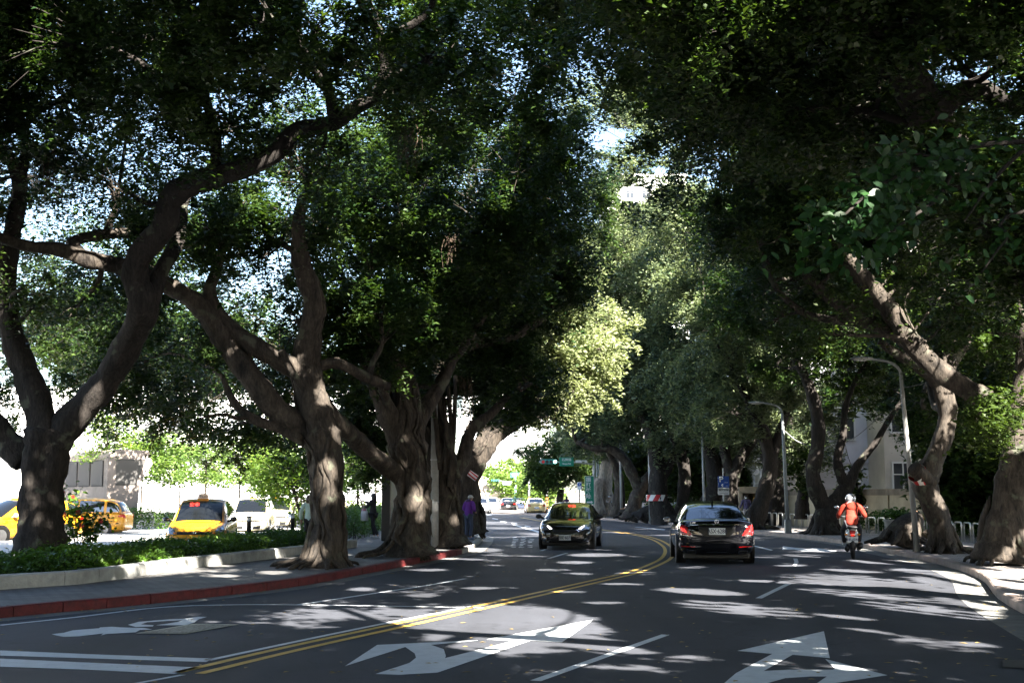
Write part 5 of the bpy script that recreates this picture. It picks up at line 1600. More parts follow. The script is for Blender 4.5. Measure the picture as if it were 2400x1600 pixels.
# cream boundary wall on the right, its coping darker
def wall(label, P, h, m, cap, thick=.28, name='boundary_wall', caph=.28):
    P = [Vector(p) for p in P]
    t = thing(name, label, 'wall', P[0])
    o = Vector(P[0])
    L = [p - o for p in P]
    mb = MB(); sweep(mb, L, [(-thick / 2, 0), (-thick / 2, h - caph), (thick / 2, h - caph), (thick / 2, 0)][::-1]); mb.build('wall', m, t)
    mb = MB(); sweep(mb, L, [(-thick / 2 - .06, h - caph), (-thick / 2 - .06, h), (thick / 2 + .06, h), (thick / 2 + .06, h - caph)][::-1]); mb.build('coping', cap, t)
    # shallow piers
    for a, b in zip(L, L[1:]):
        n = int((b - a).length / 4.2)
        d = (b - a).normalized(); nn = Vector((d.y, -d.x, 0))
        for i in range(n):
            q = a.lerp(b, (i + .5) / n)
            for sgn in (-1, 1):
                mb = MB(); mb.box(q + nn * sgn * (thick / 2 + .03) + Vector((0, 0, (h - caph) / 2)), (.4, .06, h - caph - .004), rz=math.atan2(d.y, d.x)); mb.build('pier', m, t)
    return t
wall('cream rendered boundary wall with dark coping behind the right hedge', [(14.6, 68, PV), (16.4, 60, PV), (18.2, 50, PV), (20.5, 38, PV), (22, 30, PV)], 1.85, M_cream, M_creamcap)
# beige portal and stair wall
def portal():
    b = Vector((A(1732, 1160, 76).x, 76, PV))
    t = thing('stair_entrance', 'pale concrete stair entrance behind the couple in masks', 'entrance', b)
    m = mat('concrete_warm', (.46, .38, .28), .85, var=.25, vscale=1.5)
    mb = MB(); mb.box((.85, 1.5, 1.88), (1.7, 3.0, .38)); mb.build('lintel', m, t)
    for x in (.1, 1.6):
        mb = MB(); mb.box((x, 1.5, .845), (.2, 3.0, 1.69)); mb.build('side_wall', m, t)
    mb = MB(); mb.box((.85, 2.9, .845), (1.298, .2, 1.69)); mb.build('back_wall', m, t)
portal()
wall('low pale concrete wall behind the black sedan roof', [(A(1690, 1160, 90).x, 90, PV), (A(1610, 1160, 96).x, 96, PV)], 1.9, mat('concrete_warm', (.46, .38, .28)), mat('concrete_warm', (.46, .38, .28)), name='garden_wall')
wall('grey panelled wall between the striped band banyan and the sedan', [(A(1620, 1160, 100).x, 100, PV), (A(1500, 1160, 112).x, 112, PV)], 2.2, mat('panel_lavender', (.33, .33, .4), .8), mat('panel_lavender', (.33, .33, .4)), name='garden_wall')
wall('beige retaining wall closing the street beyond the junction', [(-26, 156, 0), (-6, 152, 0), (4, 150, 0), (9, 146, 0)], 2.0, mat('retaining_beige', (.5, .44, .36), .85, var=.15, vscale=.5), mat('retaining_beige', (.5, .44, .36)), name='retaining_wall')
def ramp():
    b = Vector((-8.2, 157, 0))
    t = thing('stepped_wall', 'sloping grey beige wall rising behind the retaining wall', 'wall', b)
    mb = MB()
    M = Matrix.Rotation(R(90), 4, 'X')
    mb.prism([(0, 0), (7.2, 0), (7.2, 3.0), (3.2, 4.6), (1.2, 3.2), (0, 3.0)], 0, 1.0, M=Matrix.Translation((0, 1, 0)) @ M)
    mb.build('wall', mat('retaining_beige', (.5, .44, .36)), t)
    mb = MB(); mb.tube([(0, -.2, 2.3), (7.2, -.2, 2.3)], .04, 6)
    for i in range(9): mb.cyl((.2 + i * .85, -.2, 1.95), (.2 + i * .85, -.2, 2.9), .03, n=5)
    mb.tube([(0, -.2, 2.9), (7.2, -.2, 2.9)], .04, 6)
    mb.build('railing', M_black, t)
ramp()

# ================================================================== STREET FURNITURE
# inverted U rails along the right pavement
GRL = 'steel hoop rails along the right pavement'
RL = offset_line(RK, 3.6)
rl_pts = [p for p in RL if 30 < p.y < 112]
path = resample(rl_pts, .2)
hoop0 = None; acc = 0; last = path[0]; cnt = 0
def make_hoop():
    t = thing('hoop_rail', 'x', 'rail', (0, 0, PV))
    r = .11; w = .38; h = .66
    P = [Vector((-w, 0, -.05)), Vector((-w, 0, h - r))]
    for k in range(1, 6): a = R(180 - k * 18); P.append(Vector((-w + r + r * math.cos(a), 0, h - r + r * math.sin(a))))
    Q = [Vector((-p.x, p.y, p.z)) for p in reversed(P)]
    mb = MB(); mb.tube(P + Q, .03, 8); mb.build('hoop', M_rail, t, smooth=True)
    for sx in (-1, 1):
        mb = MB(); mb.cyl((sx * w, 0, 0), (sx * w, 0, .012), .065, n=10); mb.build('base_plate', M_metal, t)
    return t
pos = []
for a, b in zip(path, path[1:]):
    acc += (b - a).length
    if acc > .98:
        acc = 0; pos.append((b, math.atan2(b.y - a.y, b.x - a.x)))
hoop = make_hoop()
MARKS = [(1600, 'the banyan flaring behind the white car'), (1655, 'the lamp rising behind the black saloon'), (1762, 'the banyan leaning behind the couple in masks'), (1847, 'the square based grey lamp'), (1935, 'the low forked banyan'), (2005, 'the scooter rider'), (2120, 'the leaning stump'), (2212, 'the slim banyan with red and white tape'), (2330, 'the thick banyan at the right edge')]
ORD = ['first', 'second', 'third', 'fourth', 'fifth', 'sixth', 'seventh', 'eighth', 'ninth', 'tenth', 'eleventh', 'twelfth', 'thirteenth', 'fourteenth']
hp = []
for p_, an in pos:
    q_, f_ = PX(np.array([p_]))
    if 1500 < q_[0][0] < 2420: hp.append((float(q_[0][0]), p_, an))
hp.sort(key=lambda k: k[0])
lastm = None; num = 0
for (x_, p_, an) in hp:
    mk = [m for m in MARKS if m[0] <= x_]
    mk = mk[-1] if mk else (0, 'the thin pole before the striped band banyan')
    num = num + 1 if mk == lastm else 1
    lastm = mk
    if x_ > 2395: continue
    o = hoop if cnt == 0 else copy_tree(hoop)
    cnt += 1
    o.location = (p_.x, p_.y, PV); o.rotation_euler = (0, 0, an)
    tag(o, 'bent steel hoop rail, %s one right of %s' % (ORD[min(num, 14) - 1], mk[1]), 'rail', GRL)

# street lamps
def lamp(label, px, py, Y, h, arm, r=.075, box=True, M=M_pole, group='curved arm street lamps on the right pavement', lean=0., ang=None):
    b = A(px, py, Y); b.z = PV
    t = thing('street_lamp', label, 'street lamp', b, 0, group)
    mb = MB(); top = Vector((lean, 0, h))
    mb.tube([(0, 0, -.05), (lean * .5, 0, h * .5), top], [r, r * .82, r * .62], 12)
    mb.build('pole', M, t, smooth=True)
    mb = MB(); P = [top]
    for k in range(1, 8):
        a = R(k * 80 / 7); P.append(top + Vector((-.62 * (1 - math.cos(a)), 0, .40 * math.sin(a))))
    P.append(P[-1] + Vector((-(arm - .62), 0, .05)))
    mb.tube(P, list(np.linspace(r * .55, r * .38, len(P))), 10); mb.build('arm', M, t, smooth=True)
    e = P[-1]
    mb = MB(); mb.ell(e + Vector((-.24, 0, .01)), (.34, .13, .06), 14, 8); hd = mb.build('lamp_head', M, t, smooth=True)
    mb = MB(); mb.ell(e + Vector((-.28, 0, -.035)), (.2, .1, .035), 12, 6); mb.build('lamp_glass', mat('lamp_glass', (.5, .5, .45), .2), hd, smooth=True)
    if box:
        mb = MB(); mb.box((0, 0, .28), (r * 2.9, r * 2.9, .56), bev=.02); mb.build('base_box', M, t)
    return t
M_poleP = mat('pole_pale', (.33, .33, .31), .5, var=.2, vscale=6, stretch=(1, 1, .3))
lamp('pale street lamp standing in front of the leaning stump', 2150, 1290, 36, 4.95, .95, .085, False, M_poleP, lean=-.28)
lamp('grey street lamp with square base between the couple and the forked banyan', 1847, 1247, 54, 5.0, .95, .09, True, lean=-.12)
lamp('grey street lamp rising behind the black sedan, its head catching sun', 1652, 1227, 70, 5.0, .95, .085, True, lean=-.06)
lamp('thin lamp pole rising into the leaves beside the photographer', 1457, 1214, 84, 5.6, .9, .1, False, lean=-.05)
lamp('thin lamp pole in front of the striped band banyan', 1525, 1220, 77, 5.6, .9, .1, False, lean=-.05)
# plain kerb pole on the left
b = A(1018, 1283, 38.4); b.z = PV
t = thing('utility_pole', 'tall plain grey pole at the left kerb between two banyans', 'pole', b)
mb = MB(); mb.tube([(0, 0, -.05), (0, 0, 2), (-.03, 0, 4.2), (-.03, 0, 5.2)], [.125, .12, .1, .09], 14); mb.build('shaft', mat('pole_concrete', (.26, .26, .25), .7, var=.25, vscale=4), t, smooth=True)
mb = MB(); mb.cyl((0, 0, 1.35), (0, 0, 1.39), .128, n=14); mb.build('strap', M_metal, t)
mb = MB(); mb.cyl((-.01, 0, 2.6), (-.01, 0, 2.64), .125, n=14); mb.build('strap', M_metal, t)
# black information panel behind
b = A(913, 1252, 45); b.z = PV
t = thing('information_pillar', 'tall black framed information panel behind the buttressed banyan', 'information panel', b)
mb = MB(); mb.box((-.12, 0, 1.35), (.3, .5, 2.7), bev=.02); mb.build('post', M_black, t)
mb = MB(); mb.box((.22, .12, 1.5), (.36, .05, 2.0)); mb.build('glass_panel', mat('panel_pale', (.5, .55, .55), .2), t)
mb = MB(); mb.box((.42, .12, 1.35), (.04, .1, 2.7)); mb.build('frame_rail', M_black, t)
# bollards in the hedge
for (lab, px, py, Y) in (('small black and white garden bollard light behind the hedge, left one', 584, 1212, 38), ('small garden bollard light at the foot of the staked tree', 686, 1206, 43)):
    b = A(px, py, Y); zt = b.z; b.z = 0
    t = thing('bollard_light', lab, 'bollard', b)
    mb = MB(); mb.lathe([(.07, 0), (.07, zt - .12), (.075, zt - .1)], 12); mb.build('post', M_black, t, smooth=True)
    mb = MB(); mb.lathe([(.07, zt - .1), (.07, zt)], 12); mb.build('lens', M_white_p, t)
    mb = MB(); mb.lathe([(.1, zt), (.1, zt + .03), (.0, zt + .05)], 12); mb.build('cap', M_black, t)

# parking sign
def sign_board(t, w, h, z, m, name='board', y=-.05, th=.02):
    mb = MB(); mb.box((0, y, z + h / 2), (w, th, h), bev=.004); return mb.build(name, m, t)
FR = lambda x, y, z: Matrix.Translation((x, y, z)) @ Matrix.Rotation(R(90), 4, 'X')
b = A(1697, 1222, 66); b.z = PV
t = thing('parking_sign', 'blue parking sign with a white park panel under it on a thin post', 'road sign', b)
mb = MB(); mb.cyl((0, 0, -.05), (0, 0, 2.95), .035, n=8); mb.build('post', M_metal, t)
s1 = sign_board(t, .57, .57, 2.12 - PV, M_blue)
text_mesh('P', .38, M_whitet, s1, FR(-.12, -.065, 2.52 - PV), sx=1.1, font_bold=.012)
text_mesh('↑', .2, M_whitet, s1, FR(-.06, -.065, 2.2 - PV), font_bold=.008)
text_mesh('小型車', .07, M_whitet, s1, FR(.12, -.065, 2.36 - PV))
text_mesh('50m', .06, M_whitet, s1, FR(.16, -.065, 2.2 - PV))
s2 = sign_board(t, .57, .36, 1.74 - PV, M_white_p)
text_mesh('振興公園', .13, M_blackt, s2, FR(0, -.065, 1.99 - PV), font_bold=.002)
text_mesh('Zhenxing Park', .075, M_blackt, s2, FR(0, -.065, 1.83 - PV))
# hospital sign and traffic mast
b = A(1393, 1212, 96); b.z = 0
t = thing('traffic_mast', 'grey mast with a long arm carrying traffic lights over the far junction', 'traffic light', b)
mb = MB(); mb.tube([(0, 0, 0), (0, 0, 5.6)], [.13, .09], 12); mb.build('pole', M_metal, t, smooth=True)
mb = MB(); mb.tube([(0, 0, 4.0), (-1.2, 0, 4.15), (-4.1, 0, 4.2)], [.07, .06, .045], 8); mb.build('arm', M_metal, t, smooth=True)
mb = MB(); mb.box((-3.36, 0, 4.2), (1.22, .2, .38), bev=.05); sg = mb.build('signal_head', mat('signal_green_paint', (.03, .2, .16), .45), t)
for i, c in enumerate((M_redb, mat('lens_dark', (.02, .02, .02), .3), mat('lens_dark', (.02, .02, .02)), mat('lens_lit_green', (.3, .9, .7), .3, emit=(.5, 1, .85), estr=1.2))):
    mb = MB(); mb.cyl((-3.8 + i * .3, -.1, 4.2), (-3.8 + i * .3, -.125, 4.2), .12, n=14); mb.build('lens', c, sg)
mb = MB(); mb.box((-2.05, -.08, 4.2), (1.08, .04, .66), bev=.01); s1 = mb.build('sign', M_green, t)
text_mesh('石牌路', .24, M_whitet, s1, FR(-2.05, -.105, 4.34)); text_mesh('Shipai Rd', .17, M_whitet, s1, FR(-2.05, -.105, 4.05))
mb = MB(); mb.box((-.95, -.05, 4.22), (.85, .16, .2), bev=.03); mb.build('light_box', M_white_p, t)
mb = MB(); mb.box((.16, 0, 1.55), (.24, .2, .9), bev=.02); mb.build('control_box', M_metal, t)
b = A(1382, 1210, 89); b.z = PV
t = thing('hospital_sign', 'tall green hospital direction sign with white characters and an arrow', 'road sign', b)
for sx in (-.25, .25):
    mb = MB(); mb.cyl((sx, .04, -.05), (sx, .04, 2.9), .03, n=8); mb.build('post', M_metal, t)
s1 = sign_board(t, .6, 1.92, .95, M_green)
s1b = MB(); s1b.box((0, -.045, .95 + .96), (.64, .008, 1.96)); s1b.build('border', M_white_p, t)
for i, ch in enumerate('振興醫院'): text_mesh(ch, .36, M_whitet, s1, FR(-.07, -.066, 2.62 - i * .38), font_bold=.006)
mb = MB(); mb.prism([(-.2, -.05), (.1, -.05), (.1, -.11), (.24, 0), (.1, .11), (.1, .05), (-.2, .05)], 0, .004, M=FR(0, -.066, 1.1)); mb.build('arrow', M_whitet, s1)
# blue round sign, garden lantern
b = A(1358, 1206, 104); b.z = PV
t = thing('round_sign', 'round blue sign on a white board before the garden lantern', 'road sign', b)
mb = MB(); mb.cyl((0, 0, -.05), (0, 0, 2.2), .035, n=8); mb.build('post', M_metal, t)
s1 = sign_board(t, .34, .62, 2.0, M_white_p)
mb = MB(); mb.cyl((0, -.061, 2.43), (0, -.068, 2.43), .15, n=20); mb.build('disc', M_blue, s1)
mb = MB(); mb.prism([(-.012, -.07), (.012, -.07), (.012, .03), (.04, .03), (0, .09), (-.04, .03), (-.012, .03)], 0, .004, M=FR(0, -.069, 2.43)); mb.build('arrow', M_whitet, s1)
b = A(1359, 1204, 112); b.z = PV
t = thing('garden_lantern', 'old style lantern lamp behind the round blue sign', 'lamp', b)
mb = MB(); mb.lathe([(.12, 0), (.05, .3), (.04, 2.75), (.08, 2.8)], 10); mb.build('post', M_black, t, smooth=True)
mb = MB(); mb.lathe([(.1, 2.8), (.18, 3.15)], 6); mb.build('glass', mat('lantern_glass', (.6, .5, .35), .3), t)
mb = MB(); mb.lathe([(.22, 3.15), (.06, 3.35), (.0, 3.45)], 6); mb.build('cap', M_black, t)
# far mast beyond the junction
b = A(1208, 1196, 138); b.z = 0
t = thing('traffic_mast', 'turquoise mast with green street name board beyond the far black car', 'traffic light', b)
mb = MB(); mb.tube([(0, 0, 0), (0, 0, 4.0)], [.13, .1], 10); mb.build('pole', mat('pole_turquoise', (.2, .45, .5), .5), t, smooth=True)
mb = MB(); mb.tube([(0, 0, 3.1), (-2.4, 0, 3.3)], .05, 6); mb.build('arm', M_metal, t)
mb = MB(); mb.box((-.9, -.03, 3.0), (.9, .08, .34), bev=.02); mb.build('panel', mat('panel_paleblue', (.4, .55, .6), .5), t)
mb = MB(); mb.box((-2.15, -.03, 3.28), (.9, .16, .22), bev=.04); sg = mb.build('signal_head', mat('signal_green_paint', (.03, .2, .16)), t)
for i in range(3):
    mb = MB(); mb.cyl((-2.45 + i * .28, -.11, 3.28), (-2.45 + i * .28, -.13, 3.28), .085, n=10); mb.build('lens', mat('lens_dark', (.02, .02, .02)), sg)
mb = MB(); mb.box((-.05, -.14, 3.85), (.88, .03, .52), bev=.01); s1 = mb.build('sign', mat('sign_turquoise', (.02, .36, .32), .5), t)
text_mesh('振興街', .22, M_whitet, s1, FR(-.05, -.16, 3.95)); text_mesh('Zhenxing St', .11, M_whitet, s1, FR(-.05, -.16, 3.72))
# striped posts
def striped(label, px, py, Y, h, r=.12, hs=None):
    b = A(px, py, Y); b.z = 0
    t = thing('striped_post', label, 'post', b, 0, 'orange and black striped posts at the junction')
    mb = MB(); mb.cyl((0, 0, 0), (0, 0, h), r * .8, n=12); mb.build('post', M_metal, t, smooth=True)
    mb = MB(); z0 = .35; n = 24; hs = hs or 1.2
    # spiral bands
    for s_ in range(8):
        for k in range(12):
            a0 = 2 * math.pi * k / 12; a1 = 2 * math.pi * (k + 1) / 12
            za = z0 + hs * s_ / 8 + (k / 12) * hs / 8; zb = z0 + hs * s_ / 8 + ((k + 1) / 12) * hs / 8; dz = hs / 8
            q = [Vector((r * math.cos(a0), r * math.sin(a0), za)), Vector((r * math.cos(a1), r * math.sin(a1), zb)), Vector((r * math.cos(a1), r * math.sin(a1), zb + dz)), Vector((r * math.cos(a0), r * math.sin(a0), za + dz))]
            mb.add(q, [(0, 1, 2, 3)], s_ % 2)
    mb.build('striped_sleeve', [M_orange, M_black], t)
striped('orange and black striped post behind the roof of the dark hatchback', 1318, 1200, 112, 1.9)
striped('striped post beside the pale far taxi', 1282, 1203, 116, 5)
striped('striped foot of the turquoise mast area', 1240, 1199, 132, 4)
striped('striped post right of the green hospital sign', 1401, 1206, 100, 4.5)
# tape bands on the cut limbs
def band(label, c, r, w, axis, n=10, tilt=.35):
    t = thing('warning_band', label, 'warning tape', c)
    q = Vector(axis).to_track_quat('Z', 'Y').to_matrix().to_4x4()
    mb = MB(); m = 24; sk = tilt
    for k in range(m):
        a0 = 2 * math.pi * k / m; a1 = 2 * math.pi * (k + 1) / m
        for j in range(1):
            P = [(r * math.cos(a0), r * math.sin(a0), -w / 2), (r * math.cos(a1), r * math.sin(a1), -w / 2), (r * math.cos(a1 + sk), r * math.sin(a1 + sk), w / 2), (r * math.cos(a0 + sk), r * math.sin(a0 + sk), w / 2)]
            mb.add([q @ Vector(p) for p in P], [(0, 1, 2, 3)], (k // 2) % 2)
    mb.build('band', [M_redb, M_whiteb], t)
band('red and white striped band around the stout banyan behind the sedan', A(1539, 1166, 76), .62, .36, (0, 0, 1))
band('red and white tape round the cut limb by the pale lamp', A(2156, 1114, 35.3), .27, .3, A(2143, 1098, 35.0) - A(2180, 1130, 35.4))
band('red and white tape on the leaning banyan at the kerb corner', A(1108, 1114, 47.3), .12, .36, Vector((.6, 0, -.4)))
# hanging cable
mb = MB(); P = [A(1840, 1010, 54), A(1870, 1034, 54), A(1910, 1046, 54), A(1960, 1044, 54), A(2010, 1020, 53), A(2060, 975, 52), A(2100, 930, 51)]
mb.tube(smooth_curve(P, 4), .018, 5)
o = mb.build('cable', mat('cable_grey', (.22, .22, .22), .6)); recenter(o, P[2]); tag(o, 'slack grey cable slung between the right-hand trees above the rider', 'cable')
# stone planter pot
b = Vector((A(2100, 1220, 46).x, 46, PV))
t = thing('planter_pot', 'ribbed grey stone planter pot behind the leaning stump', 'planter', b)
mb = MB(); pr = [(.3, 0), (.34, .05), (.38, .5), (.42, .62), (.45, .66), (.45, .72), (.38, .72), (.36, .66)]
mb.lathe(pr, 24); mb.build('pot', M_conc, t)
for k in range(14):
    a = 2 * math.pi * k / 14; mb = MB(); mb.tube([(.335 * math.cos(a), .335 * math.sin(a), .06), (.385 * math.cos(a), .385 * math.sin(a), .5)], .02, 5); mb.build('rib', M_conc, t)
C = RNG.normal(0, 1, (900, 3)) * np.array([.26, .2, .1]) + np.array([0, 0, .88])
leaf_mesh('plant', leaf_arrays(C, .12, .05, .9), RNG.uniform(0, .8, 900), M_hedge, t)
# ================================================================== VEHICLES
from mathutils.bvhtree import BVHTree
def paint(name, c, metal=0., rough=.22, coat=1.):
    return mat(name, c, rough, metal=metal, coat=coat, spec=.5)
P_black = paint('paint_black', (.003, .003, .0045), rough=.06)
P_black2 = paint('paint_black_brownish', (.012, .011, .010), rough=.14)
P_yellow = paint('paint_taxi_yellow', (.60, .27, .01), rough=.35, coat=.35)
P_white = paint('paint_white', (.7, .7, .68))
P_navy = paint('paint_navy', (.02, .03, .06))
P_champ = paint('paint_pale_yellow', (.65, .5, .22))
M_cglass = mat('car_glass', (.008, .009, .01), .03, spec=1.0, coat=1)
M_cglass.node_tree.nodes['Principled BSDF'].inputs['Coat IOR'].default_value = 2.1
M_tglass = mat('taxi_glass', (.006, .007, .008), .12, spec=.3)
M_tyre = mat('tyre_rubber', (.012, .012, .012), .85)
M_rim = mat('rim_alloy', (.35, .35, .36), .3, metal=.9)
M_chrome = mat('chrome', (.75, .75, .77), .08, metal=1)
M_trim = mat('trim_black', (.01, .01, .01), .45)
M_tail = mat('taillight_red', (.38, .004, .004), .12, coat=1)
M_tailL = mat('taillight_lit', (.5, .01, .01), .2, emit=(1, .03, .02), estr=.22)
M_headc = mat('headlight_clear', (.35, .37, .4), .06, metal=.6, coat=1)
M_headL = mat('headlight_lit', (.8, .8, .8), .2, emit=(1, .97, .95), estr=.6)
M_amber = mat('indicator_amber', (.7, .22, .01), .2)
M_plate = mat('plate_white', (.72, .74, .74), .4)
M_plateT = mat('plate_text', (.015, .02, .05), .5)
M_led = mat('led_red', (.5, .02, .02), .4, emit=(1, .05, .03), estr=.5)

def static_mesh(o):
    dg = bpy.context.evaluated_depsgraph_get()
    me = bpy.data.meshes.new_from_object(o.evaluated_get(dg))
    o.modifiers.clear()
    o.data = me
    return o

class Car:
    def __init__(s, name, label, loc, rz, L, W, H, kind, m, group=None, cat='car', belt=None, scale=1.):
        s.t = thing(name, label, cat, loc, rz, group, scale)
        s.L, s.W, s.H = L, W, H
        h = L / 2; w = W / 2
        if kind == 'sedan':
            st = [(-h, .78, .40, .90), (-h + .07, .90, .26, 1.03), (-h + .30, .97, .20, 1.09), (-h + .9, .995, .2, 1.06), (-.9, 1.0, .2, .99), (.2, 1.0, .2, .97), (1.0, 1.0, .2, .96), (1.5, .99, .2, .93), (h - .55, .96, .2, .84), (h - .2, .9, .22, .72), (h - .02, .76, .3, .58)]
            prof = [(-h + .75, 1.06, .80, .78), (-h + 1.45, H - .06, .66, .0), (-.15, H, .68, 0), (.35, H - .03, .66, 0), (1.25, .96, .80, .0)]
        elif kind == 'hatch':
            st = [(-h, .82, .40, .86), (-h + .06, .92, .26, .98), (-h + .3, .97, .2, 1.02), (-.9, 1.0, .2, 1.0), (.2, 1.0, .2, .98), (.9, 1.0, .2, .97), (1.3, .985, .2, .95), (h - .5, .965, .2, .86), (h - .18, .9, .2, .74), (h - .02, .74, .24, .6)]
            prof = [(-h + .18, 1.0, .82, 0), (-h + .75, H - .07, .68, 0), (-.3, H, .70, 0), (.2, H - .03, .68, 0), (1.15, .98, .80, 0)]
        else:   # people carrier
            st = [(-h, .84, .38, .92), (-h + .06, .93, .26, 1.0), (-h + .3, .98, .2, 1.03), (-.9, 1.0, .2, 1.0), (.2, 1.0, .2, .97), (.95, 1.0, .2, .95), (1.35, .985, .2, .93), (h - .5, .965, .2, .85), (h - .18, .9, .2, .72), (h - .02, .76, .24, .58)]
            prof = [(-h + .14, 1.02, .84, 0), (-h + .5, H - .10, .74, 0), (-.6, H, .74, 0), (.25, H - .04, .72, 0), (1.3, .95, .84, 0)]
        # lower body
        vs = []; fs = []
        def ring(y, k, zb, zt):
            ww = w * k
            hf = [(0, zb), (ww * .72, zb), (ww * .95, zb + .05), (ww * .995, zb + (zt - zb) * .35), (ww, zb + (zt - zb) * .62), (ww * .975, zt - .09), (ww * .91, zt - .015), (ww * .55, zt + .02), (0, zt + .03)]
            r = [(x, y, z) for x, z in hf] + [(-x, y, z) for x, z in reversed(hf[1:-1])]
            return r
        n = 0
        for (y, k, zb, zt) in st:
            r = ring(y, k, zb, zt); n = len(r); vs += r
        for i in range(len(st) - 1):
            for k in range(n):
                j = (k + 1) % n
                fs.append((i * n + k, (i + 1) * n + k, (i + 1) * n + j, i * n + j))
        b0 = len(vs); c0 = st[0]; vs.append((0, c0[0] - .015, (c0[2] + c0[3]) / 2)); fs += [(b0, k, (k + 1) % n) for k in range(n)]
        b1 = len(vs); c1 = st[-1]; o_ = (len(st) - 1) * n; vs.append((0, c1[0] + .03, (c1[2] + c1[3]) / 2)); fs += [(b1, o_ + (k + 1) % n, o_ + k) for k in range(n)]
        mb = MB(); mb.add(vs, fs)
        s.body = mb.build('body', m, s.t, smooth=True, sub=2)
        static_mesh(s.body)
        # cabin
        P = [Vector((0, y, z)) for y, z, _, _ in prof]
        ks = [k for _, _, k, _ in prof]
        s.per = 6
        cp = smooth_curve(P, s.per)
        kk = np.interp(np.linspace(0, len(P) - 1, len(cp)), range(len(P)), ks)
        s.cp = cp; s.kk = kk; s.w = w; s.prof = prof
        beltz = [float(np.interp(p.y, [a[0] for a in st], [a[3] for a in st])) - .03 for p in cp]
        s.beltz = beltz
        s.roof_m = m
        mb = MB(); NX = 10; m_ = len(cp)
        vs = []
        for i in range(m_):
            for j in range(NX + 1):
                vs.append(s.top(i, -1 + 2 * j / NX))
        fs = [(i * (NX + 1) + j, i * (NX + 1) + j + 1, (i + 1) * (NX + 1) + j + 1, (i + 1) * (NX + 1) + j) for i in range(m_ - 1) for j in range(NX)]
        mb.add(vs, fs)
        for sg in (-1, 1):
            vs = []
            for i in range(m_):
                for q in range(4): vs.append(s.side(i, q / 3, sg))
            fs = [(i * 4 + q, i * 4 + q + 1, (i + 1) * 4 + q + 1, (i + 1) * 4 + q) for i in range(m_ - 1) for q in range(3)]
            if sg > 0: fs = [f[::-1] for f in fs]
            mb.add(vs, fs)
        s.cabin = mb.build('cabin', m, s.t, smooth=True)
        s._bvh()
    def top(s, i, x, off=0.):
        i0 = int(i); f = i - i0; i1 = min(i0 + 1, len(s.cp) - 1)
        p = s.cp[i0].lerp(s.cp[i1], f); k = s.kk[i0] * (1 - f) + s.kk[i1] * f
        bow = .10 if i > len(s.cp) * .6 else -.07 if i < len(s.cp) * .3 else 0
        t = i / (len(s.cp) - 1)
        bow = .12 * max(0, (t - .62) / .38) - .09 * max(0, (.35 - t) / .35)
        a = s.cp[max(0, i0 - 1)]; b = s.cp[min(len(s.cp) - 1, i0 + 1)]
        tn = (b - a).normalized(); nr = Vector((0, -tn.z, tn.y))
        if nr.z < 0: nr = -nr
        return Vector((x * k * s.w, p.y + bow * (1 - x * x) - 0 * bow, p.z - .045 * x ** 4 - .015 * x * x)) + nr * off
    def side(s, i, q, sg, off=0.):
        i0 = int(i); f = i - i0; i1 = min(i0 + 1, len(s.cp) - 1)
        e = s.top(i, sg)
        bz = s.beltz[i0] * (1 - f) + s.beltz[i1] * f
        b = Vector((sg * s.w * .93, e.y, min(bz, e.z)))
        p = e.lerp(b, q)
        p.x += sg * (.03 * math.sin(math.pi * q) * min(1, (e.z - b.z) * 3) + off)
        return p
    def _bvh(s):
        bpy.context.view_layer.update()
        vs = [v.co.copy() for v in s.body.data.vertices]; fs = [tuple(p.vertices) for p in s.body.data.polygons]
        s.bvh = BVHTree.FromPolygons(vs, fs)
    def glass_top(s, i0, i1, x=.9, name='windscreen', m=None, off=.008, n=8):
        mb = MB(); vs = []
        for a in range(n + 1):
            for b in range(n + 1):
                vs.append(s.top(i0 + (i1 - i0) * a / n, -x + 2 * x * b / n, off))
        mb.add(vs, [(a * (n + 1) + b, a * (n + 1) + b + 1, (a + 1) * (n + 1) + b + 1, (a + 1) * (n + 1) + b) for a in range(n) for b in range(n)])
        return mb.build(name, m or M_cglass, s.t, smooth=True)
    def glass_side(s, i0, i1, q0=.08, q1=.9, m=None):
        for sg in (-1, 1):
            mb = MB(); n = 5; vs = []
            for a in range(n + 1):
                for b in range(n + 1):
                    vs.append(s.side(i0 + (i1 - i0) * a / n, q0 + (q1 - q0) * b / n, sg, .006))
            fs = [(a * (n + 1) + b, a * (n + 1) + b + 1, (a + 1) * (n + 1) + b + 1, (a + 1) * (n + 1) + b) for a in range(n) for b in range(n)]
            if sg > 0: fs = [f[::-1] for f in fs]
            mb.add(vs, fs)
            mb.build('side_window', m or M_cglass, s.t, smooth=True)
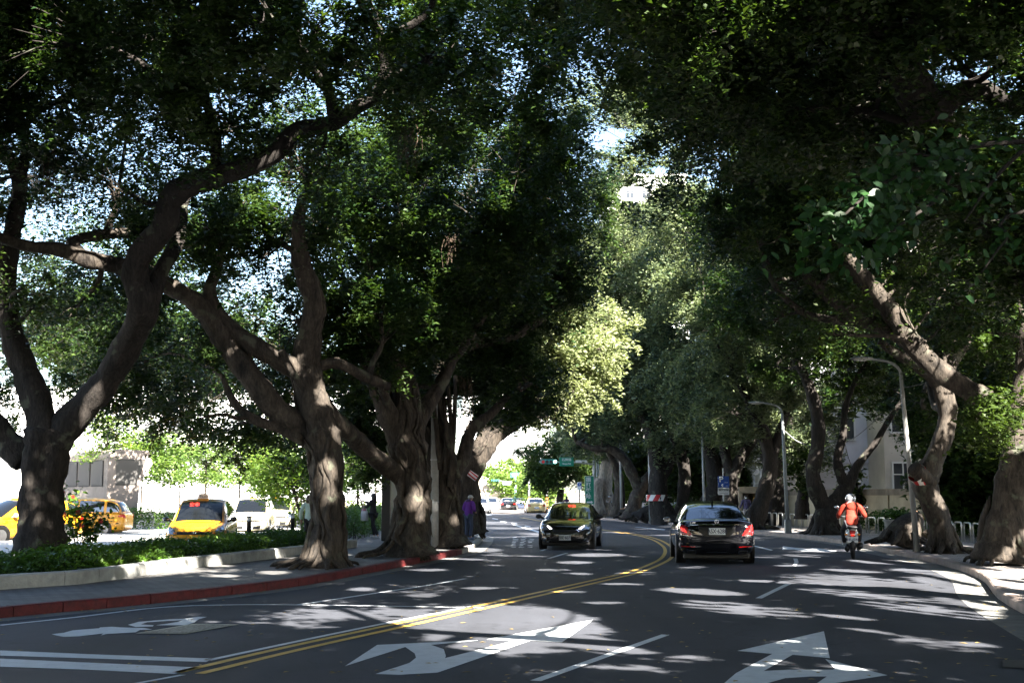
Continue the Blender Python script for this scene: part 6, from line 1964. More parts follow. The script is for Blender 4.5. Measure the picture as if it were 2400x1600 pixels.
    def decal(s, poly, face, m, name, off=.012, dens=.05, parent=None, both=False):
        """polygon in (x, z) laid on the front (+1) or rear (-1) of the body, with a thickness"""
        out = None
        for sgn in ((1, -1) if both else (1,)):
            B = []
            q = [(x * sgn, z) for x, z in poly]
            for a, b in zip(q, q[1:] + q[:1]):
                l = math.hypot(b[0] - a[0], b[1] - a[1]); k = max(1, int(l / dens))
                for i in range(k): B.append((a[0] + (b[0] - a[0]) * i / k, a[1] + (b[1] - a[1]) * i / k))
            cx = sum(p[0] for p in B) / len(B); cz = sum(p[1] for p in B) / len(B)
            def prj(x, z, o):
                h = s.bvh.ray_cast(Vector((x, face * 4, z)), Vector((0, -face, 0)))
                if h[0] is None:
                    hh = s.bvh.find_nearest(Vector((x, face * (s.L / 2 - .2), z))); p = hh[0]
                    return p + Vector((0, face * o, 0))
                return h[0] + Vector((0, face * o, 0))
            rings = []; vs = []
            for f in (1.0, .985, .66, .33):
                for (x, z) in B: vs.append(prj(cx + (x - cx) * f, cz + (z - cz) * f, 0.0 if f == 1.0 else off))
            n = len(B); c = len(vs); vs.append(prj(cx, cz, off))
            fs = [(r * n + i, r * n + (i + 1) % n, (r + 1) * n + (i + 1) % n, (r + 1) * n + i) for r in range(3) for i in range(n)]
            fs += [(3 * n + i, 3 * n + (i + 1) % n, c) for i in range(n)]
            mb = MB(); mb.add(vs, fs)
            out = mb.build(name, m, parent or s.t, smooth=False)
        return out
    def surf(s, x, z, face, off=0.):
        h = s.bvh.ray_cast(Vector((x, face * 4, z)), Vector((0, -face, 0)))
        return h[0].y + face * off if h[0] is not None else face * s.L / 2
    def plate(s, txt, z, face, w=.42, h=.18, x=0.):
        y = s.surf(x, z, face, .035)
        mb = MB(); mb.box((x, y, z), (w, .015, h), bev=.006); o = mb.build('licence_plate', M_plate, s.t)
        M = Matrix.Translation((x, y + face * .009, z)) @ (Matrix.Rotation(R(90), 4, 'X') if face < 0 else Matrix.Rotation(R(180), 4, 'Z') @ Matrix.Rotation(R(90), 4, 'X'))
        text_mesh(txt, h * .86, M_plateT, o, M, sx=.80, font_bold=.002)
        return o
    def wheels(s, yf, yr, r=.33, wd=.22, inset=.0):
        for y in (yf, yr):
            for sg in (-1, 1):
                x1 = sg * (s.w - .005 + inset); x0 = sg * (s.w - wd)
                mb = MB(); mb.tube([(x0, y, r), (x0 + sg * .02, y, r), (x1 - sg * .03, y, r), (x1, y, r)], [r * .93, r, r, r * .93], 26); wh = mb.build('wheel', M_tyre, s.t, smooth=False)
                mb = MB(); mb.cyl((x1 - sg * .02, y, r), (x1 + sg * .006, y, r), r * .68, n=24)
                for k in range(5):
                    a = 6.283 * k / 5
                    mb.box((x1 + sg * .008, y + math.cos(a) * r * .33, r + math.sin(a) * r * .33), (.012, r * .55, r * .16), M=Matrix.Rotation(a, 4, 'X'))
                mb.build('rim', M_rim, wh)
                mb = MB(); mb.cyl((sg * (s.w - .05), y, r + .02), (sg * (s.w - .0005), y, r + .02), r * 1.14, n=26); mb.build('wheel_arch', M_trim, s.t)
    def mirrors(s, y, z, m, x=None, size=(.2, .14, .15)):
        for sg in (-1, 1):
            c = Vector((sg * ((x or s.w) + size[0] / 2), y, z))
            mb = MB(); mb.ell(c, (size[0] / 2, size[1] / 2, size[2] / 2), 14, 8); mb.tube([c, Vector((sg * s.w * .9, y + .02, z - .07))], [.03, .03], 6)
            o = mb.build('wing_mirror', m, s.t, smooth=True)
            mb = MB(); mb.box(c + Vector((0, -size[1] / 2 + .003, 0)), (size[0] * .75, .012, size[2] * .66), bev=.005); mb.build('mirror_glass', M_cglass, o)
    def roof_lamp(s, txt='TAXI', y=.2, col=None):
        i = min(range(len(s.cp)), key=lambda k: abs(s.cp[k].y - y)); z = s.cp[i].z
        mb = MB(); mb.box((0, y, z + .025), (.34, .16, .06), bev=.015); b = mb.build('roof_lamp', P_yellow, s.t)
        mb = MB()
        pr = [(-.16, 0), (.16, 0), (.15, .1), (.09, .155), (-.09, .155), (-.15, .1)]
        mb.prism(pr, -.06, .06, M=Matrix.Translation((0, y, z + .055)) @ Matrix.Rotation(R(90), 4, 'X')); mb.build('lamp_cover', mat('taxi_lamp_cream', (.68, .6, .5), .4), b)
        text_mesh(txt, .085, M_blackt, b, Matrix.Translation((0, y + .062, z + .11)) @ Matrix.Rotation(R(180), 4, 'Z') @ Matrix.Rotation(R(90), 4, 'X'))

# ---- black saloon seen from behind
p = G(1664, 1322); loc = Vector((p.x * (1 + 2.45 / p.y) - .0, p.y + 2.45, 0))
ang = R(-4.5)
c = Car('saloon_car', 'glossy black luxury saloon seen from behind, driving away in the right lane', loc, ang, 5.05, 1.92, 1.50, 'sedan', P_black, scale=1.03)
c.glass_top(.6, 5.6, .93, 'rear_window'); c.glass_top(18.6, 23.4, .9, 'windscreen')
c.glass_side(5.5, 10.5); c.glass_side(11.2, 19)
c.wheels(1.55, -1.55, .345, .25)
c.mirrors(.95, 1.02, P_black)
tl = [(.60, .70), (.66, .80), (.76, .925), (.87, .965), (.93, .93), (.945, .80), (.93, .72), (.80, .70)]
for sg in (1, -1):
    o = c.decal([(x * sg, z) for x, z in tl], -1, M_tail, 'tail_light', .02)
    c.decal([(x * sg, z) for x, z in ((.58, .685), (.93, .705), (.93, .72), (.60, .70))], -1, M_chrome, 'chrome_edge', .026, parent=o)
    c.decal([(x * sg, z) for x, z in ((.72, .76), (.86, .82), (.87, .90), (.79, .87))], -1, M_tailL, 'lamp_element', .027, parent=o)
    c.decal([(x * sg, z) for x, z in ((.52, .415), (.86, .43), (.86, .45), (.52, .435))], -1, M_tail, 'reflector', .012)
    ex = c.decal([(x * sg, z) for x, z in ((.50, .25), (.73, .26), (.745, .34), (.51, .335))], -1, M_chrome, 'exhaust_trim', .02)
    c.decal([(x * sg, z) for x, z in ((.52, .27), (.71, .275), (.725, .328), (.53, .322))], -1, M_trim, 'exhaust_opening', .024, parent=ex)
c.decal([(-.66, .945), (-.3, .952), (.3, .952), (.66, .945), (.66, .963), (.3, .972), (-.3, .972), (-.66, .963)], -1, M_chrome, 'chrome_strip', .02)
c.decal([(-.45, .92), (-.44, .80), (-.30, .68), (.30, .68), (.44, .80), (.45, .92)], -1, mat('paint_black_recess', (.004, .004, .005), .3), 'plate_recess', .006)
c.decal([(-.9, .52), (.9, .52), (.9, .53), (-.9, .53)], -1, M_trim, 'bumper_seam', .004)
c.decal([(-.24, .285), (.24, .285), (.24, .305), (-.24, .305)], -1, M_chrome, 'bumper_grille', .012)
c.decal([(-.8, .2), (.8, .2), (.84, .24), (-.84, .24)], -1, M_trim, 'diffuser', .01)
c.plate('ASX·6288', .80, -1, .40, .165)
y = c.surf(0, 1.03, -1, .03)
mb = MB(); ring_ = [(.045 * math.cos(R(a)), y, 1.03 + .045 * math.sin(R(a))) for a in range(0, 361, 20)]
mb.tube(ring_, .005, 6)
for a in (90, 210, 330): mb.tube([(0, y, 1.03), (.044 * math.cos(R(a)), y, 1.03 + .044 * math.sin(R(a)))], [.008, .003], 6)
mb.build('emblem', M_chrome, c.t)
text_mesh('S 400', .06, M_chrome, c.t, Matrix.Translation((-.58, c.surf(-.58, 1.0, -1, -.012) - .02, 1.0)) @ Matrix.Rotation(R(90), 4, 'X'), name='badge')
mb = MB(); mb.tube([(0, -1.1, c.top(6.6, 0).z), (0, -1.22, c.top(6.6, 0).z + .07)], [.03, .01], 6); mb.build('antenna', P_black, c.t)
mb = MB(); mb.box((0, 0, .21), (1.6, 4.5, .2), bev=.04); mb.build('underbody', M_trim, c.t)  # car floor, set low and black to stand for the deep shade beneath

# ---- dark hatchback coming towards the viewer
p = G(1338, 1288); loc = Vector((p.x + .12, p.y + 2.1, 0))
c = Car('hatchback_car', 'dark hatchback with lit headlights driving towards the viewer', loc, R(172), 4.36, 1.80, 1.47, 'hatch', P_black2)
c.glass_top(18.3, 23.5, .92, 'windscreen'); c.glass_top(.7, 5, .88, 'rear_window'); c.glass_side(6, 11.5); c.glass_side(12.2, 20)
c.wheels(1.35, -1.32, .325, .22); c.mirrors(.78, 1.03, M_trim, size=(.22, .15, .15))
for sg in (1, -1):
    o = c.decal([(x * sg, z) for x, z in ((.40, .655), (.52, .615), (.76, .66), (.83, .76), (.80, .82), (.66, .80), (.50, .74))], 1, M_headc, 'headlight', .02)
    c.decal([(x * sg, z) for x, z in ((.42, .665), (.48, .645), (.60, .74), (.60, .77), (.52, .74))], 1, M_headL, 'lamp_element', .03, parent=o)
    c.decal([(x * sg, z) for x, z in ((.58, .31), (.70, .32), (.70, .37), (.60, .37))], 1, M_headc, 'fog_lamp', .012)
    c.decal([(x * sg, z) for x, z in ((.45, .24), (.72, .27), (.74, .285), (.5, .26))], 1, M_chrome, 'bumper_strip', .012)
o = c.decal([(-.36, .51), (.36, .51), (.46, .575), (.39, .645), (-.39, .645), (-.46, .575)], 1, M_chrome, 'grille_frame', .012)
c.decal([(-.345, .525), (.345, .525), (.435, .577), (.375, .632), (-.375, .632), (-.435, .577)], 1, M_trim, 'grille', .02, parent=o)
c.decal([(-.42, .22), (.42, .22), (.5, .30), (.4, .34), (-.4, .34), (-.5, .30)], 1, M_trim, 'lower_grille', .01)
c.plate('BBE·6071', .385, 1, .38, .16)
mb = MB(); q = c.top(19.6, -.12, .014); 
text_mesh('空車', .13, M_led, c.t, Matrix.Translation((-.06, q.y + .02, q.z)) @ Matrix.Rotation(R(180), 4, 'Z') @ Matrix.Rotation(R(50), 4, 'X'), name='led_sign')  # glowing red characters stand in for a red reflection on the glass
mb = MB(); mb.box((0, 0, .22), (1.5, 3.9, .18), bev=.04); mb.build('underbody', M_trim, c.t)
# wiper
mb = MB(); mb.tube([c.top(23.3, .5, .02), c.top(22.9, -.2, .02)], .008, 5); mb.build('wiper', M_trim, c.t)

# ---- taxis
GT = 'yellow taxis waiting on the forecourt'
def taxi(label, loc, rz, m=None, H=1.6, kind='mpv', lamp_=True, led=False, front=True):
    c = Car('taxi', label, loc, rz, 4.5, 1.76, H, kind, m or P_yellow, GT, 'taxi')
    c.glass_top(18.3, 23.6, .92, 'windscreen', M_tglass); c.glass_top(.6, 5, .88, 'rear_window', M_tglass)
    c.glass_side(2.2, 7.6); c.glass_side(8.2, 13.4); c.glass_side(14, 20.5)
    c.wheels(1.38, -1.38, .32, .21); c.mirrors(.9, 1.02, P_black if led else P_white)
    for sg in (1, -1):
        o = c.decal([(x * sg, z) for x, z in ((.48, .62), (.62, .60), (.80, .66), (.85, .80), (.80, .86), (.62, .76))], 1, M_headc, 'headlight', .02)
        c.decal([(x * sg, z) for x, z in ((.5, .63), (.58, .62), (.62, .67), (.55, .68))], 1, M_amber, 'indicator', .026, parent=o)
        c.decal([(x * sg, z) for x, z in ((.66, .78), (.85, .80), (.86, 1.0), (.76, .98))], -1, M_tail, 'tail_light', .02)
    c.decal([(-.5, .60), (.5, .60), (.5, .68), (-.5, .68)], 1, M_trim, 'grille', .012)
    c.decal([(-.5, .28), (.5, .28), (.56, .42), (-.56, .42)], 1, M_trim, 'lower_grille', .012)
    y = c.surf(0, .64, 1, .02)
    mb = MB(); mb.tube([(.075 * math.cos(R(a)), y, .64 + .05 * math.sin(R(a))) for a in range(0, 361, 24)], .007, 6); mb.tube([(.03 * math.cos(R(a)), y, .64 + .046 * math.sin(R(a))) for a in range(0, 361, 30)], .005, 5)
    mb.build('emblem', M_chrome, c.t)
    c.plate('685·U7', .36, 1)
    if lamp_: c.roof_lamp()
    if led:
        q = c.top(19.7, .3, .02)
        text_mesh('空車', .15, M_led, c.t, Matrix.Translation((q.x, q.y + .03, q.z)) @ Matrix.Rotation(R(180), 4, 'Z') @ Matrix.Rotation(R(55), 4, 'X'), name='led_sign')
    mb = MB(); mb.box((0, 0, .26), (1.4, 3.6, .16)); mb.build('underbody', M_trim, c.t)
    return c
def atx(px, Y): return A(px, 1160, Y).x
FZ = PV + .012
taxi('yellow taxi facing the viewer with a lit red sign in its windscreen', (atx(446, 37.5), 39.2, 0), R(187), led=True)
taxi('yellow taxi seen side-on behind the hibiscus, its back to the concrete shaft', (atx(178, 54), 54, 0), R(93), lamp_=False)
taxi('yellow taxi at the far left, its windscreen on one side of the dark trunk', (atx(36, 46), 46.5, 0), R(148))
taxi('pale glinting taxi second in the line behind the front taxi', (atx(578, 56), 57.5, 0), R(186), m=paint('paint_taxi_glare', (.72, .64, .42)))  # yellow taxi, the white sun glare is put into its paint colour
taxi('pale glinting taxi last in the line beside the staked tree', (atx(640, 65), 66.5, 0), R(187), m=paint('paint_taxi_glare', (.72, .64, .42)))
# open dark door panel of the front taxi is part of its side

def simple(label, name, px, Y, rz, kind, m, H=1.47, L=4.4, W=1.78, lit=False, cat='car', z=0., glass=None, plate=None):
    c = Car(name, label, (atx(px, Y), Y, z), rz, L, W, H, kind, m, None, cat)
    c.glass_top(.6, 5.3, .9, 'rear_window'); c.glass_top(18.5, 23.5, .9, 'windscreen'); c.glass_side(5.5, 11.5); c.glass_side(12.2, 20)
    c.wheels(1.38, -1.36, .33, .22); c.mirrors(.9, 1.02, m)
    for sg in (1, -1):
        c.decal([(x * sg, z_) for x, z_ in ((.5, .76), (.84, .74), (.86, .90), (.6, .90))], -1, M_tailL if lit else M_tail, 'tail_light', .02)
        c.decal([(x * sg, z_) for x, z_ in ((.44, .63), (.8, .66), (.82, .80), (.6, .76))], 1, M_headc, 'headlight', .02)
    c.decal([(-.5, .5), (.5, .5), (.46, .62), (-.46, .62)], 1, M_trim, 'grille', .012)
    c.decal([(-.7, .26), (.7, .26), (.7, .36), (-.7, .36)], -1, M_trim, 'bumper_insert', .012)
    c.plate(plate or 'AKT·3052', .62, -1)
    mb = MB(); mb.box((0, 0, .26), (1.4, 3.6, .16)); mb.build('underbody', M_trim, c.t)
    return c
simple('small black car braking far ahead in the sun', 'saloon_car', 1190, 138, R(2), 'sedan', P_black, lit=True)
simple('pale yellow taxi seen from behind in the far sunlight', 'taxi', 1254, 116, R(3), 'sedan', P_champ, cat='taxi', lit=False)
simple('dark blue car side-on beyond the far taxi', 'saloon_car', 1232, 146, R(-80), 'hatch', P_navy)
simple('bleached white car crossing the junction behind the purple jacket', 'saloon_car', 1128, 122, R(178), 'sedan', P_white)
simple('bleached white car beside the one crossing the junction', 'saloon_car', 1152, 130, R(178), 'hatch', P_white)
simple('white parked car half hidden behind the low hedge, right of the striped band', 'parked_car', 1572, 97, R(60), 'mpv', P_white, z=PV)

# ---- scooter
def scooter():
    p = G(2006, 1309)
    t = thing('scooter', 'white and black scooter ridden away from the viewer near the right kerb', 'scooter', (p.x, p.y + .3, 0), R(-14), scale=1.06)
    m_w = paint('paint_scooter_silver', (.55, .54, .5)); m_b = mat('scooter_plastic', (.012, .012, .013), .4)
    def wheel(y, r=.235):
        mb = MB(); pts = [(0, y + (r - .045) * math.cos(R(a)), r + (r - .045) * math.sin(R(a))) for a in range(0, 360, 15)]
        pts.append(pts[0]); mb.tube(pts, .055, 10, cap=False); o = mb.build('wheel', M_tyre, t, smooth=True)
        mb = MB(); mb.cyl((-.035, y, r), (.035, y, r), r * .62, n=18); mb.build('rim', M_rim, o)
    wheel(-.28); wheel(.98)
    # rear fairing
    mb = MB()
    secs = [(-.62, .05, .56, .70), (-.52, .15, .48, .76), (-.3, .20, .40, .78), (0, .19, .34, .76), (.28, .15, .26, .58)]
    vs = []; n = 12
    for (y, w, z0, z1) in secs:
        for k in range(n):
            a = 6.283 * k / n; vs.append((w * math.cos(a) * (1.0 if math.sin(a) > 0 else .85), y, (z0 + z1) / 2 + (z1 - z0) / 2 * math.sin(a)))
    fs = [(i * n + k, (i + 1) * n + k, (i + 1) * n + (k + 1) % n, i * n + (k + 1) % n) for i in range(len(secs) - 1) for k in range(n)] + [tuple(range(n)), tuple(range(len(secs) * n - 1, (len(secs) - 1) * n - 1, -1))]
    mb.add(vs, fs); mb.build('rear_fairing', m_w, t, smooth=True, sub=1)
    mb = MB(); mb.box((0, -.1, .80), (.28, .78, .10), bev=.04); mb.build('saddle', m_b, t, smooth=True)
    mb = MB(); mb.box((0, .35, .32), (.34, .42, .06), bev=.02); mb.build('footboard', m_b, t)
    mb = MB(); mb.tube([(0, .56, .3), (0, .66, .6), (0, .60, 1.0)], [.16, .19, .10], 12); mb.build('front_shield', m_w, t, smooth=True)
    mb = MB(); mb.tube([(-.36, .46, 1.05), (-.2, .52, 1.06), (0, .56, 1.03), (.2, .52, 1.06), (.36, .46, 1.05)], .02, 8); mb.tube([(0, .58, 1.03), (0, .98, .24)], [.04, .035], 8); mb.build('handlebar', m_b, t, smooth=True)
    for sg in (-1, 1):
        mb = MB(); mb.tube([(sg * .26, .5, 1.06), (sg * .34, .5, 1.28)], .008, 6); mb.ell((sg * .37, .49, 1.31), (.065, .02, .045), 12, 8); o = mb.build('mirror', M_chrome, t, smooth=True)
        mb = MB(); mb.ell((sg * .155, -.60, .63), (.04, .03, .025), 10, 6); mb.build('indicator', M_amber, t, smooth=True)
    mb = MB(); mb.box((0, -.63, .69), (.15, .05, .09), bev=.02); mb.build('tail_light', M_tail, t)
    mb = MB(); mb.box((0, -.645, .61), (.09, .03, .03), bev=.008); mb.build('reflector', M_tailL, t)
    mb = MB(); mb.tube([(0, -.5, .6), (0, -.62, .42), (0, -.66, .25)], [.10, .09, .07], 8); mb.build('mudguard', m_b, t, smooth=True)
    mb = MB(); mb.box((.0, -.68, .50), (.26, .012, .14), bev=.005); o = mb.build('licence_plate', M_plate, t)
    text_mesh('185-EDN', .092, mat('plate_text_blue', (.02, .03, .12), .5), o, FR(0, -.688, .50), sx=.8, font_bold=.002)
    mb = MB(); mb.tube([(.14, .0, .25), (.17, -.3, .3), (.18, -.56, .36)], [.05, .065, .075], 12); mb.build('exhaust', m_b, t, smooth=True)
    mb = MB(); mb.box((-.14, -.25, .28), (.13, .46, .2), bev=.05); mb.build('engine_case', m_b, t, smooth=True)
    return t
scooter()
# parked scooters and bicycle behind the tripod
def bicycle(label, px, Y, rz, m):
    t = thing('bicycle', label, 'bicycle', (atx(px, Y), Y, PV), rz, 'bicycles parked by the pale trunk')
    for y in (-.52, .52):
        mb = MB(); pts = [(0, y + .32 * math.cos(R(a)), .34 + .32 * math.sin(R(a))) for a in range(0, 361, 20)]; mb.tube(pts, .022, 6, cap=False)
        for a in range(0, 180, 30): mb.tube([(0, y + .32 * math.cos(R(a)), .34 + .32 * math.sin(R(a))), (0, y - .32 * math.cos(R(a)), .34 - .32 * math.sin(R(a)))], .004, 4)
        mb.build('wheel', M_tyre, t)
    mb = MB()
    for a, b in (((0, -.52, .34), (0, -.15, .84)), ((0, -.52, .34), (0, 0, .32)), ((0, 0, .32), (0, -.15, .84)), ((0, 0, .32), (0, .4, .8)), ((0, -.14, .8), (0, .4, .82)), ((0, .52, .34), (0, .38, .98))): mb.tube([a, b], .02, 6)
    mb.build('frame', m, t)
    mb = MB(); mb.tube([(-.28, .3, 1.0), (0, .38, .98), (.28, .3, 1.0)], .015, 6); mb.build('handlebar', M_trim, t)
    mb = MB(); mb.ell((0, -.18, .9), (.08, .14, .04), 10, 6); mb.build('saddle', M_trim, t)
bicycle('white framed bicycle parked behind the tripod', 1428, 97, R(75), P_white)
bicycle('blue framed bicycle behind the flat topped stump', 1478, 96, R(100), paint('paint_blue', (.05, .12, .3)))
# ================================================================== PEOPLE
def skin_obj(name, J, E, rad, m, parent, sub=1, root=None):
    """grow one continuous surface over a skeleton"""
    names = list(J)
    me = bpy.data.meshes.new(name)
    bm = bmesh.new(); L = bm.verts.layers.skin.verify(); V = {}
    for k in names:
        v = bm.verts.new(J[k]); V[k] = v
        r = rad[k]; v[L].radius = r if isinstance(r, tuple) else (r, r)
        v[L].use_root = (k == (root or names[0]))
    for a, b in E: bm.edges.new((V[a], V[b]))
    bm.to_mesh(me); bm.free()
    o = bpy.data.objects.new(name, me); COL.objects.link(o)
    md = o.modifiers.new('skin', 'SKIN'); md.use_smooth_shade = True; md.branch_smoothing = .6
    sb = o.modifiers.new('sub', 'SUBSURF'); sb.levels = sub; sb.render_levels = sub
    dg = bpy.context.evaluated_depsgraph_get()
    nm = bpy.data.meshes.new_from_object(o.evaluated_get(dg))
    bpy.data.objects.remove(o)
    nm.name = name; nm.materials.clear(); nm.materials.append(m)
    for p in nm.polygons: p.use_smooth = True
    o = bpy.data.objects.new(name, nm)
    return link(o, parent)

M_skin = mat('skin', (.42, .24, .16), .55, var=.08, vscale=6)
M_hair = mat('hair_black', (.012, .01, .009), .45, bump=.6, bscale=60)
def cloth(n, c, var=.12): return mat('cloth_' + n, c, .85, var=var, vscale=9, bump=.5, bscale=30)

BASE = dict(pelvis=(0, 0, .93), spine=(0, .005, 1.10), chest=(0, 0, 1.28), collar=(0, -.01, 1.42), neck=(0, .0, 1.47), head=(0, .015, 1.555), crown=(0, .01, 1.645), nose=(0, .105, 1.555))
for s_, q_ in ((-1, 'L'), (1, 'R')):
    BASE.update({'hip' + q_: (s_ * .09, 0, .88), 'knee' + q_: (s_ * .10, .02, .50), 'ankle' + q_: (s_ * .10, -.02, .09), 'toe' + q_: (s_ * .12, .13, .035),
                 'sho' + q_: (s_ * .175, -.01, 1.385), 'elb' + q_: (s_ * .235, -.03, 1.12), 'wri' + q_: (s_ * .24, .06, .89)})
def person(label, loc, rz, h=1.65, pose=None, top=None, trousers=None, shoes=None, hair='short', mask=False, topname='jacket', long_top=False, group=None, fat=1., hood=None, cap=None, legs_bare=False, extras=None, look=True):
    J = dict(BASE)
    if pose: J.update(pose)
    J = {k: Vector(v) for k, v in J.items()}
    t = thing('person', label, 'person', loc, rz, group, h / 1.66)
    rad = dict(pelvis=(.125, .10), spine=(.115, .09), chest=(.13, .10), collar=(.09, .07), neck=.05, head=(.078, .092), crown=(.06, .07), nose=.014)
    for q in 'LR': rad.update({'hip' + q: .085, 'knee' + q: .055, 'ankle' + q: .036, 'toe' + q: .03, 'sho' + q: .055, 'elb' + q: .038, 'wri' + q: .026})
    E = [('pelvis', 'spine'), ('spine', 'chest'), ('chest', 'collar'), ('collar', 'neck'), ('neck', 'head'), ('head', 'crown'), ('head', 'nose')]
    for q in 'LR': E += [('pelvis', 'hip' + q), ('hip' + q, 'knee' + q), ('knee' + q, 'ankle' + q), ('ankle' + q, 'toe' + q), ('collar', 'sho' + q), ('sho' + q, 'elb' + q), ('elb' + q, 'wri' + q)]
    # hands: palm, four fingers, thumb
    for q, sg in (('L', 1), ('R', -1)):
        w = J['wri' + q]; d = (w - J['elb' + q]).normalized()
        sd = d.cross(Vector((0, 1, 0)) if abs(d.y) < .8 else Vector((0, 0, 1))).normalized()
        fw = sd.cross(d).normalized()
        pm = w + d * .07; J['palm' + q] = pm; rad['palm' + q] = (.034, .018); E.append(('wri' + q, 'palm' + q))
        for i, (o_, l) in enumerate(((-.027, .062), (-.009, .072), (.009, .068), (.027, .052))):
            a = pm + fw * o_ + d * .028; b_ = a + d * l * .6 + sd * sg * -.012; c = b_ + d * l * .35 + sd * sg * -.022
            for k, v in (('a', a), ('b', b_), ('c', c)):
                J[f'f{i}{k}{q}'] = v; rad[f'f{i}{k}{q}'] = .0085 if k != 'c' else .007
            E += [('palm' + q, f'f{i}a{q}'), (f'f{i}a{q}', f'f{i}b{q}'), (f'f{i}b{q}', f'f{i}c{q}')]
        a = w + d * .03 + fw * .035; b_ = a + d * .03 + fw * .022
        J['t0' + q] = a; J['t1' + q] = b_; rad['t0' + q] = .011; rad['t1' + q] = .009; E += [('wri' + q, 't0' + q), ('t0' + q, 't1' + q)]
    skin_obj('body', J, E, rad, M_skin, t, 1)
    # clothing
    if top:
        TJ = {k: J[k] for k in ('pelvis', 'spine', 'chest', 'collar')}; tr = dict(pelvis=(.165 * fat, .13 * fat), spine=(.155 * fat, .125 * fat), chest=(.165 * fat, .13 * fat), collar=(.10, .08))
        TE = [('pelvis', 'spine'), ('spine', 'chest'), ('chest', 'collar')]
        TJ['hem'] = J['pelvis'] + Vector((0, 0, -.10 if not long_top else -.24)); tr['hem'] = (.17 * fat, .135 * fat); TE.append(('pelvis', 'hem'))
        for q in 'LR':
            w = J['elb' + q].lerp(J['wri' + q], .93)
            TJ.update({'sho' + q: J['sho' + q], 'elb' + q: J['elb' + q], 'wri' + q: w})
            tr.update({'sho' + q: .075 * fat, 'elb' + q: .06 * fat, 'wri' + q: .045 * fat})
            TE += [('collar', 'sho' + q), ('sho' + q, 'elb' + q), ('elb' + q, 'wri' + q)]
        skin_obj(topname, TJ, TE, tr, top, t, 2, 'chest')
    if trousers:
        TJ = {'pelvis': J['pelvis']}; tr = {'pelvis': (.14, .115)}; TE = []
        for q in 'LR':
            a = J['knee' + q].lerp(J['ankle' + q], .96)
            TJ.update({'hip' + q: J['hip' + q], 'knee' + q: J['knee' + q], 'ankle' + q: a}); tr.update({'hip' + q: .098, 'knee' + q: .072, 'ankle' + q: .06})
            TE += [('pelvis', 'hip' + q), ('hip' + q, 'knee' + q), ('knee' + q, 'ankle' + q)]
        skin_obj('trousers', TJ, TE, tr, trousers, t, 1)
    for q in 'LR':
        a = J['ankle' + q]; b_ = J['toe' + q]; d = (b_ - a); yaw = math.atan2(d.y, d.x)
        mb = MB(); cc = a.lerp(b_, .5); cc.z = min(a.z, b_.z) + .015
        mb.ell(cc, (.135, .052, .05), 14, 8, M=Matrix.Rotation(yaw, 4, 'Z') @ Matrix.Rotation(-math.atan2((b_ - a).z + .05, .2) if abs((b_ - a).z + .05) > .06 else 0, 4, 'Y'))
        mb.build('shoe', shoes or mat('shoe_dark', (.03, .03, .03), .6), t, smooth=True)
    H = J['head']
    fwd = (J['nose'] - H); yaw = math.atan2(fwd.y, fwd.x) - math.pi / 2; RM = Matrix.Rotation(yaw, 4, 'Z')
    def hp(x, y, z): return H + (RM @ Vector((x, y, z)))
    # ears, eyes, mouth
    for sx in (-1, 1):
        mb = MB(); mb.ell(hp(sx * .082, -.005, .0), (.012, .022, .034), 8, 6, M=RM); mb.build('ear', M_skin, t, smooth=True)
        mb = MB(); mb.ell(hp(sx * .031, .083, .022), (.014, .008, .008), 8, 6, M=RM); mb.build('eye', mat('eye_dark', (.02, .015, .012), .2), t, smooth=True)
    if not mask:
        mb = MB(); mb.ell(hp(0, .086, -.045), (.024, .008, .007), 8, 6, M=RM); mb.build('mouth', mat('lip', (.35, .1, .09), .5), t, smooth=True)
    if mask:
        mb = MB(); mb.ell(hp(0, .055, -.03), (.066, .062, .052), 14, 8, M=RM); mb.build('face_mask', mat('mask_white', (.75, .78, .8), .7), t, smooth=True)
    if hair == 'short':
        mb = MB(); mb.ell(hp(0, -.018, .045), (.094, .102, .085), 16, 10, M=RM, lump=.03); mb.build('hair', M_hair, t, smooth=True)
    elif hair in ('bob', 'long'):
        mb = MB(); mb.ell(hp(0, -.022, .04), (.102, .108, .095), 16, 10, M=RM, lump=.03)
        zl = -.12 if hair == 'bob' else -.2
        mb.tube([hp(0, -.035, .05), hp(0, -.045, -.04), hp(0, -.05, zl)], [.098, .104, .07], 14)
        mb.build('hair', M_hair if hair == 'long' else mat('hair_brown', (.05, .03, .02), .45), t, smooth=True)
    elif hair == 'cap':
        mb = MB(); mb.ell(hp(0, -.01, .055), (.098, .108, .075), 16, 10, M=RM); mb.ell(hp(0, .10, .04), (.07, .06, .012), 12, 6, M=RM); mb.build('cap', cap, t, smooth=True)
        mb = MB(); mb.ell(hp(0, -.035, .0), (.088, .085, .05), 14, 8, M=RM); mb.build('hair', mat('hair_grey', (.15, .14, .13), .5), t, smooth=True)
    if hood:
        mb = MB(); c_ = J['collar'] + (RM @ Vector((0, -.07, .03))); mb.ell(c_, (.13, .07, .07), 16, 8, M=RM); mb.build('hood', hood, t, smooth=True)
    return t, J

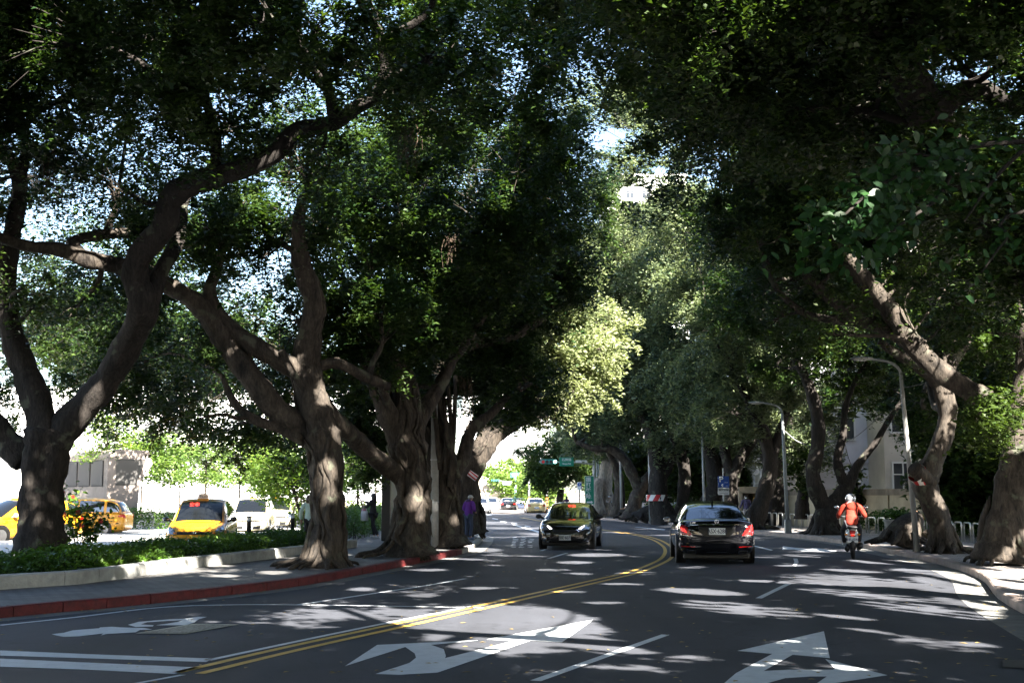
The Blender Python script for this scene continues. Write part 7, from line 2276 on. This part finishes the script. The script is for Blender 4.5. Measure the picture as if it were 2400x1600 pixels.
def floor_at(px, py, z=PV): return G(px, py, z)
def bag(label, loc, m, w=.3, h=.34, d=.1, strap=.3, rz=0., group=None):
    t = thing('shoulder_bag', label, 'bag', loc, rz, group)
    mb = MB(); secs = [(-h, w * .85), (-h * .95, w), (-h * .3, w * .95), (0, w * .8)]
    vs = []; n = 14
    for z, ww in secs:
        for k in range(n):
            a = 6.283 * k / n; vs.append((ww / 2 * math.cos(a), d / 2 * math.sin(a) * (1 if z < -h * .2 else .5), z))
    mb.add(vs, [(i * n + k, i * n + (k + 1) % n, (i + 1) * n + (k + 1) % n, (i + 1) * n + k) for i in range(3) for k in range(n)] + [tuple(range(n - 1, -1, -1)), tuple(range(3 * n, 4 * n))])
    mb.build('pouch', m, t, smooth=True)
    mb = MB(); mb.tube([(-w * .3, 0, -.02), (-w * .2, 0, strap * .6), (0, 0, strap), (w * .2, 0, strap * .6), (w * .3, 0, -.02)], .011, 6); mb.build('strap', m, t)
    return t

# woman in mint sweater behind the tan trunk, back to the viewer
p = floor_at(724, 1288)
person('woman in a mint sweater and dark trousers half hidden behind the tan trunk', p, R(-8), 1.56, top=cloth('mint', (.45, .58, .54)), trousers=cloth('dark', (.02, .02, .025)), hair='bob', topname='sweater', pose=dict(wriL=(-.27, .02, .9), elbL=(-.27, -.05, 1.13), nose=(.03, .10, 1.555)))
bag('flat grey shoulder bag worn by the woman in the mint sweater', p + Vector((.17, -.14, 1.08)), cloth('grey_bag', (.22, .23, .24)), .2, .3, .07, .28)
# woman pointing to the left
p = floor_at(874, 1262); q = p
t, J = person('woman in black with arm stretched out, holding up a phone, by the tall hedge', p, R(68), 1.62,
              pose=dict(elbR=(.26, .24, 1.30), wriR=(.16, .46, 1.36), elbL=(-.2, .18, 1.16), wriL=(-.06, .34, 1.22), kneeR=(.13, .10, .50), ankleR=(.17, .02, .10), toeR=(.18, .17, .05), kneeL=(-.10, -.06, .50), ankleL=(-.12, -.28, .12), toeL=(-.13, -.12, .05)),
              top=cloth('black', (.012, .01, .013)), trousers=cloth('black', (.012, .01, .013)), hair='long', topname='cardigan', shoes=mat('shoe_pale', (.4, .4, .38), .6))
ca, sa = math.cos(R(68)), math.sin(R(68))
def loc2(base, x, y, z, a=R(68), k=1.62 / 1.66): return base + Vector(((x * math.cos(a) - y * math.sin(a)) * k, (x * math.sin(a) + y * math.cos(a)) * k, z * k))
bag('pale tote bag hanging from the forearm of the pointing woman', loc2(q, -.12, .30, 1.03), cloth('tote', (.5, .48, .5)), .28, .36, .12, .17, R(10))
bag('pink bag hanging in front of the pale tote bag', loc2(q, .10, .44, 1.12), cloth('pink', (.45, .16, .2)), .24, .32, .1, .18, R(30))
tt = thing('phone', 'small phone held up by the woman in black', 'phone', loc2(q, .13, .60, 1.38), R(68))
mb = MB(); mb.box((0, 0, 0), (.075, .012, .15), bev=.005); mb.build('phone_case', M_trim, tt); mb = MB(); mb.box((0, -.0075, 0), (.066, .003, .138)); mb.build('phone_screen', mat('screen_grey', (.1, .12, .14), .1), tt)
# man in black facing the viewer
p = floor_at(1003, 1229)
person('man in black wearing a mask, standing far down the left pavement', p, R(184), 1.70, top=cloth('black', (.012, .01, .013)), trousers=cloth('navy', (.015, .018, .035)), hair='short', mask=True, fat=1.02,
       pose=dict(elbL=(-.25, .02, 1.12), wriL=(-.12, .16, 1.12), wriR=(.22, .04, .93)))
# sliver of a person in pale blue and jeans
p = floor_at(990, 1257)
person('person in a pale blue shirt and jeans mostly hidden by the buttressed banyan', p, R(10), 1.62, top=cloth('paleblue', (.4, .5, .62)), trousers=cloth('jeans', (.03, .07, .2)), hair='short', topname='shirt', long_top=True)
# purple jacket
p = floor_at(1098, 1264)
person('older man in a purple jacket and pale cap standing at the kerb corner', p, R(-38), 1.58,
       pose=dict(chest=(0, .03, 1.27), collar=(0, .06, 1.40), neck=(0, .09, 1.455), head=(0, .12, 1.53), crown=(0, .125, 1.62), nose=(0, .21, 1.51), shoL=(-.18, .04, 1.37), shoR=(.18, .04, 1.37), elbL=(-.26, .0, 1.12), elbR=(.26, .02, 1.12), wriL=(-.16, .20, 1.05), wriR=(.15, .20, 1.05), kneeL=(-.11, .03, .5), kneeR=(.12, .03, .5)),
       top=cloth('purple', (.13, .025, .26)), trousers=cloth('slate', (.06, .075, .12)), hair='cap', cap=cloth('cap_pale', (.5, .48, .43)), fat=1.12, hood=cloth('purple_dark', (.05, .02, .09)), shoes=mat('shoe_bluegrey', (.15, .2, .3), .6))
# couple in masks
p = floor_at(1750, 1232)
t, J = person('woman in a checked jacket and pale trousers wearing a mask beside the sedan mirror', p, R(170), 1.56, top=cloth('check', (.09, .08, .17), .7), trousers=cloth('pale', (.42, .4, .42)), hair='bob', mask=True, fat=1.05,
       pose=dict(elbR=(.27, .04, 1.13), wriR=(.36, .10, .95), kneeL=(-.10, .1, .5), ankleL=(-.1, .08, .1), toeL=(-.1, .24, .06)))
p2 = floor_at(1778, 1231)
person('man in a navy jacket and mask with a yellow bag across his shoulder', p2, R(182), 1.68, top=cloth('navy', (.03, .03, .09)), trousers=cloth('dark', (.02, .02, .025)), hair='short', mask=True, fat=1.08)
bag('small yellow bag slung across the man in the navy jacket', p2 + Vector((-.26, -.16, .96)), cloth('mustard', (.6, .34, .03)), .24, .28, .1, .55, R(5))
# people by the white car and along the far right pavement
p = floor_at(1556, 1212)
person('man in dark clothes and shorts by the white parked car', p, R(200), 1.66, top=cloth('greygreen', (.07, .07, .06)), trousers=cloth('olive', (.09, .075, .05)), hair='short', mask=False, pose=dict(elbR=(.25, .1, 1.16), wriR=(.05, .24, 1.25), elbL=(-.25, .1, 1.16), wriL=(-.02, .24, 1.25)))
p = floor_at(1459, 1212)
person('person in a white shirt raising a camera behind the thin lamp pole', p + Vector((0, 3, 0)), R(160), 1.66, top=cloth('whiteblue', (.55, .62, .7)), trousers=cloth('dark', (.02, .02, .025)), hair='short', pose=dict(elbR=(.26, .12, 1.28), wriR=(.08, .26, 1.46), elbL=(-.26, .12, 1.28), wriL=(-.06, .26, 1.46)), topname='shirt')
tt = thing('camera', 'small black camera raised by the person in the white shirt', 'camera', p + Vector((-.1, 2.7, 1.52)), R(160)); mb = MB(); mb.box((0, 0, 0), (.14, .06, .1), bev=.01); mb.cyl((0, .03, 0), (0, .1, 0), .035, n=12); mb.build('camera_body', M_trim, tt)
p = floor_at(1432, 1212)
person('photographer in white bending over the tripod near the pale trunk', p + Vector((-.2, .6, 0)), R(200), 1.62, top=cloth('white', (.6, .6, .62)), trousers=cloth('navy', (.015, .018, .035)), hair='cap', cap=cloth('white', (.6, .6, .62)),
       pose=dict(chest=(0, .1, 1.24), collar=(0, .18, 1.34), neck=(0, .23, 1.38), head=(0, .29, 1.44), crown=(0, .32, 1.53), nose=(0, .37, 1.40), shoL=(-.17, .16, 1.32), shoR=(.17, .16, 1.32), elbL=(-.22, .26, 1.1), elbR=(.22, .26, 1.1), wriL=(-.08, .44, 1.16), wriR=(.08, .44, 1.16)), topname='shirt')
b = floor_at(1431, 1214) + Vector((0, -.2, 0))
tt = thing('camera_tripod', 'tall black camera tripod set up near the right kerb', 'tripod', b)
for k in range(3):
    a = 2.09 * k + .5; mb = MB(); mb.tube([(0, 0, 1.25), (.42 * math.cos(a), .42 * math.sin(a), 0)], [.025, .014], 6); mb.build('leg', M_black, tt)
mb = MB(); mb.cyl((0, 0, 1.1), (0, 0, 1.5), .02, n=8); mb.box((0, 0, 1.56), (.14, .12, .12), bev=.02); mb.cyl((0, -.06, 1.56), (0, -.2, 1.56), .04, n=12); mb.build('camera_head', M_black, tt)
p = floor_at(1329, 1206)
person('person with long dark hair behind the roof of the dark hatchback', Vector((A(1328, 1160, 104).x, 104, 0)), R(0), 1.62, top=cloth('plum', (.05, .02, .06)), trousers=cloth('dark', (.02, .02, .025)), hair='long')
p = floor_at(1415, 1212)
# rider
p = G(2006, 1309); base = Vector((p.x, p.y + .3, 0))
M_helm = paint('helmet_silver', (.25, .26, .28), rough=.25, metal=.3)
t, J = person('rider in an orange red jacket and silver helmet on the scooter', base, R(-14), 1.66 * 1.06, fat=1.18, hair='none',
    pose=dict(pelvis=(0, -.10, .93), spine=(0, -.09, 1.08), chest=(0, -.05, 1.24), collar=(0, -.01, 1.37), neck=(0, .01, 1.42), head=(-.015, .03, 1.50), crown=(-.015, .03, 1.59), nose=(-.02, .13, 1.49),
              shoL=(-.20, -.01, 1.33), shoR=(.20, -.01, 1.33), elbL=(-.33, .10, 1.10), elbR=(.33, .10, 1.10), wriL=(-.33, .38, 1.05), wriR=(.33, .38, 1.05),
              hipL=(-.11, -.06, .88), hipR=(.11, -.06, .88), kneeL=(-.23, .32, .74), kneeR=(.20, .32, .74), ankleL=(-.20, .26, .36), ankleR=(.17, .28, .38), toeL=(-.22, .40, .34), toeR=(.18, .42, .35)),
    top=cloth('orange_red', (.30, .025, .010), .06), trousers=cloth('dark', (.02, .02, .025)), topname='jacket', hood=cloth('grey_lining', (.38, .38, .4)), shoes=mat('shoe_white', (.6, .6, .58), .6))
mb = MB(); H = J['head']; mb.ell(H + Vector((0, -.01, .035)), (.135, .15, .135), 22, 14); mb.build('helmet', M_helm, t, smooth=True)
mb = MB(); mb.ell(J['collar'] + Vector((0.02, -.13, -.03)), (.15, .06, .12), 14, 8); mb.build('hood', cloth('orange_red', (.30, .025, .010)), t, smooth=True)
